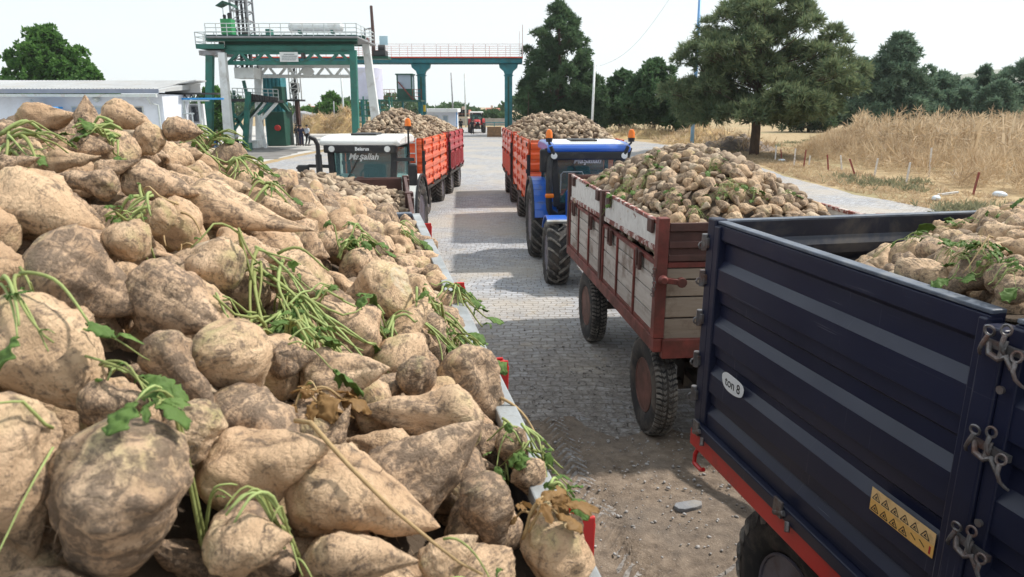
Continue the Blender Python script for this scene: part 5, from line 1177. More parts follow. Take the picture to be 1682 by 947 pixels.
# sticker "ton 8"
ys, zs = onwall(1203, 632, -.012)
def blob(m):
    pts = []; n = 30
    for k in range(n):
        a = 2 * math.pi * k / n; ca, sa = math.cos(a), math.sin(a); pts.append((ys - .118 * math.copysign(abs(ca) ** .7, ca) * (1 + .03 * math.sin(5 * a)), zs + .052 * math.copysign(abs(sa) ** .75, sa) * (1 + .08 * math.sin(3 * a + .6))))
    m.prism(pts, -.0125, -.0105, 'yz')
st = sub(DT, 'sticker', M['white_ink'], blob, 0)
text('sticker_text', 'ton 8', .076, M['black_ink'], st, (-.0128, ys - .002, zs - .004), (math.pi / 2, 0, -math.pi / 2), .0006, 0, offset=.0007)
# warning label
pa = [onwall(u, v, -.012) for u, v in ((1443, 808), (1551, 885), (1537, 922), (1440, 845))]
(y0, z0), (y1, z1_), (_, zz1), (_, zz0) = pa
lab_y0, lab_y1 = y0 + .035, y1 + .035; lt_, lb_ = z0 - .0, zz0
lt_ = (z0 + z1_) / 2; lb_ = (zz0 + zz1) / 2
lbm = (lt_ + lb_) / 2
lab = sub(DT, 'warning_label', M['label_orange'], lambda m: m.prism([(lab_y0, lb_), (lab_y1, lb_), (lab_y1, lbm), (lab_y0, lbm)], -.0125, -.0105, 'yz'), .0)
sub(lab, 'label_strip', M['label_pale'], lambda m: m.prism([(lab_y0, lbm), (lab_y1, lbm), (lab_y1, lt_), (lab_y0, lt_)], -.0125, -.0105, 'yz'), .0)
def tris(m):
    h = lt_ - lb_; wd_ = lab_y0 - lab_y1; rr = random.Random(4)
    for r in range(2):
        for k in range(6):
            if r == 1 and k >= 4: continue
            cy = lab_y0 - wd_ * (.09 + k * .155); cz = (lbm + .06 * h if r == 0 else lb_ + .07 * h); a = h * .30; b = wd_ * .062; q = h * .028
            P = lambda y, z: Vector((-.0132, y, z))
            for p0, p1 in ((P(cy - b, cz), P(cy + b, cz)), (P(cy - b, cz), P(cy, cz + a)), (P(cy + b, cz), P(cy, cz + a))): m.beam(p0, p1, q, .001, (1, 0, 0))
            m.beam(P(cy + b * .25, cz + a * .2), P(cy - b * .1, cz + a * .55), q * 1.5, .001, (1, 0, 0)); m.beam(P(cy - b * .3, cz + a * .2), P(cy + b * .1, cz + a * .35), q * 1.2, .001, (1, 0, 0))
    for k in range(2): cy = lab_y0 - wd_ * (.71 + k * .13); m.beam((-.0132, cy - .012, lb_ + .2 * h), (-.0132, cy + .014, lb_ + .35 * h), h * .03, .001, (1, 0, 0))
sub(lab, 'label_marks', M['black_ink'], tris, 0)
sub(lab, 'label_arrow', M['redtr'], lambda m: (m.box(-.0135, -.0127, lab_y1 + .012, lab_y1 + .02, lb_ + .01, lb_ + .04)), 0)

# ------------------------------------------------------------------ grey rimmed trailer the camera stands over
FT = thing('tipping_trailer', 'trailer with pale grey steel rim heaped with large beets in the left foreground', 'trailer', (.32, 0, 0), math.atan(.205))
FM = Matrix.Translation((.32, 0, 0)) @ Matrix.Rotation(math.atan(.205), 4, 'Z'); FI = FM.inverted()
FW, F0, F1, FZ = 2.3, -1.2, 4.74, 2.5
M['rim_pale'] = pmat('worn pale rim', (.34, .36, .37), .55, .15, .3, 9, (.20, .16, .12), .3, 7, .2)
for x0, s in ((0, -1), (-FW, 1)):
    X = lambda a: x0 + s * a
    bx = lambda m, a, b, *r: m.box(min(X(a), X(b)), max(X(a), X(b)), *r)
    w = sub(FT, 'side_panel', M['navy_in'], lambda m: [bx(m, .008 + .02 * (k % 2), .04 + .0 * k, F0, F1, 1.3 + .2 * k, 1.5 + .2 * k - .002) for k in range(6)], .004)
    sub(w, 'rim', M['rim_pale'], lambda m: (bx(m, -.006, .046, F0, F1 + .01, FZ - .035, FZ), bx(m, -.006, .002, F0, F1, FZ - .10, FZ - .036)), .006)
def pocket(ly, dx=0.0):
    def f(m):
        m.box(.008, .014, ly - .045, ly + .045, FZ - .16, FZ - .045); m.box(.014, .062, ly - .045, ly - .037, FZ - .16, FZ - .03); m.box(.014, .062, ly + .037, ly + .045, FZ - .16, FZ - .05); m.hexa([(.054, ly - .037, FZ - .16), (.062, ly - .037, FZ - .16), (.062, ly + .037, FZ - .16), (.054, ly + .037, FZ - .16)], [(.058, ly - .037, FZ - .05), (.066, ly - .037, FZ - .05), (.066, ly + .037, FZ - .055), (.058, ly + .037, FZ - .055)])
    sub(FT, 'stake_pocket', M['red_rail'], f, .003)
for u, v in ((843, 598), (766, 470), (700, 372), (962, 850)):
    q = FI @ gnd(u, v, FZ - .06); pocket(q.y)
sub(FT, 'side_rail', M['rust_red'], lambda m: m.box(.01, .035, F0, F1, FZ - .42, FZ - .34), .004)
sub(FT, 'end_panel', M['navy_in'], lambda m: (m.box(-FW + .05, -.05, F1 - .05, F1 - .01, 1.3, FZ - .02)), .004)
sub(FT, 'end_rail', M['navy_edge'], lambda m: m.box(-FW + .048, -.048, F1 - .06, F1 + .01, FZ - .02, FZ + .012), .006)
sub(FT, 'front_panel', M['navy_in'], lambda m: (m.box(-FW + .05, -.05, F0, F0 + .04, 1.3, FZ - .02)), .004)
sub(FT, 'floor', M['navy_in'], lambda m: m.box(-FW, 0, F0, F1, 1.2, 1.29))
sub(FT, 'chassis_frame', M['chassis'], lambda m: [m.beam((x, F0, 1.0), (x, F1, 1.0), .1, .2) for x in (-.6, -FW + .6)])
for y in (0.2, 3.7):
    sub(FT, 'axle', M['chassis'], lambda m: (m.beam((-.2, y, .53), (-FW + .2, y, .53), .12, .12), m.box(-.7, -.55, y - .1, y + .1, .5, 1.0), m.box(-FW + .55, -FW + .7, y - .1, y + .1, .5, 1.0)))
    wheel(FT, (-.34, y, .53), .53, .40, .29, 'implement', M['rim_grey'], 1); wheel(FT, (-FW + .34, y, .53), .53, .40, .29, 'implement', M['rim_grey'], -1)

# ------------------------------------------------------------------ orange and red steel trailers
def steel_trailer(label, loc, rz, Lg, W, mat, wheels, ladder=False, plate=False, slats=False, rim='rim_grey', H=(.93, 2.32), group='steel beet trailers in the two queues'):
    t = thing('steel_trailer', label, 'trailer', loc, rz, group); zb, zt = H; hm = (zb + zt) / 2
    def prof(z0, z1, n):
        pts = [(0, z0)]; st = (z1 - z0) / n
        for k in range(n):
            a = z0 + st * k; pts += [(0, a + .04 * st), (-.028, a + .2 * st), (-.028, a + .62 * st), (0, a + .8 * st)]
        return pts + [(0, z1)]
    for s, x0 in ((1, 0.0), (-1, W)):
        X = lambda a: x0 + s * a
        n = 3; bx = lambda m, a, b, *r: m.box(min(X(a), X(b)), max(X(a), X(b)), *r)
        for k in range(n):
            ya = .05 + (Lg - .1) * k / n + .02; yb = .05 + (Lg - .1) * (k + 1) / n - .02
            def pan(m):
                for z0, z1 in ((zb, hm - .012), (hm + .012, zt)):
                    p = prof(z0, z1, 3); m.prism([(X(a), z) for a, z in p] + [(X(.03), z1), (X(.03), z0)], ya, yb, 'xz')
            sp = sub(t, 'side_panel', mat, pan, .003)
            def slots(m):
                if slats:
                    for j in range(7): y = ya + (yb - ya) * (j + .5) / 7; bx(m, -.045, -.026, y - .03, y + .03, zb + .06, hm - .05)
                else:
                    for zz in (zb + .25, hm + .3):
                        for q in (.04, .5, .96): y = ya + (yb - ya) * q; bx(m, -.05, -.012, y - .035, y + .035, zz - .06, zz + .09)
            sub(sp, 'panel_stop', mat if slats else M['rednew'], slots, .01)
        for k in range(n + 1):
            y = .05 + (Lg - .1) * k / n; sub(t, 'side_post', mat if k not in (0,) else M['black'], lambda m: bx(m, -.035, .045, y - .05 if k else y - .05, y + .018 if k else y + .018, zb - .06, zt + (.0 if k else -.35)), .008)
            for z in (zb + .05, hm, zt - .1): sub(t, 'panel_latch', M['black'], lambda m: bx(m, -.06, -.036, y - .05, y + .03, z - .05, z + .05), .006)
        sub(t, 'lower_rail', M['chassis'], lambda m: bx(m, -.02, .08, 0, Lg, zb - .14, zb - .065), .006)
    for y, dr in ((0, 1), (Lg, -1)):
        sub(t, 'front_panel' if y == 0 else 'tailgate', mat, lambda m: [m.prism([(y + dr * a, z) for a, z in prof(z0, z1, nn)] + [(y + dr * .03, z1), (y + dr * .03, z0)], .05, W - .05, 'yz') for z0, z1, nn in ((zb, hm - .01, 3), (hm + .01, zt, 3))], .003)
    sub(t, 'floor', M['chassis'], lambda m: m.box(.05, W - .05, .04, Lg - .04, zb - .05, zb + .02))
    def fr(m):
        for x in (.65, W - .65): m.beam((x, 0, zb - .2), (x, Lg, zb - .2), .1, .18)
        m.box(-.02, W + .02, -.05, .02, zb - .24, zb - .062)
        m.beam((W / 2 - .4, 0, .62), (W / 2, -1.7, .5), .1, .12); m.beam((W / 2 + .4, 0, .62), (W / 2, -1.7, .5), .1, .12)
    sub(t, 'chassis_frame', M['chassis'], fr)
    for y in wheels:
        sub(t, 'axle', M['chassis'], lambda m: (m.beam((.2, y, .45), (W - .2, y, .45), .11, .11), m.box(.55, .72, y - .1, y + .1, .4, zb - .2), m.box(W - .72, W - .55, y - .1, y + .1, .4, zb - .2)))
        for s, x in ((-1, .24), (1, W - .24)): wheel(t, (x, y, .455), .455, .40, .25, 'implement', M[rim], s)
    if ladder:
        def lad(m):
            for x in (W - .52, W - .20): m.tube([(x, -.09, zb - .1), (x, -.09, zt - .02), (x, -.02, zt + .0)], .02, 6)
            for k in range(5): z = zb + .08 + (zt - zb - .2) * k / 4; m.tube([(W - .52, -.09, z), (W - .20, -.09, z)], .018, 6)
        sub(t, 'ladder', M['silver'], lad, 0, True)
    if plate:
        sub(t, 'reflector_plate', M['yellow'], lambda m: m.box(.10, .42, -.062, -.052, zb - .20, zb - .08), .004); sub(t, 'toolbox', M['black'], lambda m: (m.box(.25, .75, -.32, -.06, zb + .12, zb + .34), m.box(.3, .5, -.36, -.32, zb + .15, zb + .3)), .02)
    else: sub(t, 'number_plate', M['galv'], lambda m: m.box(W - .42, W - .1, -.062, -.052, zb - .20, zb - .08), .004)
    return t
a = math.atan(.05)
OL = steel_trailer('orange steel beet trailer with silver front ladder behind the white tractor', (-4.90, 20.3, 0), -a, 4.5, 2.35, M['orange'], (.95, 4.0), ladder=True)
RL = steel_trailer('crimson steel beet trailer coupled behind the orange one with the ladder', (-4.62, 25.6, 0), -a, 4.0, 2.35, M['crimson'], (.95, 3.2), slats=True)
a = math.atan(.07)
OR = steel_trailer('orange steel beet trailer with yellow plate behind the blue tractor', (.40, 16.95, 0), a, 4.7, 2.35, M['orange'], (.75, 3.8), plate=True, H=(.93, 2.42))
RR = steel_trailer('red steel beet trailer last in the right hand queue', (-.02, 22.9, 0), a, 4.6, 2.35, M['rednew'], (1.05, 3.8), slats=True, H=(.93, 2.42))

# ------------------------------------------------------------------ tractors
def tractor(label, loc, rz, paint, roofmat, style):
    t = thing('tractor', label, 'tractor', loc, rz, 'tractors pulling the beet trailers')
    s = lambda n, m, f, b=.01, sm=False, par=None: sub(par or t, n, M[m] if isinstance(m, str) else m, f, b, sm)
    zr = 2.60 if style != 'blue' else 2.50
    def hood(m):
        sec = [(-2.25, .30, 1.02, 1.42), (-2.05, .36, .98, 1.52), (-1.2, .40, .96, 1.60), (-.08, .45, .95, 1.66)]
        for (ya, wa, la, ta), (yb, wb, lb_, tb) in zip(sec, sec[1:]):
            pa = lambda y, w, l, tt: [(-w, y, l), (w, y, l), (w, y, tt - .12), (w * .7, y, tt), (-w * .7, y, tt), (-w, y, tt - .12)]
            A_, B_ = pa(ya, wa, la, ta), pa(yb, wb, lb_, tb); m.add(A_ + B_, [(0, 1, 2, 3, 4, 5), (11, 10, 9, 8, 7, 6)] + [(i, (i + 1) % 6, 6 + (i + 1) % 6, 6 + i) for i in range(6)])
    hd = s('hood', paint, hood, .02, True)
    s('grille', 'black', lambda m: m.box(-.24, .24, -2.28, -2.24, 1.02, 1.36), .02, par=hd)
    for x in (-.2, .2): s('headlight', 'lamp', lambda m: m.lathe([(-.03, .02), (-.02, .075), (.02, .08)], 'y', 14, (x, -2.28, 1.27)), 0, True)
    s('engine_block', 'chassis', lambda m: (m.box(-.26, .26, -2.1, .9, .55, .97), m.box(-.3, .3, -2.42, -2.1, .5, .85), m.box(-.35, .35, .3, 1.4, .5, 1.0)), .03)
    s('front_axle', 'chassis', lambda m: m.beam((-.7, -1.5, .58), (.7, -1.5, .58), .16, .18))
    for sd in (-1, 1):
        wheel(t, (sd * .82, -1.5, .575), .575, .40, .33, 'chevron', M['rim_grey'], sd, 8); wheel(t, (sd * .86, .98, .80), .80, .48, .46, 'chevron', M['rim_grey'], sd, 8)
        def arc(m, x0, x1, y, z, r, a0, a1, th, n=12):
            for k in range(n):
                p = []
                for a in (a0 + (a1 - a0) * k / n, a0 + (a1 - a0) * (k + 1) / n):
                    p.append([(x, y + rr * math.cos(a), z + rr * math.sin(a)) for x in (x0, x1) for rr in (r, r + th)])
                A_, B_ = p; m.add([A_[0], A_[1], A_[3], A_[2], B_[0], B_[1], B_[3], B_[2]], [(3, 2, 1, 0), (4, 5, 6, 7), (0, 1, 5, 4), (1, 2, 6, 5), (2, 3, 7, 6), (3, 0, 4, 7)])
        f = s('front_fender', 'black' if style != 'blue' else paint, lambda m: arc(m, sd * .64, sd * 1.02, -1.5, .575, .66, .6, 1.95, .03), .008); s('fender_edge', 'galv', lambda m: arc(m, sd * .63, sd * 1.03, -1.5, .575, .655, 1.955, 2.04, .05, 2), .004, par=f) if style == 'blue' else None
        f = s('rear_fender', paint, lambda m: (arc(m, sd * .52, sd * 1.06, .98, .80, .90, .2, 2.95, .04, 16), m.prism([(.98 + .9 * math.cos(q), .8 + .9 * math.sin(q)) for q in [2.95 - k * .25 for k in range(11)]], min(sd * .52, sd * .56), max(sd * .52, sd * .56), 'yz')), .01)
        s('fender_lip', 'black', lambda m: arc(m, sd * 1.062, sd * 1.11, .98, .80, .88, .15, 3.0, .07, 16), .006, par=f)
    # cab
    s('cab_base', 'black', lambda m: (m.box(-.58, .58, .02, 1.5, .98, 1.26), m.box(-.62, .62, -.04, .02, 1.16, 1.30)), .02)
    def pillars(m):
        for sd in (-1, 1):
            m.beam((sd * .62, -.03, 1.22), (sd * .68, .05, zr - .22), .13, .10); m.beam((sd * .80, .95, 1.3), (sd * .78, .95, zr - .22), .08, .09); m.beam((sd * .70, 1.55, 1.3), (sd * .70, 1.5, zr - .22), .08, .08); m.beam((sd * .62, .0, 1.24), (sd * .80, .95, 1.34), .07, .07)
        m.box(-.74, .74, .0, .1, zr - .30, zr - .2); m.box(-.66, .66, -.06, .02, 1.22, 1.29); m.box(-.74, .74, 1.46, 1.54, zr - .3, zr - .2)
    s('cab_frame', 'black' if style != 'white' else M['black'], pillars, .012)
    ws = s('windscreen', 'glass', lambda m: m.hexa([(-.60, -.02, 1.28), (.60, -.02, 1.28), (.60, -.012, 1.28), (-.60, -.012, 1.28)], [(-.66, .045, zr - .28), (.66, .045, zr - .28), (.66, .053, zr - .28), (-.66, .053, zr - .28)]), 0)
    s('rear_window', 'glass', lambda m: m.box(-.64, .64, 1.52, 1.53, 1.4, zr - .28), 0)
    for sd in (-1, 1): s('door_glass', 'glass', lambda m: m.hexa([(sd * .63, .08, 1.3), (sd * .64, .08, 1.3), (sd * .81, .9, 1.36), (sd * .80, .9, 1.36)], [(sd * .69, .10, zr - .26), (sd * .70, .10, zr - .26), (sd * .79, .9, zr - .26), (sd * .78, .9, zr - .26)]), 0)
    rf = s('cab_roof', roofmat, lambda m: m.prism([(-.17, zr - .19), (-.23, zr - .12), (-.17, zr - .045), (.0, zr - .005), (.5, zr + .015), (1.3, zr + .01), (1.6, zr - .04), (1.68, zr - .12), (1.64, zr - .19)], -.84, .84, 'yz'), .045, True)
    s('roof_hatch', 'black', lambda m: m.box(-.3, .25, .3, .9, zr + .005, zr + .05), .02, par=rf)
    s('visor', 'black', lambda m: m.box(-.76, .76, -.20, -.1, zr - .33, zr - .165), .03, par=rf)
    for x in (-.58, .58):
        s('work_light', 'lamp', lambda m: m.lathe([(-.02, .02), (-.015, .062), (.03, .065)], 'y', 16, (x if style != 'blue' else x * 1.22, -.21, zr - .245)), 0, True, par=rf)
    s('seat', 'darksteel', lambda m: (m.box(-.25, .25, .7, 1.1, 1.3, 1.45), m.box(-.25, .25, 1.05, 1.18, 1.45, 1.95)), .05)
    s('dashboard', pmat('grey green console', (.10, .17, .17), .6, 0, .1, 3, None, 0, 1, 0), lambda m: (m.hexa([(-.5, .1, 1.26), (.5, .1, 1.26), (.5, .5, 1.26), (-.5, .5, 1.26)], [(-.35, .15, 1.62), (.35, .15, 1.62), (.25, .42, 1.70), (-.25, .42, 1.70)])), .04)
    s('steering_wheel', 'black', lambda m: (m.torus((0, .55, 1.78), (0, -.6, .8), .19, .018, 20, 6), m.tube([(0, .35, 1.6), (0, .55, 1.78)], .025, 6)), 0, True)
    wsrot = (math.pi / 2 - .055, 0, 0)
    text('windscreen_text', 'Ma\u015fallah', .18 if style == 'white' else .16, M['white_ink'], ws, (.02, .014, zr - .42) if style != 'blue' else (.0, .03, zr - .36), wsrot, .001, .3, offset=.0035) if style != 'red' else None
    s('wiper', 'black', lambda m: m.beam((.02, -.03, 1.34), (-.30, -.0, 2.1), .02, .02) if style != 'white' else m.beam((-.02, .012, zr - .34), (-.40, -.03, 1.62), .025, .02), 0)
    if style == 'white':
        text('maker_name', 'Belarus', .10, M['white_ink'], rf, (.05, -.203, zr - .245), (math.pi / 2, 0, 0), .001, 0, offset=.002)
        s('exhaust_pipe', 'black', lambda m: (m.tube([(-.82, -.35, 1.2), (-.82, -.35, 2.25)], .065, 12), m.tube([(-.82, -.35, 2.25), (-.82, -.36, 2.45), (-.86, -.40, 2.56), (-.96, -.46, 2.62)], .045, 12)), 0, True)
        for sd in (-1, 1):
            s('mirror_arm', 'black', lambda m: (m.beam((sd * .66, .0, 2.12 if sd > 0 else 1.98), (sd * 1.12, -.12, 2.14 if sd > 0 else 2.0), .04, .07),), .01)
            s('mirror', 'black', lambda m: m.box(sd * 1.08 - .10, sd * 1.08 + .10, -.22, -.12, 1.60, 2.05) if sd > 0 else m.box(-1.36, -1.1, -.16, -.08, 1.80, 2.02), .04)
            s('mirror_arm', 'black', lambda m: m.beam((-1.12, -.12, 2.0), (-1.38, -.12, 1.95), .04, .05), .01) if sd < 0 else None
        bpos = [(.90, .5)]
        s('side_lamp', 'lamp', lambda m: m.lathe([(-.02, .02), (-.01, .06), (.02, .06)], 'y', 12, (.74, -.05, 1.66)), 0, True)
    elif style == 'blue':
        s('exhaust_pipe', 'black', lambda m: (m.tube([(-.73, -.12, 1.08), (-.78, -.16, 1.18), (-.80, -.17, 1.35), (-.80, -.17, 2.0), (-.78, -.12, 2.2), (-.72, -.06, 2.32)], .065, 12), m.tube([(-.45, -.10, 1.12), (-.62, -.14, 1.06), (-.76, -.16, 1.15)], .05, 10)), 0, True)
        s('mirror', 'black', lambda m: m.box(-.98, -.76, -.14, -.02, 1.92, 2.38), .03)
        s('mirror_arm', 'black', lambda m: m.beam((-.85, -.02, 2.36), (-.68, .1, 2.38), .03, .03), 0)
        s('indicator', 'beacon', lambda m: m.box(-.88, -.70, -.26, -.16, 1.42, 1.51), .03)
        s('hand_rail', 'galv', lambda m: m.tube([(-.55, -.06, 1.5), (-.55, -.09, 1.88), (-.5, -.09, 1.93), (-.12, -.09, 1.93), (-.08, -.09, 1.85), (-.08, -.06, 1.5)], .012, 6), 0, True)
        for sd in (-1, 1): s('roof_bracket', 'black', lambda m: (m.tube([(sd * .62, -.12, zr - .28), (sd * .72, -.2, zr - .2), (sd * .78, -.2, zr - .06)], .04, 8), m.tube([(sd * .80, -.12, zr - .32), (sd * .86, -.1, zr - .1)], .03, 8)), 0, True)
        bpos = [(-.80, -.1), (.86, -.1)]
        s('roof_panel', 'whitepaint', lambda m: m.prism([(-.10, zr - .012), (.5, zr + .022), (1.3, zr + .017), (1.55, zr - .02), (1.55, zr - .04), (-.10, zr - .04)], -.72, .72, 'yz'), .01, par=rf)
    else: bpos = []
    for x, y in bpos:
        bc = s('beacon', 'beacon', lambda m: m.lathe([(0, .07), (.10, .066), (.155, .045), (.17, .01)], 'z', 16, (x, y, zr + (.20 if style == 'white' else .10))), 0, True)
        s('beacon_stalk', 'black', lambda m: (m.tube([(x * .94, y, zr - .45 if style == 'white' else zr - .05), (x, y, zr - .40 if style == 'white' else zr), (x, y, zr + (.1 if style == 'white' else .02))], .022, 8), m.lathe([(0, .06), (.08, .075)], 'z', 14, (x, y, zr + (.12 if style == 'white' else .02)))), 0, True, par=bc)
    return t
tractor('white roofed tractor with Ma\u015fallah on its windscreen, beets heaped before it', (-3.15, 14.7, 0), -math.atan(.03), M['whitepaint'], M['whitepaint'], 'white')
tractor('blue tractor with two orange beacons between wooden and orange trailers', (1.53, 14.15, 0), math.atan(.07), M['bluepaint'], M['bluepaint'], 'blue')
tractor('small red tractor with pale roof coming down the far road', (-4.5, 90.5, 0), .1, M['redtr'], M['whitepaint'], 'red')
# ------------------------------------------------------------------ people
SKEL = {}
def person(label, loc, rz, shirt, trousers, pose='stand', hair=True, group=None, h=1.74):
    t = thing('person', label, 'person', loc, rz, group); k = h / 1.74
    if pose == 'sit':
        J = dict(pelvis=(0, 0, .48), spine=(0, .02, .72), chest=(0, .03, .95), neck=(0, .01, 1.10), head=(0, -.02, 1.20), top=(0, -.01, 1.32),
                 shl=(-.19, .03, 1.02), ell=(-.25, -.10, .78), wrl=(-.14, -.32, .66), hal=(-.12, -.39, .63), shr=(.19, .03, 1.02), elr=(.25, -.10, .78), wrr=(.14, -.32, .66), har=(.12, -.39, .63),
                 hil=(-.10, 0, .46), knl=(-.13, -.42, .50), anl=(-.13, -.45, .09), tol=(-.13, -.60, .04), hir=(.10, 0, .46), knr=(.13, -.42, .50), anr=(.13, -.45, .09), tor=(.13, -.60, .04))
    else:
        w = .10 if pose == 'stand' else .2
        J = dict(pelvis=(0, 0, .95), spine=(0, .01, 1.12), chest=(0, .01, 1.32), neck=(0, 0, 1.47), head=(0, -.02, 1.57), top=(0, -.01, 1.69),
                 shl=(-.19, 0, 1.40), ell=(-.25, .02, 1.13), wrl=(-.24, -.06, .89), hal=(-.23, -.09, .80), shr=(.19, 0, 1.40), elr=(.25, .03, 1.14), wrr=(.22, -.10, .93) if pose != 'back' else (.10, .16, 1.0), har=(.21, -.14, .84) if pose != 'back' else (.02, .17, .97),
                 hil=(-.095, 0, .92), knl=(-.11, -.03 - (w - .1), .50), anl=(-.12, .03, .09), tol=(-.14, -.13, .04), hir=(.095, 0, .92), knr=(.12, -.02, .50), anr=(.13, .03 + (w - .1), .09), tor=(.16, -.12, .04))
    def skin(name, joints, edges, rad, mat, parent, root):
        ids = {j: i for i, j in enumerate(joints)}; me = bpy.data.meshes.new(name); me.from_pydata([tuple(c * k for c in J[j]) for j in joints], [(ids[a], ids[b]) for a, b in edges], [])
        o = bpy.data.objects.new(name, me); COL.objects.link(o); o.parent = parent; me.materials.append(mat)
        o.modifiers.new('skin', 'SKIN'); sv = me.skin_vertices[0].data
        for j in joints: r = rad[j] * k; sv[ids[j]].radius = (r if not isinstance(r, tuple) else r[0], r if not isinstance(r, tuple) else r[1]); sv[ids[j]].use_root = (j == root)
        sb = o.modifiers.new('sub', 'SUBSURF'); sb.levels = sb.render_levels = 2
        for p in me.polygons: p.use_smooth = True
        return o
    E_ = [('pelvis', 'spine'), ('spine', 'chest'), ('chest', 'neck'), ('neck', 'head'), ('head', 'top')]
    for s in 'lr': E_ += [('chest', 'sh' + s), ('sh' + s, 'el' + s), ('el' + s, 'wr' + s), ('wr' + s, 'ha' + s), ('pelvis', 'hi' + s), ('hi' + s, 'kn' + s), ('kn' + s, 'an' + s), ('an' + s, 'to' + s)]
    rad = dict(pelvis=.125, spine=.12, chest=.14, neck=.055, head=.095, top=.07)
    for s in 'lr': rad.update({'sh' + s: .062, 'el' + s: .045, 'wr' + s: .032, 'ha' + s: .042, 'hi' + s: .085, 'kn' + s: .058, 'an' + s: .042, 'to' + s: .035})
    body = skin('body', list(J), E_, rad, M['skin'], t, 'pelvis')
    big = {j: r * 1.22 + .008 for j, r in rad.items()}
    js = ['pelvis', 'spine', 'chest', 'shl', 'shr', 'ell', 'elr']; skin('shirt', js, [('pelvis', 'spine'), ('spine', 'chest'), ('chest', 'shl'), ('chest', 'shr'), ('shl', 'ell'), ('shr', 'elr')], big, shirt, t, 'pelvis')
    js = ['pelvis', 'hil', 'hir', 'knl', 'knr', 'anl', 'anr']; skin('trousers', js, [('pelvis', 'hil'), ('pelvis', 'hir'), ('hil', 'knl'), ('hir', 'knr'), ('knl', 'anl'), ('knr', 'anr')], {**big, 'anl': .062, 'anr': .062}, trousers, t, 'pelvis')
    hd = Vector(J['head']) * k; tp = Vector(J['top']) * k
    mb = MB(); c = hd.lerp(tp, .55) + Vector((0, .012, .01)); mb.lathe([(-.05, .098), (.0, .108), (.05, .098), (.085, .06), (.10, .005)], 'z', 16, tuple(c)); mb.build('hair', M['hair'], t, smooth='all')
    for s in 'lr': mb = MB(); a, b = Vector(J['an' + s]) * k, Vector(J['to' + s]) * k; mb.beam((a.x, a.y + .05, .045), (b.x, b.y - .05, .04), .095, .085); mb.build('shoe', M['black'], t, .02)
    mb = MB()
    f = hd + Vector((0, -.095, .02))
    for x in (-.035, .035): mb.lathe([(-.012, .005), (.0, .012), (.006, .01)], 'y', 8, (f.x + x, f.y + .012, f.z + .03))
    mb.build('eyes', M['hair'], body)
    return t
cl = lambda n, c: pmat(n, c, .8, 0, .15, 6, None, 0, 1, .1)
navy_c, dark_c, white_c, red_c, blk = cl('navy cloth', (.02, .026, .07)), cl('charcoal cloth', (.03, .03, .035)), cl('pale blue shirt', (.58, .64, .74)), cl('red cloth', (.50, .02, .03)), cl('black cloth', (.014, .014, .018))
white2 = cl('white cloth', (.70, .70, .72)); grey_c = cl('grey cloth', (.25, .25, .27))
person('person in dark jacket at the left of three standing by the gantry', gnd(490, 238), 2.9, dark_c, grey_c, 'stand')
person('person in all navy clothes in the middle of the three standing', gnd(496, 239), 3.3, navy_c, navy_c, 'stand')
person('person in pale blue shirt and black trousers standing with hands behind the back', gnd(506, 239), 2.6, white_c, blk, 'back')
person('person in red shirt sitting between the gantry legs', gnd(359, 240), .4, red_c, blk, 'sit')
person('person in white shirt sitting right of the white gantry leg', gnd(389, 242), -.3, white2, blk, 'sit')
person('person in dark clothes standing left of the far red tractor', gnd(757, 217), .2, blk, blk, 'stand')
person('person in black clothes walking before the far red tractor', gnd(776, 220), .0, dark_c, blk, 'walk')
for u, v, y in ((359, 240, 0), (389, 242, 0)):
    p = gnd(u, v); mb = MB(); mb.box(-.22, .22, -.1, .3, .30, .36)
    for x in (-.18, .18):
        for yy in (-.06, .26): mb.box(x - .025, x + .025, yy - .025, yy + .025, 0, .30)
    o = mb.build('stool', M['crate'], bev=.01, loc=p); tag(o, 'low wooden stool under the person in %s shirt' % ('red' if u == 359 else 'white'), 'stool')
p = gnd(352, 240); mb = MB(); mb.lathe([(0, .32), (.85, .36), (1.0, .3)], 'z', 16); o = mb.build('barrel', M['bluetank'], smooth=True, loc=p); tag(o, 'blue plastic barrel behind the seated red shirt', 'barrel')

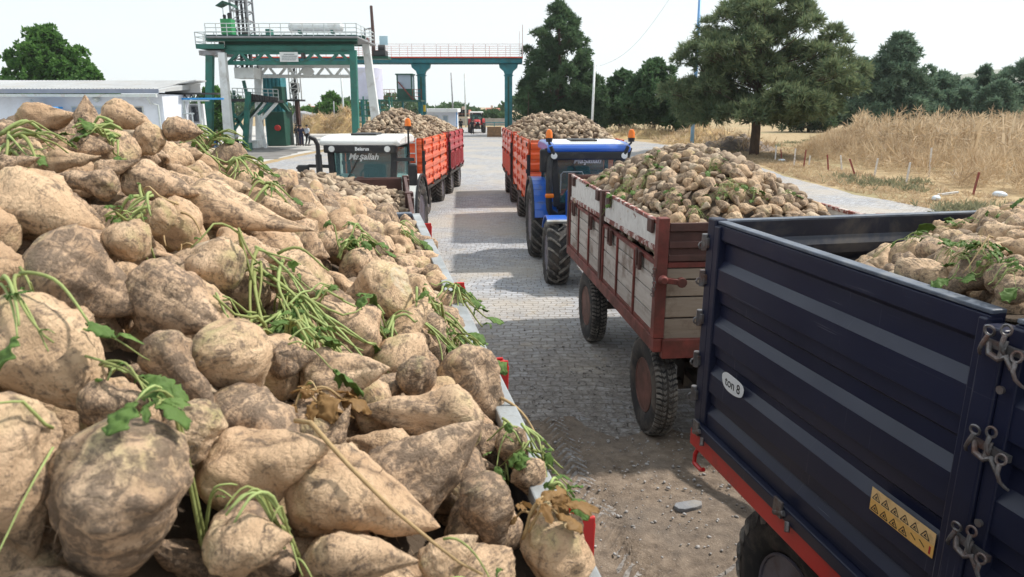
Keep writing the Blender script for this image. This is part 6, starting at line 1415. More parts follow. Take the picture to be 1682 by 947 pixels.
# ------------------------------------------------------------------ sugar beets
def beet_geo(seed, nx=40, nt=30, kind='normal'):
    rr = random.Random(seed); tm = {'round': .34, 'long': .2, 'normal': .27, 'cut': .22}[kind] * rr.uniform(.9, 1.1)
    p = {'round': 1.9, 'long': 1.0, 'normal': 1.35, 'cut': 1.35}[kind] * rr.uniform(.9, 1.12); q = {'round': .8, 'long': 1.0, 'normal': .85, 'cut': .85}[kind]
    r0 = {'round': .16, 'long': .17, 'normal': .17, 'cut': .25}[kind]; bend = rr.uniform(-.22, .22); bend2 = rr.uniform(-.16, .16); ph = rr.uniform(0, 6.28); g2 = rr.uniform(.03, .09); g3 = rr.uniform(.02, .05)
    asp = {'round': .85, 'long': .42, 'normal': .62, 'cut': .6}[kind]; so = Vector((seed * 7.13, seed * 3.7, 0))
    dents = [(rr.uniform(.1, .8), rr.uniform(0, 6.28), rr.uniform(.03, .10), rr.uniform(.09, .2)) for _ in range(7)]
    V = []
    for i in range(nx + 1):
        t = .5 - .5 * math.cos(math.pi * i / nx); t = t ** 1.05
        if t < tm: r = r0 + (.5 - r0) * math.sin(math.pi / 2 * t / tm) ** .8
        else: r = .5 * max(0, 1 - ((t - tm) / (1.0 - tm)) ** p) ** q + (.028 if kind != 'round' else .02) * (1 - t)
        if i == 0 or i == nx: r = 0.0004
        for j in range(nt):
            a = 2 * math.pi * j / nt; rk = r * (1 + g2 * math.cos(2 * a) + g3 * math.cos(3 * a + ph)) * (1 - (.13 if .12 < t < .95 else .04) * math.exp(-(math.cos(a) / .22) ** 2) * (.6 + .5 * math.sin(t * 17 + ph)))
            for dt, da, dd, dw in dents:
                e = ((t - dt) / dw) ** 2 + (((a - da + math.pi) % (2 * math.pi) - math.pi) * .5 / dw) ** 2 * r * 3
                rk -= dd * math.exp(-e) * (r / .5)
            x = t - .40; y, z = rk * math.cos(a), rk * math.sin(a)
            n = mnoise.fractal(Vector((x / asp * 1.5, y * 1.7, z * 1.7)) + so, .85, 2.1, 5); rk2 = rk * (1 + .29 * n) - .012 * abs(mnoise.noise(Vector((x / asp * 5, y * 5, z * 5)) + so)) * (r / .5)
            rk2 += .010 * math.sin((t + .03 * n) * 60) * (r / .5) * max(0, n + .3)
            xx = x
            if i == 0 or t < .10: xx += (.03 + .02 * mnoise.noise(Vector((y * 5, z * 5, seed)))) * (1 - r / .5) * (1 if kind != 'cut' else .2)
            V.append((xx, rk2 * math.cos(a) + bend * t * t + bend2 * math.sin(t * 4) * .3, rk2 * math.sin(a) + bend2 * t * t))
    F = []
    for i in range(nx):
        for j in range(nt): F.append((i * nt + j, i * nt + (j + 1) % nt, (i + 1) * nt + (j + 1) % nt, (i + 1) * nt + j))
    if nx >= 40:                                         # fine side roots along the two furrows
        for k in range(26):
            i = rr.randrange(int(nx * .25), int(nx * .9)); j = (nt // 4 if k % 2 else 3 * nt // 4) + rr.choice((-1, 0, 0, 1)); p = Vector(V[i * nt + j % nt]); o_ = Vector((0, p.y, p.z)).normalized(); w_ = .0045
            d_ = (Vector((rr.uniform(.1, .7), 0, 0)) + o_ * rr.uniform(.15, .8) + Vector((0, rr.uniform(-.5, .5), rr.uniform(-.5, .5)))).normalized(); L_ = rr.uniform(.05, .17); b0 = len(V); dv = Vector((0, 0, 0))
            for q in range(4):
                c = p + d_ * (L_ * q / 3) + dv; dv += Vector((rr.uniform(-.012, .012), rr.uniform(-.02, .02), rr.uniform(-.02, .02))); ww = w_ * (1 - q / 3.4)
                V += [(c.x - ww * .6, c.y, c.z), (c.x, c.y + ww, c.z), (c.x + ww * .6, c.y, c.z), (c.x, c.y, c.z + ww)]
            for q in range(3): F += [(b0 + q * 4 + e, b0 + q * 4 + (e + 1) % 4, b0 + q * 4 + 4 + (e + 1) % 4, b0 + q * 4 + 4 + e) for e in range(4)]
    return np.array(V, dtype=np.float32), np.array(F, dtype=np.int32)
KINDS_ = ['normal', 'normal', 'normal', 'long', 'long', 'round', 'round', 'cut', 'normal', 'round', 'long', 'normal', 'normal', 'round']
GEO_HI = [beet_geo(k + 1, 44, 34, kd) for k, kd in enumerate(KINDS_)]
GEO_LO = [beet_geo(k + 1, 16, 14, kd) for k, kd in enumerate(KINDS_)]
GEO_FAR = [beet_geo(k + 1, 7, 7, kd) for k, kd in enumerate(KINDS_)]
def geo_mesh(name, g, mat):
    o = np_mesh(name, g[0], g[1], mat, smooth=True); me = o.data; bpy.data.objects.remove(o); return me
ME_HI = [geo_mesh('sugar_beet', g, M['beet']) for g in GEO_HI]; ME_DIRTY = [geo_mesh('sugar_beet', g, M['beet_dirty']) for g in GEO_HI]
def joined(name, items, geo, mat, label):
    VV = []; FF = []; off = 0
    for k, mtx in items:
        V, F = geo[k]; A_ = np.array(mtx.to_3x3(), dtype=np.float32); VV.append(V @ A_.T + np.array(mtx.translation, dtype=np.float32)); FF.append(F + off); off += len(V)
    o = np_mesh(name, np.concatenate(VV), np.concatenate(FF), mat, smooth=True); tag(o, label, None, None, 'stuff'); return o
# ---- every beet of the three near heaps: large ones placed one by one, the rest packed round them so that they rest against each other
AY = [-1.5, 0, .4, .9, 1.5, 2.2, 3, 4, 4.6, 4.75]; AV = [.1, .14, .27, .45, .62, .68, .63, .45, .3, .12]
SX = [-.2, 0, .15, .4, .7, 1.0, 1.3, 1.7, 2.0, 2.2, 2.4]; SV = [-.3, -.05, .07, .25, .43, .57, .64, .6, .42, .2, -.2]
def hz_f(lx, ly): return 2.5 + np.interp(ly, AY, AV) / .64 * np.interp(-np.asarray(lx), SX, SV)
def hz_d(lx, ly): return np.interp(-np.asarray(ly) * .7 + (np.asarray(lx) - .3) * .55, [0, .3, .6, 1.0, 1.6, 2.4], [1.9, 2.15, 2.4, 2.6, 2.75, 2.85])
def hz_w(lx, ly, W=2.12, L=4.5): return 2.0 + .76 * np.maximum(0, np.sin(np.pi * np.clip(np.asarray(lx) / W, 0, 1))) ** .75 * np.interp(np.asarray(ly) / L * 4.5, [0, .5, 1.2, 2.2, 3.2, 4, 4.5], [.2, .5, .82, 1, .85, .55, .3])
WM = Matrix.Translation(WT.location) @ Matrix.Rotation(WT.rotation_euler.z, 4, 'Z')
ASP = {'normal': .62, 'long': .42, 'round': .85, 'cut': .6}
pr = random.Random(7)
def kind_for(a):
    b = [i for i, k in enumerate(KINDS_) if k != 'cut' and abs(ASP[k] - a) < .14] or [min(range(14), key=lambda i: abs(ASP[KINDS_[i]] - a))]
    return pr.choice(b)
def beet_matrix(pos, ax, roll, L, D):
    q = Vector((1, 0, 0)).rotation_difference(Vector(ax)) @ Quaternion((1, 0, 0), roll); return Matrix.LocRotScale(Vector(pos), q, Vector((L, D, D)))
BIG = [(82, 197, 105, 54, 0), (40, 222, 110, 45, 0), (146, 193, 72, 40, 90), (215, 193, 90, 48, -15), (150, 240, 70, 45, 0), (235, 232, 72, 50, 200), 
       (300, 215, 60, 45, 10), (330, 232, 45, 32, 0), (35, 267, 75, 36, 10), (118, 265, 95, 40, 5), (197, 276, 85, 38, 20), (265, 300, 128, 72, -8), 
       (138, 300, 115, 55, 175), (80, 345, 180, 128, -15), (200, 392, 95, 70, 160), (240, 362, 100, 62, 200), (405, 360, 245, 92, -14), (332, 430, 140, 95, 170), 
       (145, 465, 185, 145, -10), (295, 503, 195, 112, -25), (12, 445, 110, 85, 20), (75, 600, 280, 155, -50), (300, 622, 185, 88, -55), (392, 605, 150, 128, -70), 
       (15, 785, 300, 160, -75), (200, 850, 345, 240, -97), (305, 720, 150, 92, 230), (190, 662, 120, 80, 0), (440, 762, 230, 145, 20), (600, 818, 270, 145, -13), 
       (700, 772, 255, 145, 35), (680, 690, 240, 98, 175), (787, 640, 165, 96, -60), (687, 624, 76, 62, -90), (568, 612, 150, 90, 10), (611, 487, 122, 96, 190), 
       (668, 535, 125, 72, 60), (410, 895, 145, 105, 10), (595, 912, 185, 95, 5), (740, 912, 110, 76, 30), (806, 842, 140, 92, -65), (915, 915, 150, 115, -80), 
       (848, 748, 100, 60, -75), (888, 792, 85, 55, -70), (800, 548, 75, 55, -80), (430, 420, 100, 60, -10), (498, 470, 95, 62, -20), (560, 702, 85, 38, 62), 
       (462, 347, 80, 48, 0), (480, 590, 80, 55, 10), (905, 852, 70, 50, -60), (745, 470, 70, 42, -20), (760, 505, 70, 45, -40)]            # u, v, length, thickness in the photo, direction of the tail
ALL = []              # heap, kind, position, axis, roll, length, thickness
fxc, fxr = [], []
TT_, RF_ = (-.22, .02, .28), (.40, .47, .26)
for i, (u, v, L_, D_, ang) in enumerate(BIG):
    r_ = ray(u, v); t_ = .25
    while t_ < 5:
        p = Vector((0, 0, CAM_H)) + r_ * t_; q = FI @ p
        if p.z < hz_f(q.x, q.y) + .03: break
        t_ += .004
    if t_ >= 4.6: t_ = 2.05 / r_.y
    if i == 2: t_ = 1.85 / r_.y
    p = Vector((0, 0, CAM_H)) + r_ * t_; sc = proj(p)[2] / FPX; Lr, Dr = L_ * sc, D_ * sc; a = math.radians(ang)
    Lt = max(Lr, Dr * 1.4); k = min(1, (Lr - .6 * Dr) / (Lt - .6 * Dr + 1e-6)) if Lr < Dr * 1.4 else 1; be = math.acos(max(.2, min(1, k)))
    rt, up_, fw = Vector((1, 0, 0)), Vector((0, SP, CP)), Vector((0, CP, -SP))
    ax = (rt * math.cos(a) + up_ * math.sin(a)) * math.cos(be) + (fw * .8 - up_ * .6) * math.sin(be)
    if be < .25 and ax.z > 0 and i != 2: ax += fw * .28 * ax.z
    ax.normalize(); kd = 7 if i in (3, 35) else kind_for(Dr / Lt)
    pc = p + (p - Vector((0, 0, CAM_H))).normalized() * .25 * Dr; q = FI @ pc; q.x = min(q.x, -.035); pc = FM @ q
    pos = pc - ax * .1 * Lt; L2, D2 = Lt * 1.0, Dr * .99
    ALL.append((0, kd, tuple(pos), tuple(ax), pr.uniform(0, 6.28), L2, D2))
    for t2, r2 in zip(TT_, RF_): fxc.append(tuple(FI @ (pos + ax * L2 * t2))); fxr.append(D2 * r2)
def pack(heap, f, mtx, x0, x1, y0, y1, n, Lm, layers, fc, fr, keep=None):
    P, AX, LL, DD, OFF = [], [], [], [], []
    for lay in layers:
        m = tries = 0; pts = np.zeros((0, 2)); sp = Lm * .60
        while m < n and tries < 12000:
            tries += 1; x, y = pr.uniform(x0, x1), pr.uniform(y0, y1)
            if m and (((pts - (x, y)) ** 2).sum(1) < sp * sp).any(): continue
            pts = np.vstack([pts, (x, y)]); m += 1; e = .03; gx = float(f(x + e, y) - f(x - e, y)) / 2 / e; gy = float(f(x, y + e) - f(x, y - e)) / 2 / e
            a = pr.uniform(0, 6.28); ax = np.array([math.cos(a), math.sin(a), gx * math.cos(a) + gy * math.sin(a) + pr.gauss(0, .35)]); ax /= np.linalg.norm(ax)
            L_ = Lm * pr.choice([.75, .85, .95, 1.05, 1.2, 1.35]) * pr.uniform(.93, 1.07); asp = pr.choice([.42, .55, .6, .65, .7, .85]); L_ *= {.42: 1.15, .85: .8}.get(asp, 1)
            P.append((x, y, float(f(x, y)) + lay)); AX.append(ax); LL.append(L_); DD.append(L_ * asp); OFF.append(lay)
    P = np.array(P); AX = np.array(AX); LL = np.array(LL); DD = np.array(DD); OFF = np.array(OFF); T = np.array(TT_); RF = np.array(RF_); nn = len(P)
    idx = np.repeat(np.arange(nn), 3); Rf = (DD[:, None] * RF).ravel()
    fc = np.array(fc).reshape(-1, 3); fr = np.array(fr)
    for it in range(48):
        S = (P[:, None] + AX[:, None] * LL[:, None, None] * T[None, :, None]).reshape(-1, 3)
        if it % 8 == 0:
            ia, ib, ja, jb = [], [], [], []
            for b0 in range(0, len(S), 300):
                d2 = ((S[b0:b0 + 300, None] - S[None]) ** 2).sum(2); a_, b_ = np.nonzero(d2 < .06); ok = idx[a_ + b0] != idx[b_]; ia.append(a_[ok] + b0); ib.append(b_[ok])
                if len(fc): d2 = ((S[b0:b0 + 300, None] - fc[None]) ** 2).sum(2); a_, b_ = np.nonzero(d2 < .09); ja.append(a_ + b0); jb.append(b_)
            ia, ib = np.concatenate(ia), np.concatenate(ib)
            if len(fc): ja, jb = np.concatenate(ja), np.concatenate(jb)
        mv = np.zeros_like(S)
        d = S[ia] - S[ib]; di = np.linalg.norm(d, axis=1) + 1e-6; np.add.at(mv, ia, d * (np.clip((Rf[ia] + Rf[ib]) * .93 - di, 0, None) / di * .28)[:, None])
        if len(fc): d = S[ja] - fc[jb]; di = np.linalg.norm(d, axis=1) + 1e-6; np.add.at(mv, ja, d * (np.clip((Rf[ja] + fr[jb]) * .95 - di, 0, None) / di * .5)[:, None])
        Mv = np.zeros_like(P); np.add.at(Mv, idx, mv / 1.5); nr = np.linalg.norm(Mv, axis=1, keepdims=True); P += Mv * np.minimum(1, .03 / (nr + 1e-9))
        sz = f(P[:, 0], P[:, 1]); P[:, 2] += (sz + OFF - P[:, 2]) * .12; P[:, 2] -= np.clip(P[:, 2] - sz - .03, 0, None) * .6
        P[:, 0] = np.clip(P[:, 0], x0, x1); P[:, 1] = np.clip(P[:, 1], y0, y1)
    for p, ax, L_, D_ in zip(P, AX, LL, DD):
        wp = mtx @ Vector(p); wa = mtx.to_3x3() @ Vector(ax); kd = kind_for(D_ / L_); rl = pr.uniform(0, 6.28)
        if keep is None or keep(wp): ALL.append((heap, kd, tuple(wp - wa * .1 * L_), tuple(wa), rl, L_, D_))
pack(0, lambda a, b: hz_f(a, b) - .02, FM, -2.15, -.07, .15, 4.58, 520, .165, [-.02, -.11], fxc, fxr, lambda p: (p - Vector((0, 0, CAM_H))).length > .36)
pack(1, lambda a, b: hz_d(a, b) - .03, DM, .16, 2.1, -3.2, -.16, 330, .175, [0, -.11], [], [])
pack(2, lambda a, b: np.full_like(np.asarray(a, dtype=float), 1.86), WM, .10, .17, .25, 4.2, 40, .15, [0], [], [])
pack(2, lambda a, b: hz_w(a, b) - .03, WM, .13, 1.99, .13, 4.37, 520, .17, [0, -.10], [], [])
SINGLE = [0, 1, 2, 3, 4, 5, 6, 7, 8, 9, 10, 11, 12, 13, 14, 15, 16, 17, 18, 19, 20, 21, 22, 23, 24, 25, 26, 27, 28, 29, 30, 31, 32, 33, 34, 35, 36, 37, 38, 39, 40, 41, 42, 43, 45, 46, 47, 48, 49, 50, 51, 52, 57, 59, 60, 64, 65, 66, 67, 72, 82, 86, 92, 96, 100, 103, 104, 106, 107, 109, 111, 112, 114, 115, 117, 123, 126, 129, 132, 139, 145, 152, 165, 171, 176, 180, 182, 185, 189, 195, 197, 200, 203, 208, 211, 212, 216, 217, 230, 233, 235, 238, 242, 252, 256, 260, 263, 266, 267, 273, 279, 281, 282, 287, 290, 292, 300, 306, 314, 315, 319, 321, 323, 325, 333, 335, 337, 338, 340, 344, 345, 357, 361, 366, 371, 383, 397, 398, 400, 403, 404, 409, 428, 438, 446, 452, 453, 461, 464, 469, 472, 479, 483, 487, 491, 503, 518, 524, 525, 531, 533, 535, 538, 544, 548, 550, 600, 602, 606, 640, 662, 673, 731, 786, 812, 819, 820, 823, 830, 838, 874, 950, 957, 970, 977, 1015, 1028, 1081, 1091, 1095, 1107, 1118, 1119, 1123, 1128, 1129, 1131, 1134, 1145, 1147, 1148, 1150, 1210, 1215, 1222, 1236, 1243, 1250, 1251, 1276, 1285, 1288, 1289, 1293, 1298, 1329, 1342, 1352, 1359, 1370, 1386, 1392, 1397, 1413, 1419, 1421, 1441, 1565, 1708, 1797, 1806, 1808, 1809, 1810, 1814, 1818, 1829, 1833, 1843, 1845, 1862, 1868, 1878, 1882, 1887, 1891, 1899, 1902, 1903, 1918, 1942, 1945, 1950, 1957, 1958, 1959, 1970, 1978, 1982, 1983, 1988, 1997, 1998, 2013, 2019, 2022, 2025, 2026, 2050, 2056, 2059, 2065, 2075, 2076, 2077, 2089, 2090, 2093, 2097, 2109, 2116, 2118, 2122, 2129, 2132, 2162, 2196, 2197, 2203, 2221, 2227, 2238, 2243, 2244, 2253, 2254, 2265, 2267, 2269, 2274]
HEAPN = {0: 'left foreground heap', 1: 'navy trailer', 2: 'wooden trailer'}
items = [(a[0], (0,) * 9 + (a[5], a[6]), (a[1], beet_matrix(*a[2:]))) for a in ALL]
_sel = set(SINGLE); items = [items[i] for i in SINGLE] + [it for i, it in enumerate(items) if i not in _sel]; N_SINGLE = len(SINGLE)
info = []
for i, (hp_, r, (k, mtx)) in enumerate(items[:N_SINGLE]):
    o = bpy.data.objects.new('sugar_beet', (ME_DIRTY if hp_ else ME_HI)[k]); COL.objects.link(o); o.matrix_world = mtx; o['category'] = 'sugar beet'; o['group'] = 'sugar beets heaped in the ' + ('grey rimmed trailer' if hp_ == 0 else HEAPN[hp_])
    c = mtx.translation; tail = mtx @ Vector((.6, 0, 0)); cr_ = mtx @ Vector((-.4, 0, 0)); u, v, d = proj(c); ut, vt, dt = proj(tail); uc, vc, dc = proj(cr_)
    ln = math.hypot(ut - uc, vt - vc) / (r[9] * FPX / d); ang = math.degrees(math.atan2(-(vt - vc), ut - uc)) % 360
    kd = KINDS_[k]; shape = {'normal': 'tapering', 'long': 'slender', 'round': 'stubby', 'cut': 'flat-topped'}[kd]
    if ln < .55: dirn = 'end on'
    else: dirn = ['tail right', 'tail up-right', 'tail up', 'tail up-left', 'tail left', 'tail down-left', 'tail down', 'tail down-right'][int((ang + 22.5) // 45) % 8]
    size = 'huge' if r[9] * FPX / d > 125 else 'big' if r[9] * FPX / d > 80 else 'medium' if r[9] * FPX / d > 42 else 'small'
    if hp_ == 0: zone = ('bottom' if v > 720 else 'lower middle' if v > 540 else 'upper middle' if v > 360 else 'top') + (' left' if u < 280 else ' centre' if u < 560 else ' right')
    elif hp_ == 1: zone = ('rear foot' if u < 1520 else 'near slope') + (' upper' if v < 430 else ' lower')
    else: zone = ('crest' if v < 285 else 'upper face' if v < 315 else 'lower face') + (' left' if u < 1090 else ' centre' if u < 1220 else ' right')
    info.append((o, hp_, size, shape, dirn, zone, u, v))
from collections import defaultdict
bk = defaultdict(list)
for it in info: bk[it[1:6]].append(it)
ORD = ['leftmost', 'second from left', 'third from left', 'fourth from left', 'fifth from left', 'sixth from left', 'seventh from left', 'eighth from left', 'ninth from left']
for key, lst in bk.items():
    hp_, size, shape, dirn, zone = key; lst.sort(key=lambda q: q[6]); where = {0: 'foreground heap', 1: 'navy trailer heap', 2: 'wooden trailer heap'}[hp_]
    for n, it in enumerate(lst):
        core = '%s %s beet, %s, %s of %s' % (size, shape, dirn, zone, where)
        it[0]['label'] = core if len(lst) == 1 else (ORD[n] if n < 9 else 'rightmost') + ' ' + core
for hp_, lab in ((0, 'smaller sugar beets filling the gaps of the left foreground heap'), (1, 'remaining sugar beets of the heap inside the navy trailer'), (2, 'remaining sugar beets of the heap on the old wooden trailer')):
    its = [x[2] for x in items[N_SINGLE:] if x[0] == hp_]
    if its: joined('beet_heap', its, GEO_LO if hp_ else [beet_geo(k + 1, 26, 20, kd) for k, kd in enumerate(KINDS_)], M['beet_mid'], lab)
# solid cores under the heaps so that no gap looks through
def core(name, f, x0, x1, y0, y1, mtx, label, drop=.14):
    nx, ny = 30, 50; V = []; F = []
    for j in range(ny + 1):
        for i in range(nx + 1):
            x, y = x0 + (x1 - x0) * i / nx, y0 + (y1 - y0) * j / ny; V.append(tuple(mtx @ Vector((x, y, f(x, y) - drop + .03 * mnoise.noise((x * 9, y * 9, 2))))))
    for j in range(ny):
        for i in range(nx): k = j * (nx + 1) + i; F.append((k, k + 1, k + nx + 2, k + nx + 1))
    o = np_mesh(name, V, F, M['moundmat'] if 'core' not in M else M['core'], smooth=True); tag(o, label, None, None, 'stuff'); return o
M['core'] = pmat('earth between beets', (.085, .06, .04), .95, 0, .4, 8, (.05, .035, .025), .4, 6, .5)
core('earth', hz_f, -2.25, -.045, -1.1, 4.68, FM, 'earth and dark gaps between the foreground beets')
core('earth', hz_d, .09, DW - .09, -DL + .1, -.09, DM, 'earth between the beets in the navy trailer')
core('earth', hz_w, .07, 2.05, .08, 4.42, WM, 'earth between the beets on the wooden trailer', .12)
def far_heap(root, W, L, f, seed, label, z0, Ls=.2, step=.125):
    mt = Matrix.Translation(root.location) @ Matrix.Rotation(root.rotation_euler.z, 4, 'Z'); rr = random.Random(seed); its = []
    for lay in (0, 1):
        y = .12
        while y < L - .1:
            x = .1
            while x < W - .08:
                px, py = x + rr.uniform(-.05, .05), y + rr.uniform(-.05, .05); px = min(max(px, .09), W - .09); py = min(max(py, .1), L - .1)
                z = f(px, py) - lay * .10 + rr.uniform(-.03, .035) - .03; q = Euler((rr.uniform(0, 6.28), rr.gauss(0, .45), rr.uniform(0, 6.28))).to_quaternion(); l = Ls * rr.uniform(.7, 1.25)
                its.append((rr.randrange(14), mt @ Matrix.LocRotScale(Vector((px, py, z)), q, Vector((l, l * rr.uniform(.5, .72), l * rr.uniform(.5, .72)))))); x += step
            y += step
    joined('beet_heap', its, GEO_FAR, M['beet_far'], label)
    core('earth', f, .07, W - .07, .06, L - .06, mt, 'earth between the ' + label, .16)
def dome(W, L, zb, h, ypk, p=.8, q=.8): return lambda x, y: zb + h * max(0, math.sin(math.pi * min(1, max(0, x / W)))) ** p * (max(0, 1 - (abs(y - ypk) / (ypk if y < ypk else L - ypk)) ** 1.6)) ** q
far_heap(TT, 2.1, 4.15, (lambda f_: (lambda x, y: f_(2.1 * (x / 2.1) ** .72, y)))(dome(2.1, 4.15, 1.98, .47, 2.0)), 31, 'sugar beets heaped on the brown boarded trailer', 2.0, .17, .10)
far_heap(OL, 2.35, 4.5, dome(2.35, 4.5, 2.24, .88, 2.2), 32, 'sugar beets heaped on the orange trailer with ladder', 2.2)
far_heap(RL, 2.35, 4.0, dome(2.35, 4.0, 2.24, .62, 1.6), 33, 'sugar beets heaped on the crimson trailer', 2.2)
far_heap(OR, 2.35, 4.7, dome(2.35, 4.7, 2.32, .74, 2.3), 34, 'sugar beets heaped on the orange trailer with yellow plate', 2.3)
far_heap(RR, 2.35, 4.6, dome(2.35, 4.6, 2.32, .62, 2.0), 35, 'sugar beets heaped on the last right hand trailer', 2.3)

# ------------------------------------------------------------------ green tops and dry stalks among the beets
from mathutils.bvhtree import BVHTree
VV = []; FF = []; off = 0
for hp_, r, (k, mtx) in items:
    V, F = GEO_LO[k]; A_ = np.array(mtx.to_3x3()); VV.append(V @ A_.T + np.array(mtx.translation)); FF.append(F + off); off += len(V)
VV = np.concatenate(VV); FF = np.concatenate(FF)
BVH = BVHTree.FromPolygons([tuple(v) for v in VV.tolist()], [tuple(f) for f in FF.tolist()])
CAMP = Vector((0, 0, CAM_H))
def top(x, y, zref, span=.22):
    h = BVH.ray_cast(Vector((x, y, zref + span)), Vector((0, 0, -1)), span * 2.2); return h[0].z if h[0] else zref - .03
def leaf_blade(mb, p, d, up, L, w, rr, curl=.3):
    d = d.normalized(); s = d.cross(up).normalized(); n = 16; m = 4; base = len(mb.v); sd = rr.uniform(0, 50)
    for i in range(n + 1):
        t = i / n; ww = w * (.10 + 1.0 * math.sin(math.pi * min(1, (t * .97 + .02) ** 1.25)) ** .85) * (1 + .22 * math.sin(t * 15 + sd) + .10 * math.sin(t * 37 + sd * 2))
        for j in range(-m, m + 1):
            q = j / m; hgt = curl * L * (t * (1 - t) * 1.2) - .25 * ww * abs(q) + (.013 * mnoise.noise((t * 6, q * 3, sd)) + .006 * math.sin(t * 17 + q * 4 + sd) * abs(q)) * (L / .12)
            mb.v.append(tuple(p + d * (L * t) + s * (ww * q) + up * hgt - Vector((0, 0, .35 * L * t * t * curl))))
    k = 2 * m + 1
    for i in range(n):
        for j in range(2 * m): mb.f.append((base + i * k + j, base + i * k + j + 1, base + (i + 1) * k + j + 1, base + (i + 1) * k + j))
def greens(label, u, v, ang, spread, nst, Lpx, nleaf, lw, seed, name='beet_greens', stem='stem', leaf='leaf', thick=1.0, lift=.012, cat='greens'):
    """a bunch of stalks lying over the beets from the pixel point outwards"""
    rr = random.Random(seed); d0 = ray(u, v).normalized(); h = BVH.ray_cast(CAMP, d0, 30)
    for k in range(60):                                  # keep to the heap when the point falls just beside it
        if h[0] is not None and (h[0] - CAMP).length < 12: break
        u -= 3; v += 1; h = BVH.ray_cast(CAMP, ray(u, v).normalized(), 30)
    P = h[0]; dist = (P - CAMP).length; sc = dist / FPX; right = Vector((1, 0, 0)); mb = MB(); lb = MB(); tips = []; allp = []
    for k in range(nst):
        a = math.radians(ang + rr.gauss(0, spread * 1.25 + 4)); L_ = Lpx * sc * rr.uniform(.55, 1.15)
        st = P + Vector((rr.gauss(0, .018), rr.gauss(0, .018), 0)) * (Lpx * sc / .15)
        fx, fy = math.cos(a), math.sin(a); n = 9; pts = []; bendk = rr.uniform(-1.3, 1.3); x, y, z = st.x, st.y, top(st.x, st.y, P.z)
        for i in range(n + 1):
            pts.append(Vector((x, y, z))); b_ = a + bendk * (i / n); step_ = L_ / n
            x += math.cos(b_) * step_; y += math.sin(b_) * step_ * 1.15; zt = top(x, y, z); z = max(zt, z - step_ * .9) if zt < z else zt
        zs = [p.z for p in pts]
        for _ in range(3): zs = [max(zs[i], (zs[max(0, i - 1)] + zs[min(n, i + 1)]) / 2) for i in range(n + 1)]
        li = lift + rr.random() * .02
        pts = [Vector((p.x, p.y, zz + li + .015 * math.sin(math.pi * i / n))) for i, (p, zz) in enumerate(zip(pts, zs))]
        w = rr.uniform(.0016, .0034) * thick * min(1.25, max(.75, dist / 1.4)); mb.tube(pts, w * 1.25, 6, w * .6); tips.append((pts[-1], (pts[-1] - pts[-2]))); allp += pts[3:]
    o = mb.build(name, M[stem], smooth='all', fix=False); tag(o, label, cat)
    if nleaf:
        sb = MB()
        for k in range(nst // 2 + nleaf):                # torn scraps of leaf along the stalks
            i0 = rr.choice(allp); L_ = lw * sc * rr.uniform(.3, .75); leaf_blade(sb, i0 + Vector((rr.gauss(0, .006), rr.gauss(0, .006), .004)), Vector((rr.uniform(-1, 1), rr.uniform(-1, 1), rr.uniform(-.3, .3))), Vector((rr.gauss(0, .7), rr.gauss(0, .7), 1)).normalized(), L_, L_ * rr.uniform(.12, .3), rr, rr.uniform(.2, 1.2))
        q_ = sb.build('leaf_scraps', M[leaf], o, smooth='all', fix=False); q_['kind'] = 'stuff'
    for k in range(nleaf):
        p, dd = tips[k % len(tips)]; dd = Vector((dd.x, dd.y, max(dd.z, -.3 * dd.length))).normalized(); L_ = lw * sc * rr.uniform(.8, 1.2)
        lb = MB(); leaf_blade(lb, p, dd + Vector((rr.gauss(0, .35), rr.gauss(0, .35), 0)), Vector((rr.gauss(0, .6), rr.gauss(0, .6) - .3, 1)).normalized(), L_, L_ * .34, rr, rr.uniform(.1, .6))
        l = lb.build('leaf_blade', M[leaf], o, smooth='all', fix=False); l.modifiers.new('thick', 'SOLIDIFY').thickness = .0008
    return o
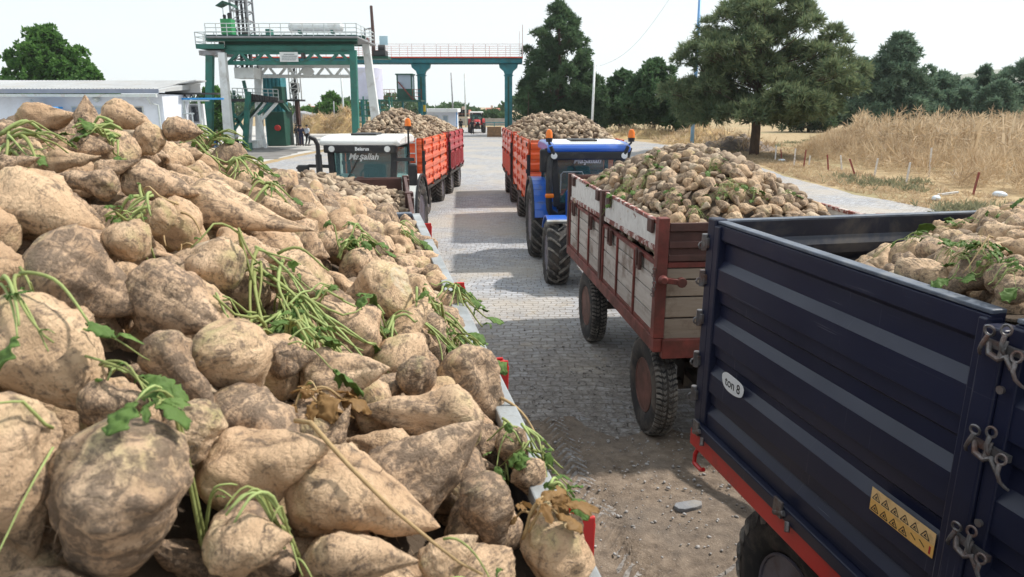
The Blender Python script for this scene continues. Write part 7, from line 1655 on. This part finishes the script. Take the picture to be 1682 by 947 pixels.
G_ = [('flattened green tops at the far left of the heap', 20, 245, -5, 20, 10, 75, 2, 30), ('green stalks crossing before the upright pointed beet', 200, 235, 205, 14, 7, 70, 3, 35), ('short dark leaf stub below the cut-crowned beet', 190, 238, -80, 20, 4, 45, 2, 40),
      ('tangled greens right of the top of heap', 325, 240, -10, 40, 16, 70, 4, 35), ('dense stalk tangle behind the long tailed beet', 380, 280, -40, 45, 16, 75, 4, 32), ('leafy sprig on far slope near heap centre', 440, 318, 20, 60, 9, 45, 5, 32),
      ('thin greens sagging between the beets at centre left', 250, 410, -110, 40, 10, 70, 2, 35), ('large tangle of long green stalks in the middle of heap', 440, 470, -35, 26, 22, 150, 3, 55), ('fan of pale green stalks below the big tangle', 470, 535, -75, 32, 22, 125, 2, 45),
      ('green stalks running right across the heap centre', 500, 520, -12, 18, 12, 150, 3, 55), ('bright green leaf pointing right at heap centre', 478, 590, 8, 8, 3, 80, 2, 80), ('drooping lobed leaf beside the big left beets', 160, 612, -15, 9, 5, 105, 2, 85),
      ('green stalk lying at the left frame edge', 10, 440, -38, 8, 3, 110, 1, 50), ('long green stalk and leaf over the left beets', 20, 490, -28, 10, 4, 130, 2, 75), ('greens crowding the rim right of heap middle', 745, 480, -80, 45, 16, 65, 7, 38),
      ('wilted greens bundle near the right rim', 735, 545, -70, 40, 22, 80, 7, 42), ('yellowish green stalks leaning over the right slope', 705, 570, -45, 25, 9, 80, 2, 40), ('green leaves hanging on the rim above the lower right beets', 880, 725, -85, 35, 10, 85, 6, 48),
      ('pale leaf reaching out over the grey rim', 930, 815, 15, 25, 4, 60, 3, 62), ('green stalks spread between lower right beets', 835, 775, -70, 40, 11, 80, 3, 42), ('small green tuft at the foot of heap far end', 595, 395, -60, 50, 9, 50, 5, 34),
      ('small leaves left of the end-facing beet', 560, 440, 70, 45, 6, 40, 4, 34), ('green tops at the bottom frame edge', 335, 925, -70, 25, 5, 90, 2, 75), ('thick green stalk hanging beside the bottom left beet', 75, 770, -98, 5, 2, 150, 0, 10),
      ('green tops under the tail-pointing big beet', 480, 915, -130, 35, 9, 85, 0, 40), ('long green blade along the bottom of heap', 740, 945, 4, 5, 3, 130, 1, 60), ('greens at the right foot of the dark gap', 640, 545, -30, 50, 8, 60, 3, 36), ('little greens near the far rim bend', 660, 375, -20, 50, 7, 40, 3, 26)]
for i, a in enumerate(G_):
    a = list(a); a[5] = int(a[5] * 1.3); a[6] = a[6] * .8; a[7] = int(a[7] * 1.0 + .5); a[8] = a[8] * .66; greens(*a, 100 + i)
greens('long straw coloured stalk curving across the bottom beets', 462, 838, -22, 1, 1, 330, 0, 10, 301, 'dry_stalk', 'straw_stem', 'dryleaf', 1.1, .01, 'stalk')
greens('brown stick jutting over the grey rim', 828, 650, -6, 1, 1, 90, 0, 10, 302, 'dry_stalk', 'straw_stem', 'dryleaf', 1.1, .01, 'stalk')
greens('withered brown leaves by the lower right beet', 870, 880, 25, 40, 5, 50, 5, 48, 303, 'dry_leaves', 'straw_stem', 'dryleaf', 1.0, .01, 'leaves')
greens('rust brown withered leaves in the central gap', 500, 655, -30, 40, 6, 50, 6, 50, 304, 'dry_leaves', 'straw_stem', 'dryleaf', 1.0, .0, 'leaves')
greens('thin dry stalks by the dark middle gap', 300, 380, -80, 50, 6, 60, 0, 10, 305, 'dry_stalk', 'straw_stem', 'dryleaf', .8, .01, 'stalk')
W_G = [(1010, 325, -60, 14, 36), (1030, 310, -90, 16, 34), (995, 335, -80, 12, 30), (1055, 305, -50, 12, 34), (1200, 300, -70, 14, 34), (1185, 320, -60, 10, 30), (1165, 290, -30, 8, 24), (1060, 268, 10, 10, 26), (1000, 290, 0, 10, 26), (1235, 320, -50, 9, 26), (1100, 320, -80, 9, 26), (1140, 345, -20, 8, 26), (1290, 318, -40, 7, 24)]
WL = ['greens trailing over the white board middle', 'thick green trail above the white board', 'green tuft by the mid post of the board', 'green strands on the left face', 'bright green tuft right of centre', 'green strands beneath the bright tuft', 'short sprig high on the centre face', 'greens near the top left of crest', 'sparse greens at the left end', 'small green strands on the right face', 'green bits low on the centre face', 'green bits above the end board', 'tiny sprig near the right edge']
for i, ((u, v, a, n, L_), lb_) in enumerate(zip(W_G, WL)): greens(lb_ + ' of wooden trailer heap', u, v, a, 45, n + 4, L_ * .75, 3, 11, 400 + i, thick=.55)
D_G = [(1440, 395, 40, 3, 'small dark sprig at the rear foot of navy trailer heap'), (1490, 400, 60, 6, 'pale green curl at the rear of navy trailer heap'), (1575, 435, -40, 12, 'fresh green tuft in the middle of navy trailer heap'), (1600, 445, -80, 10, 'green stalks below the fresh tuft in the navy trailer'), (1590, 370, 60, 5, 'green stalk curling at top of navy trailer heap'), (1535, 480, -30, 6, 'greens by the navy side wall'), (1640, 470, 0, 6, 'yellow green strands at right of navy trailer heap')]
for i, (u, v, a, n, lb_) in enumerate(D_G): greens(lb_, u, v, a, 40, n, 40, 4, 24, 500 + i, thick=.45)
greens('dry straw hanging over the navy trailer edge', 1610, 492, -150, 6, 3, 62, 0, 10, 520, 'dry_stalk', 'straw_stem', 'dryleaf', .6, .03, 'stalk')
# ------------------------------------------------------------------ air
def haze():
    m = bpy.data.materials.new('haze'); m.use_nodes = True; nt = m.node_tree; nt.nodes.clear(); out = nt.nodes.new('ShaderNodeOutputMaterial'); pv = nt.nodes.new('ShaderNodeVolumePrincipled')
    pv.inputs['Color'].default_value = (.86, .93, 1.0, 1); pv.inputs['Density'].default_value = .00016; pv.inputs['Anisotropy'].default_value = .2; nt.links.new(pv.outputs[0], out.inputs['Volume'])
    mb = MB(); mb.box(-2600, 4300, -70, 4200, -3.5, 420); o = mb.build('haze', m); tag(o, 'thin pale air between the yard and the far hill', None, None, 'stuff')
haze()
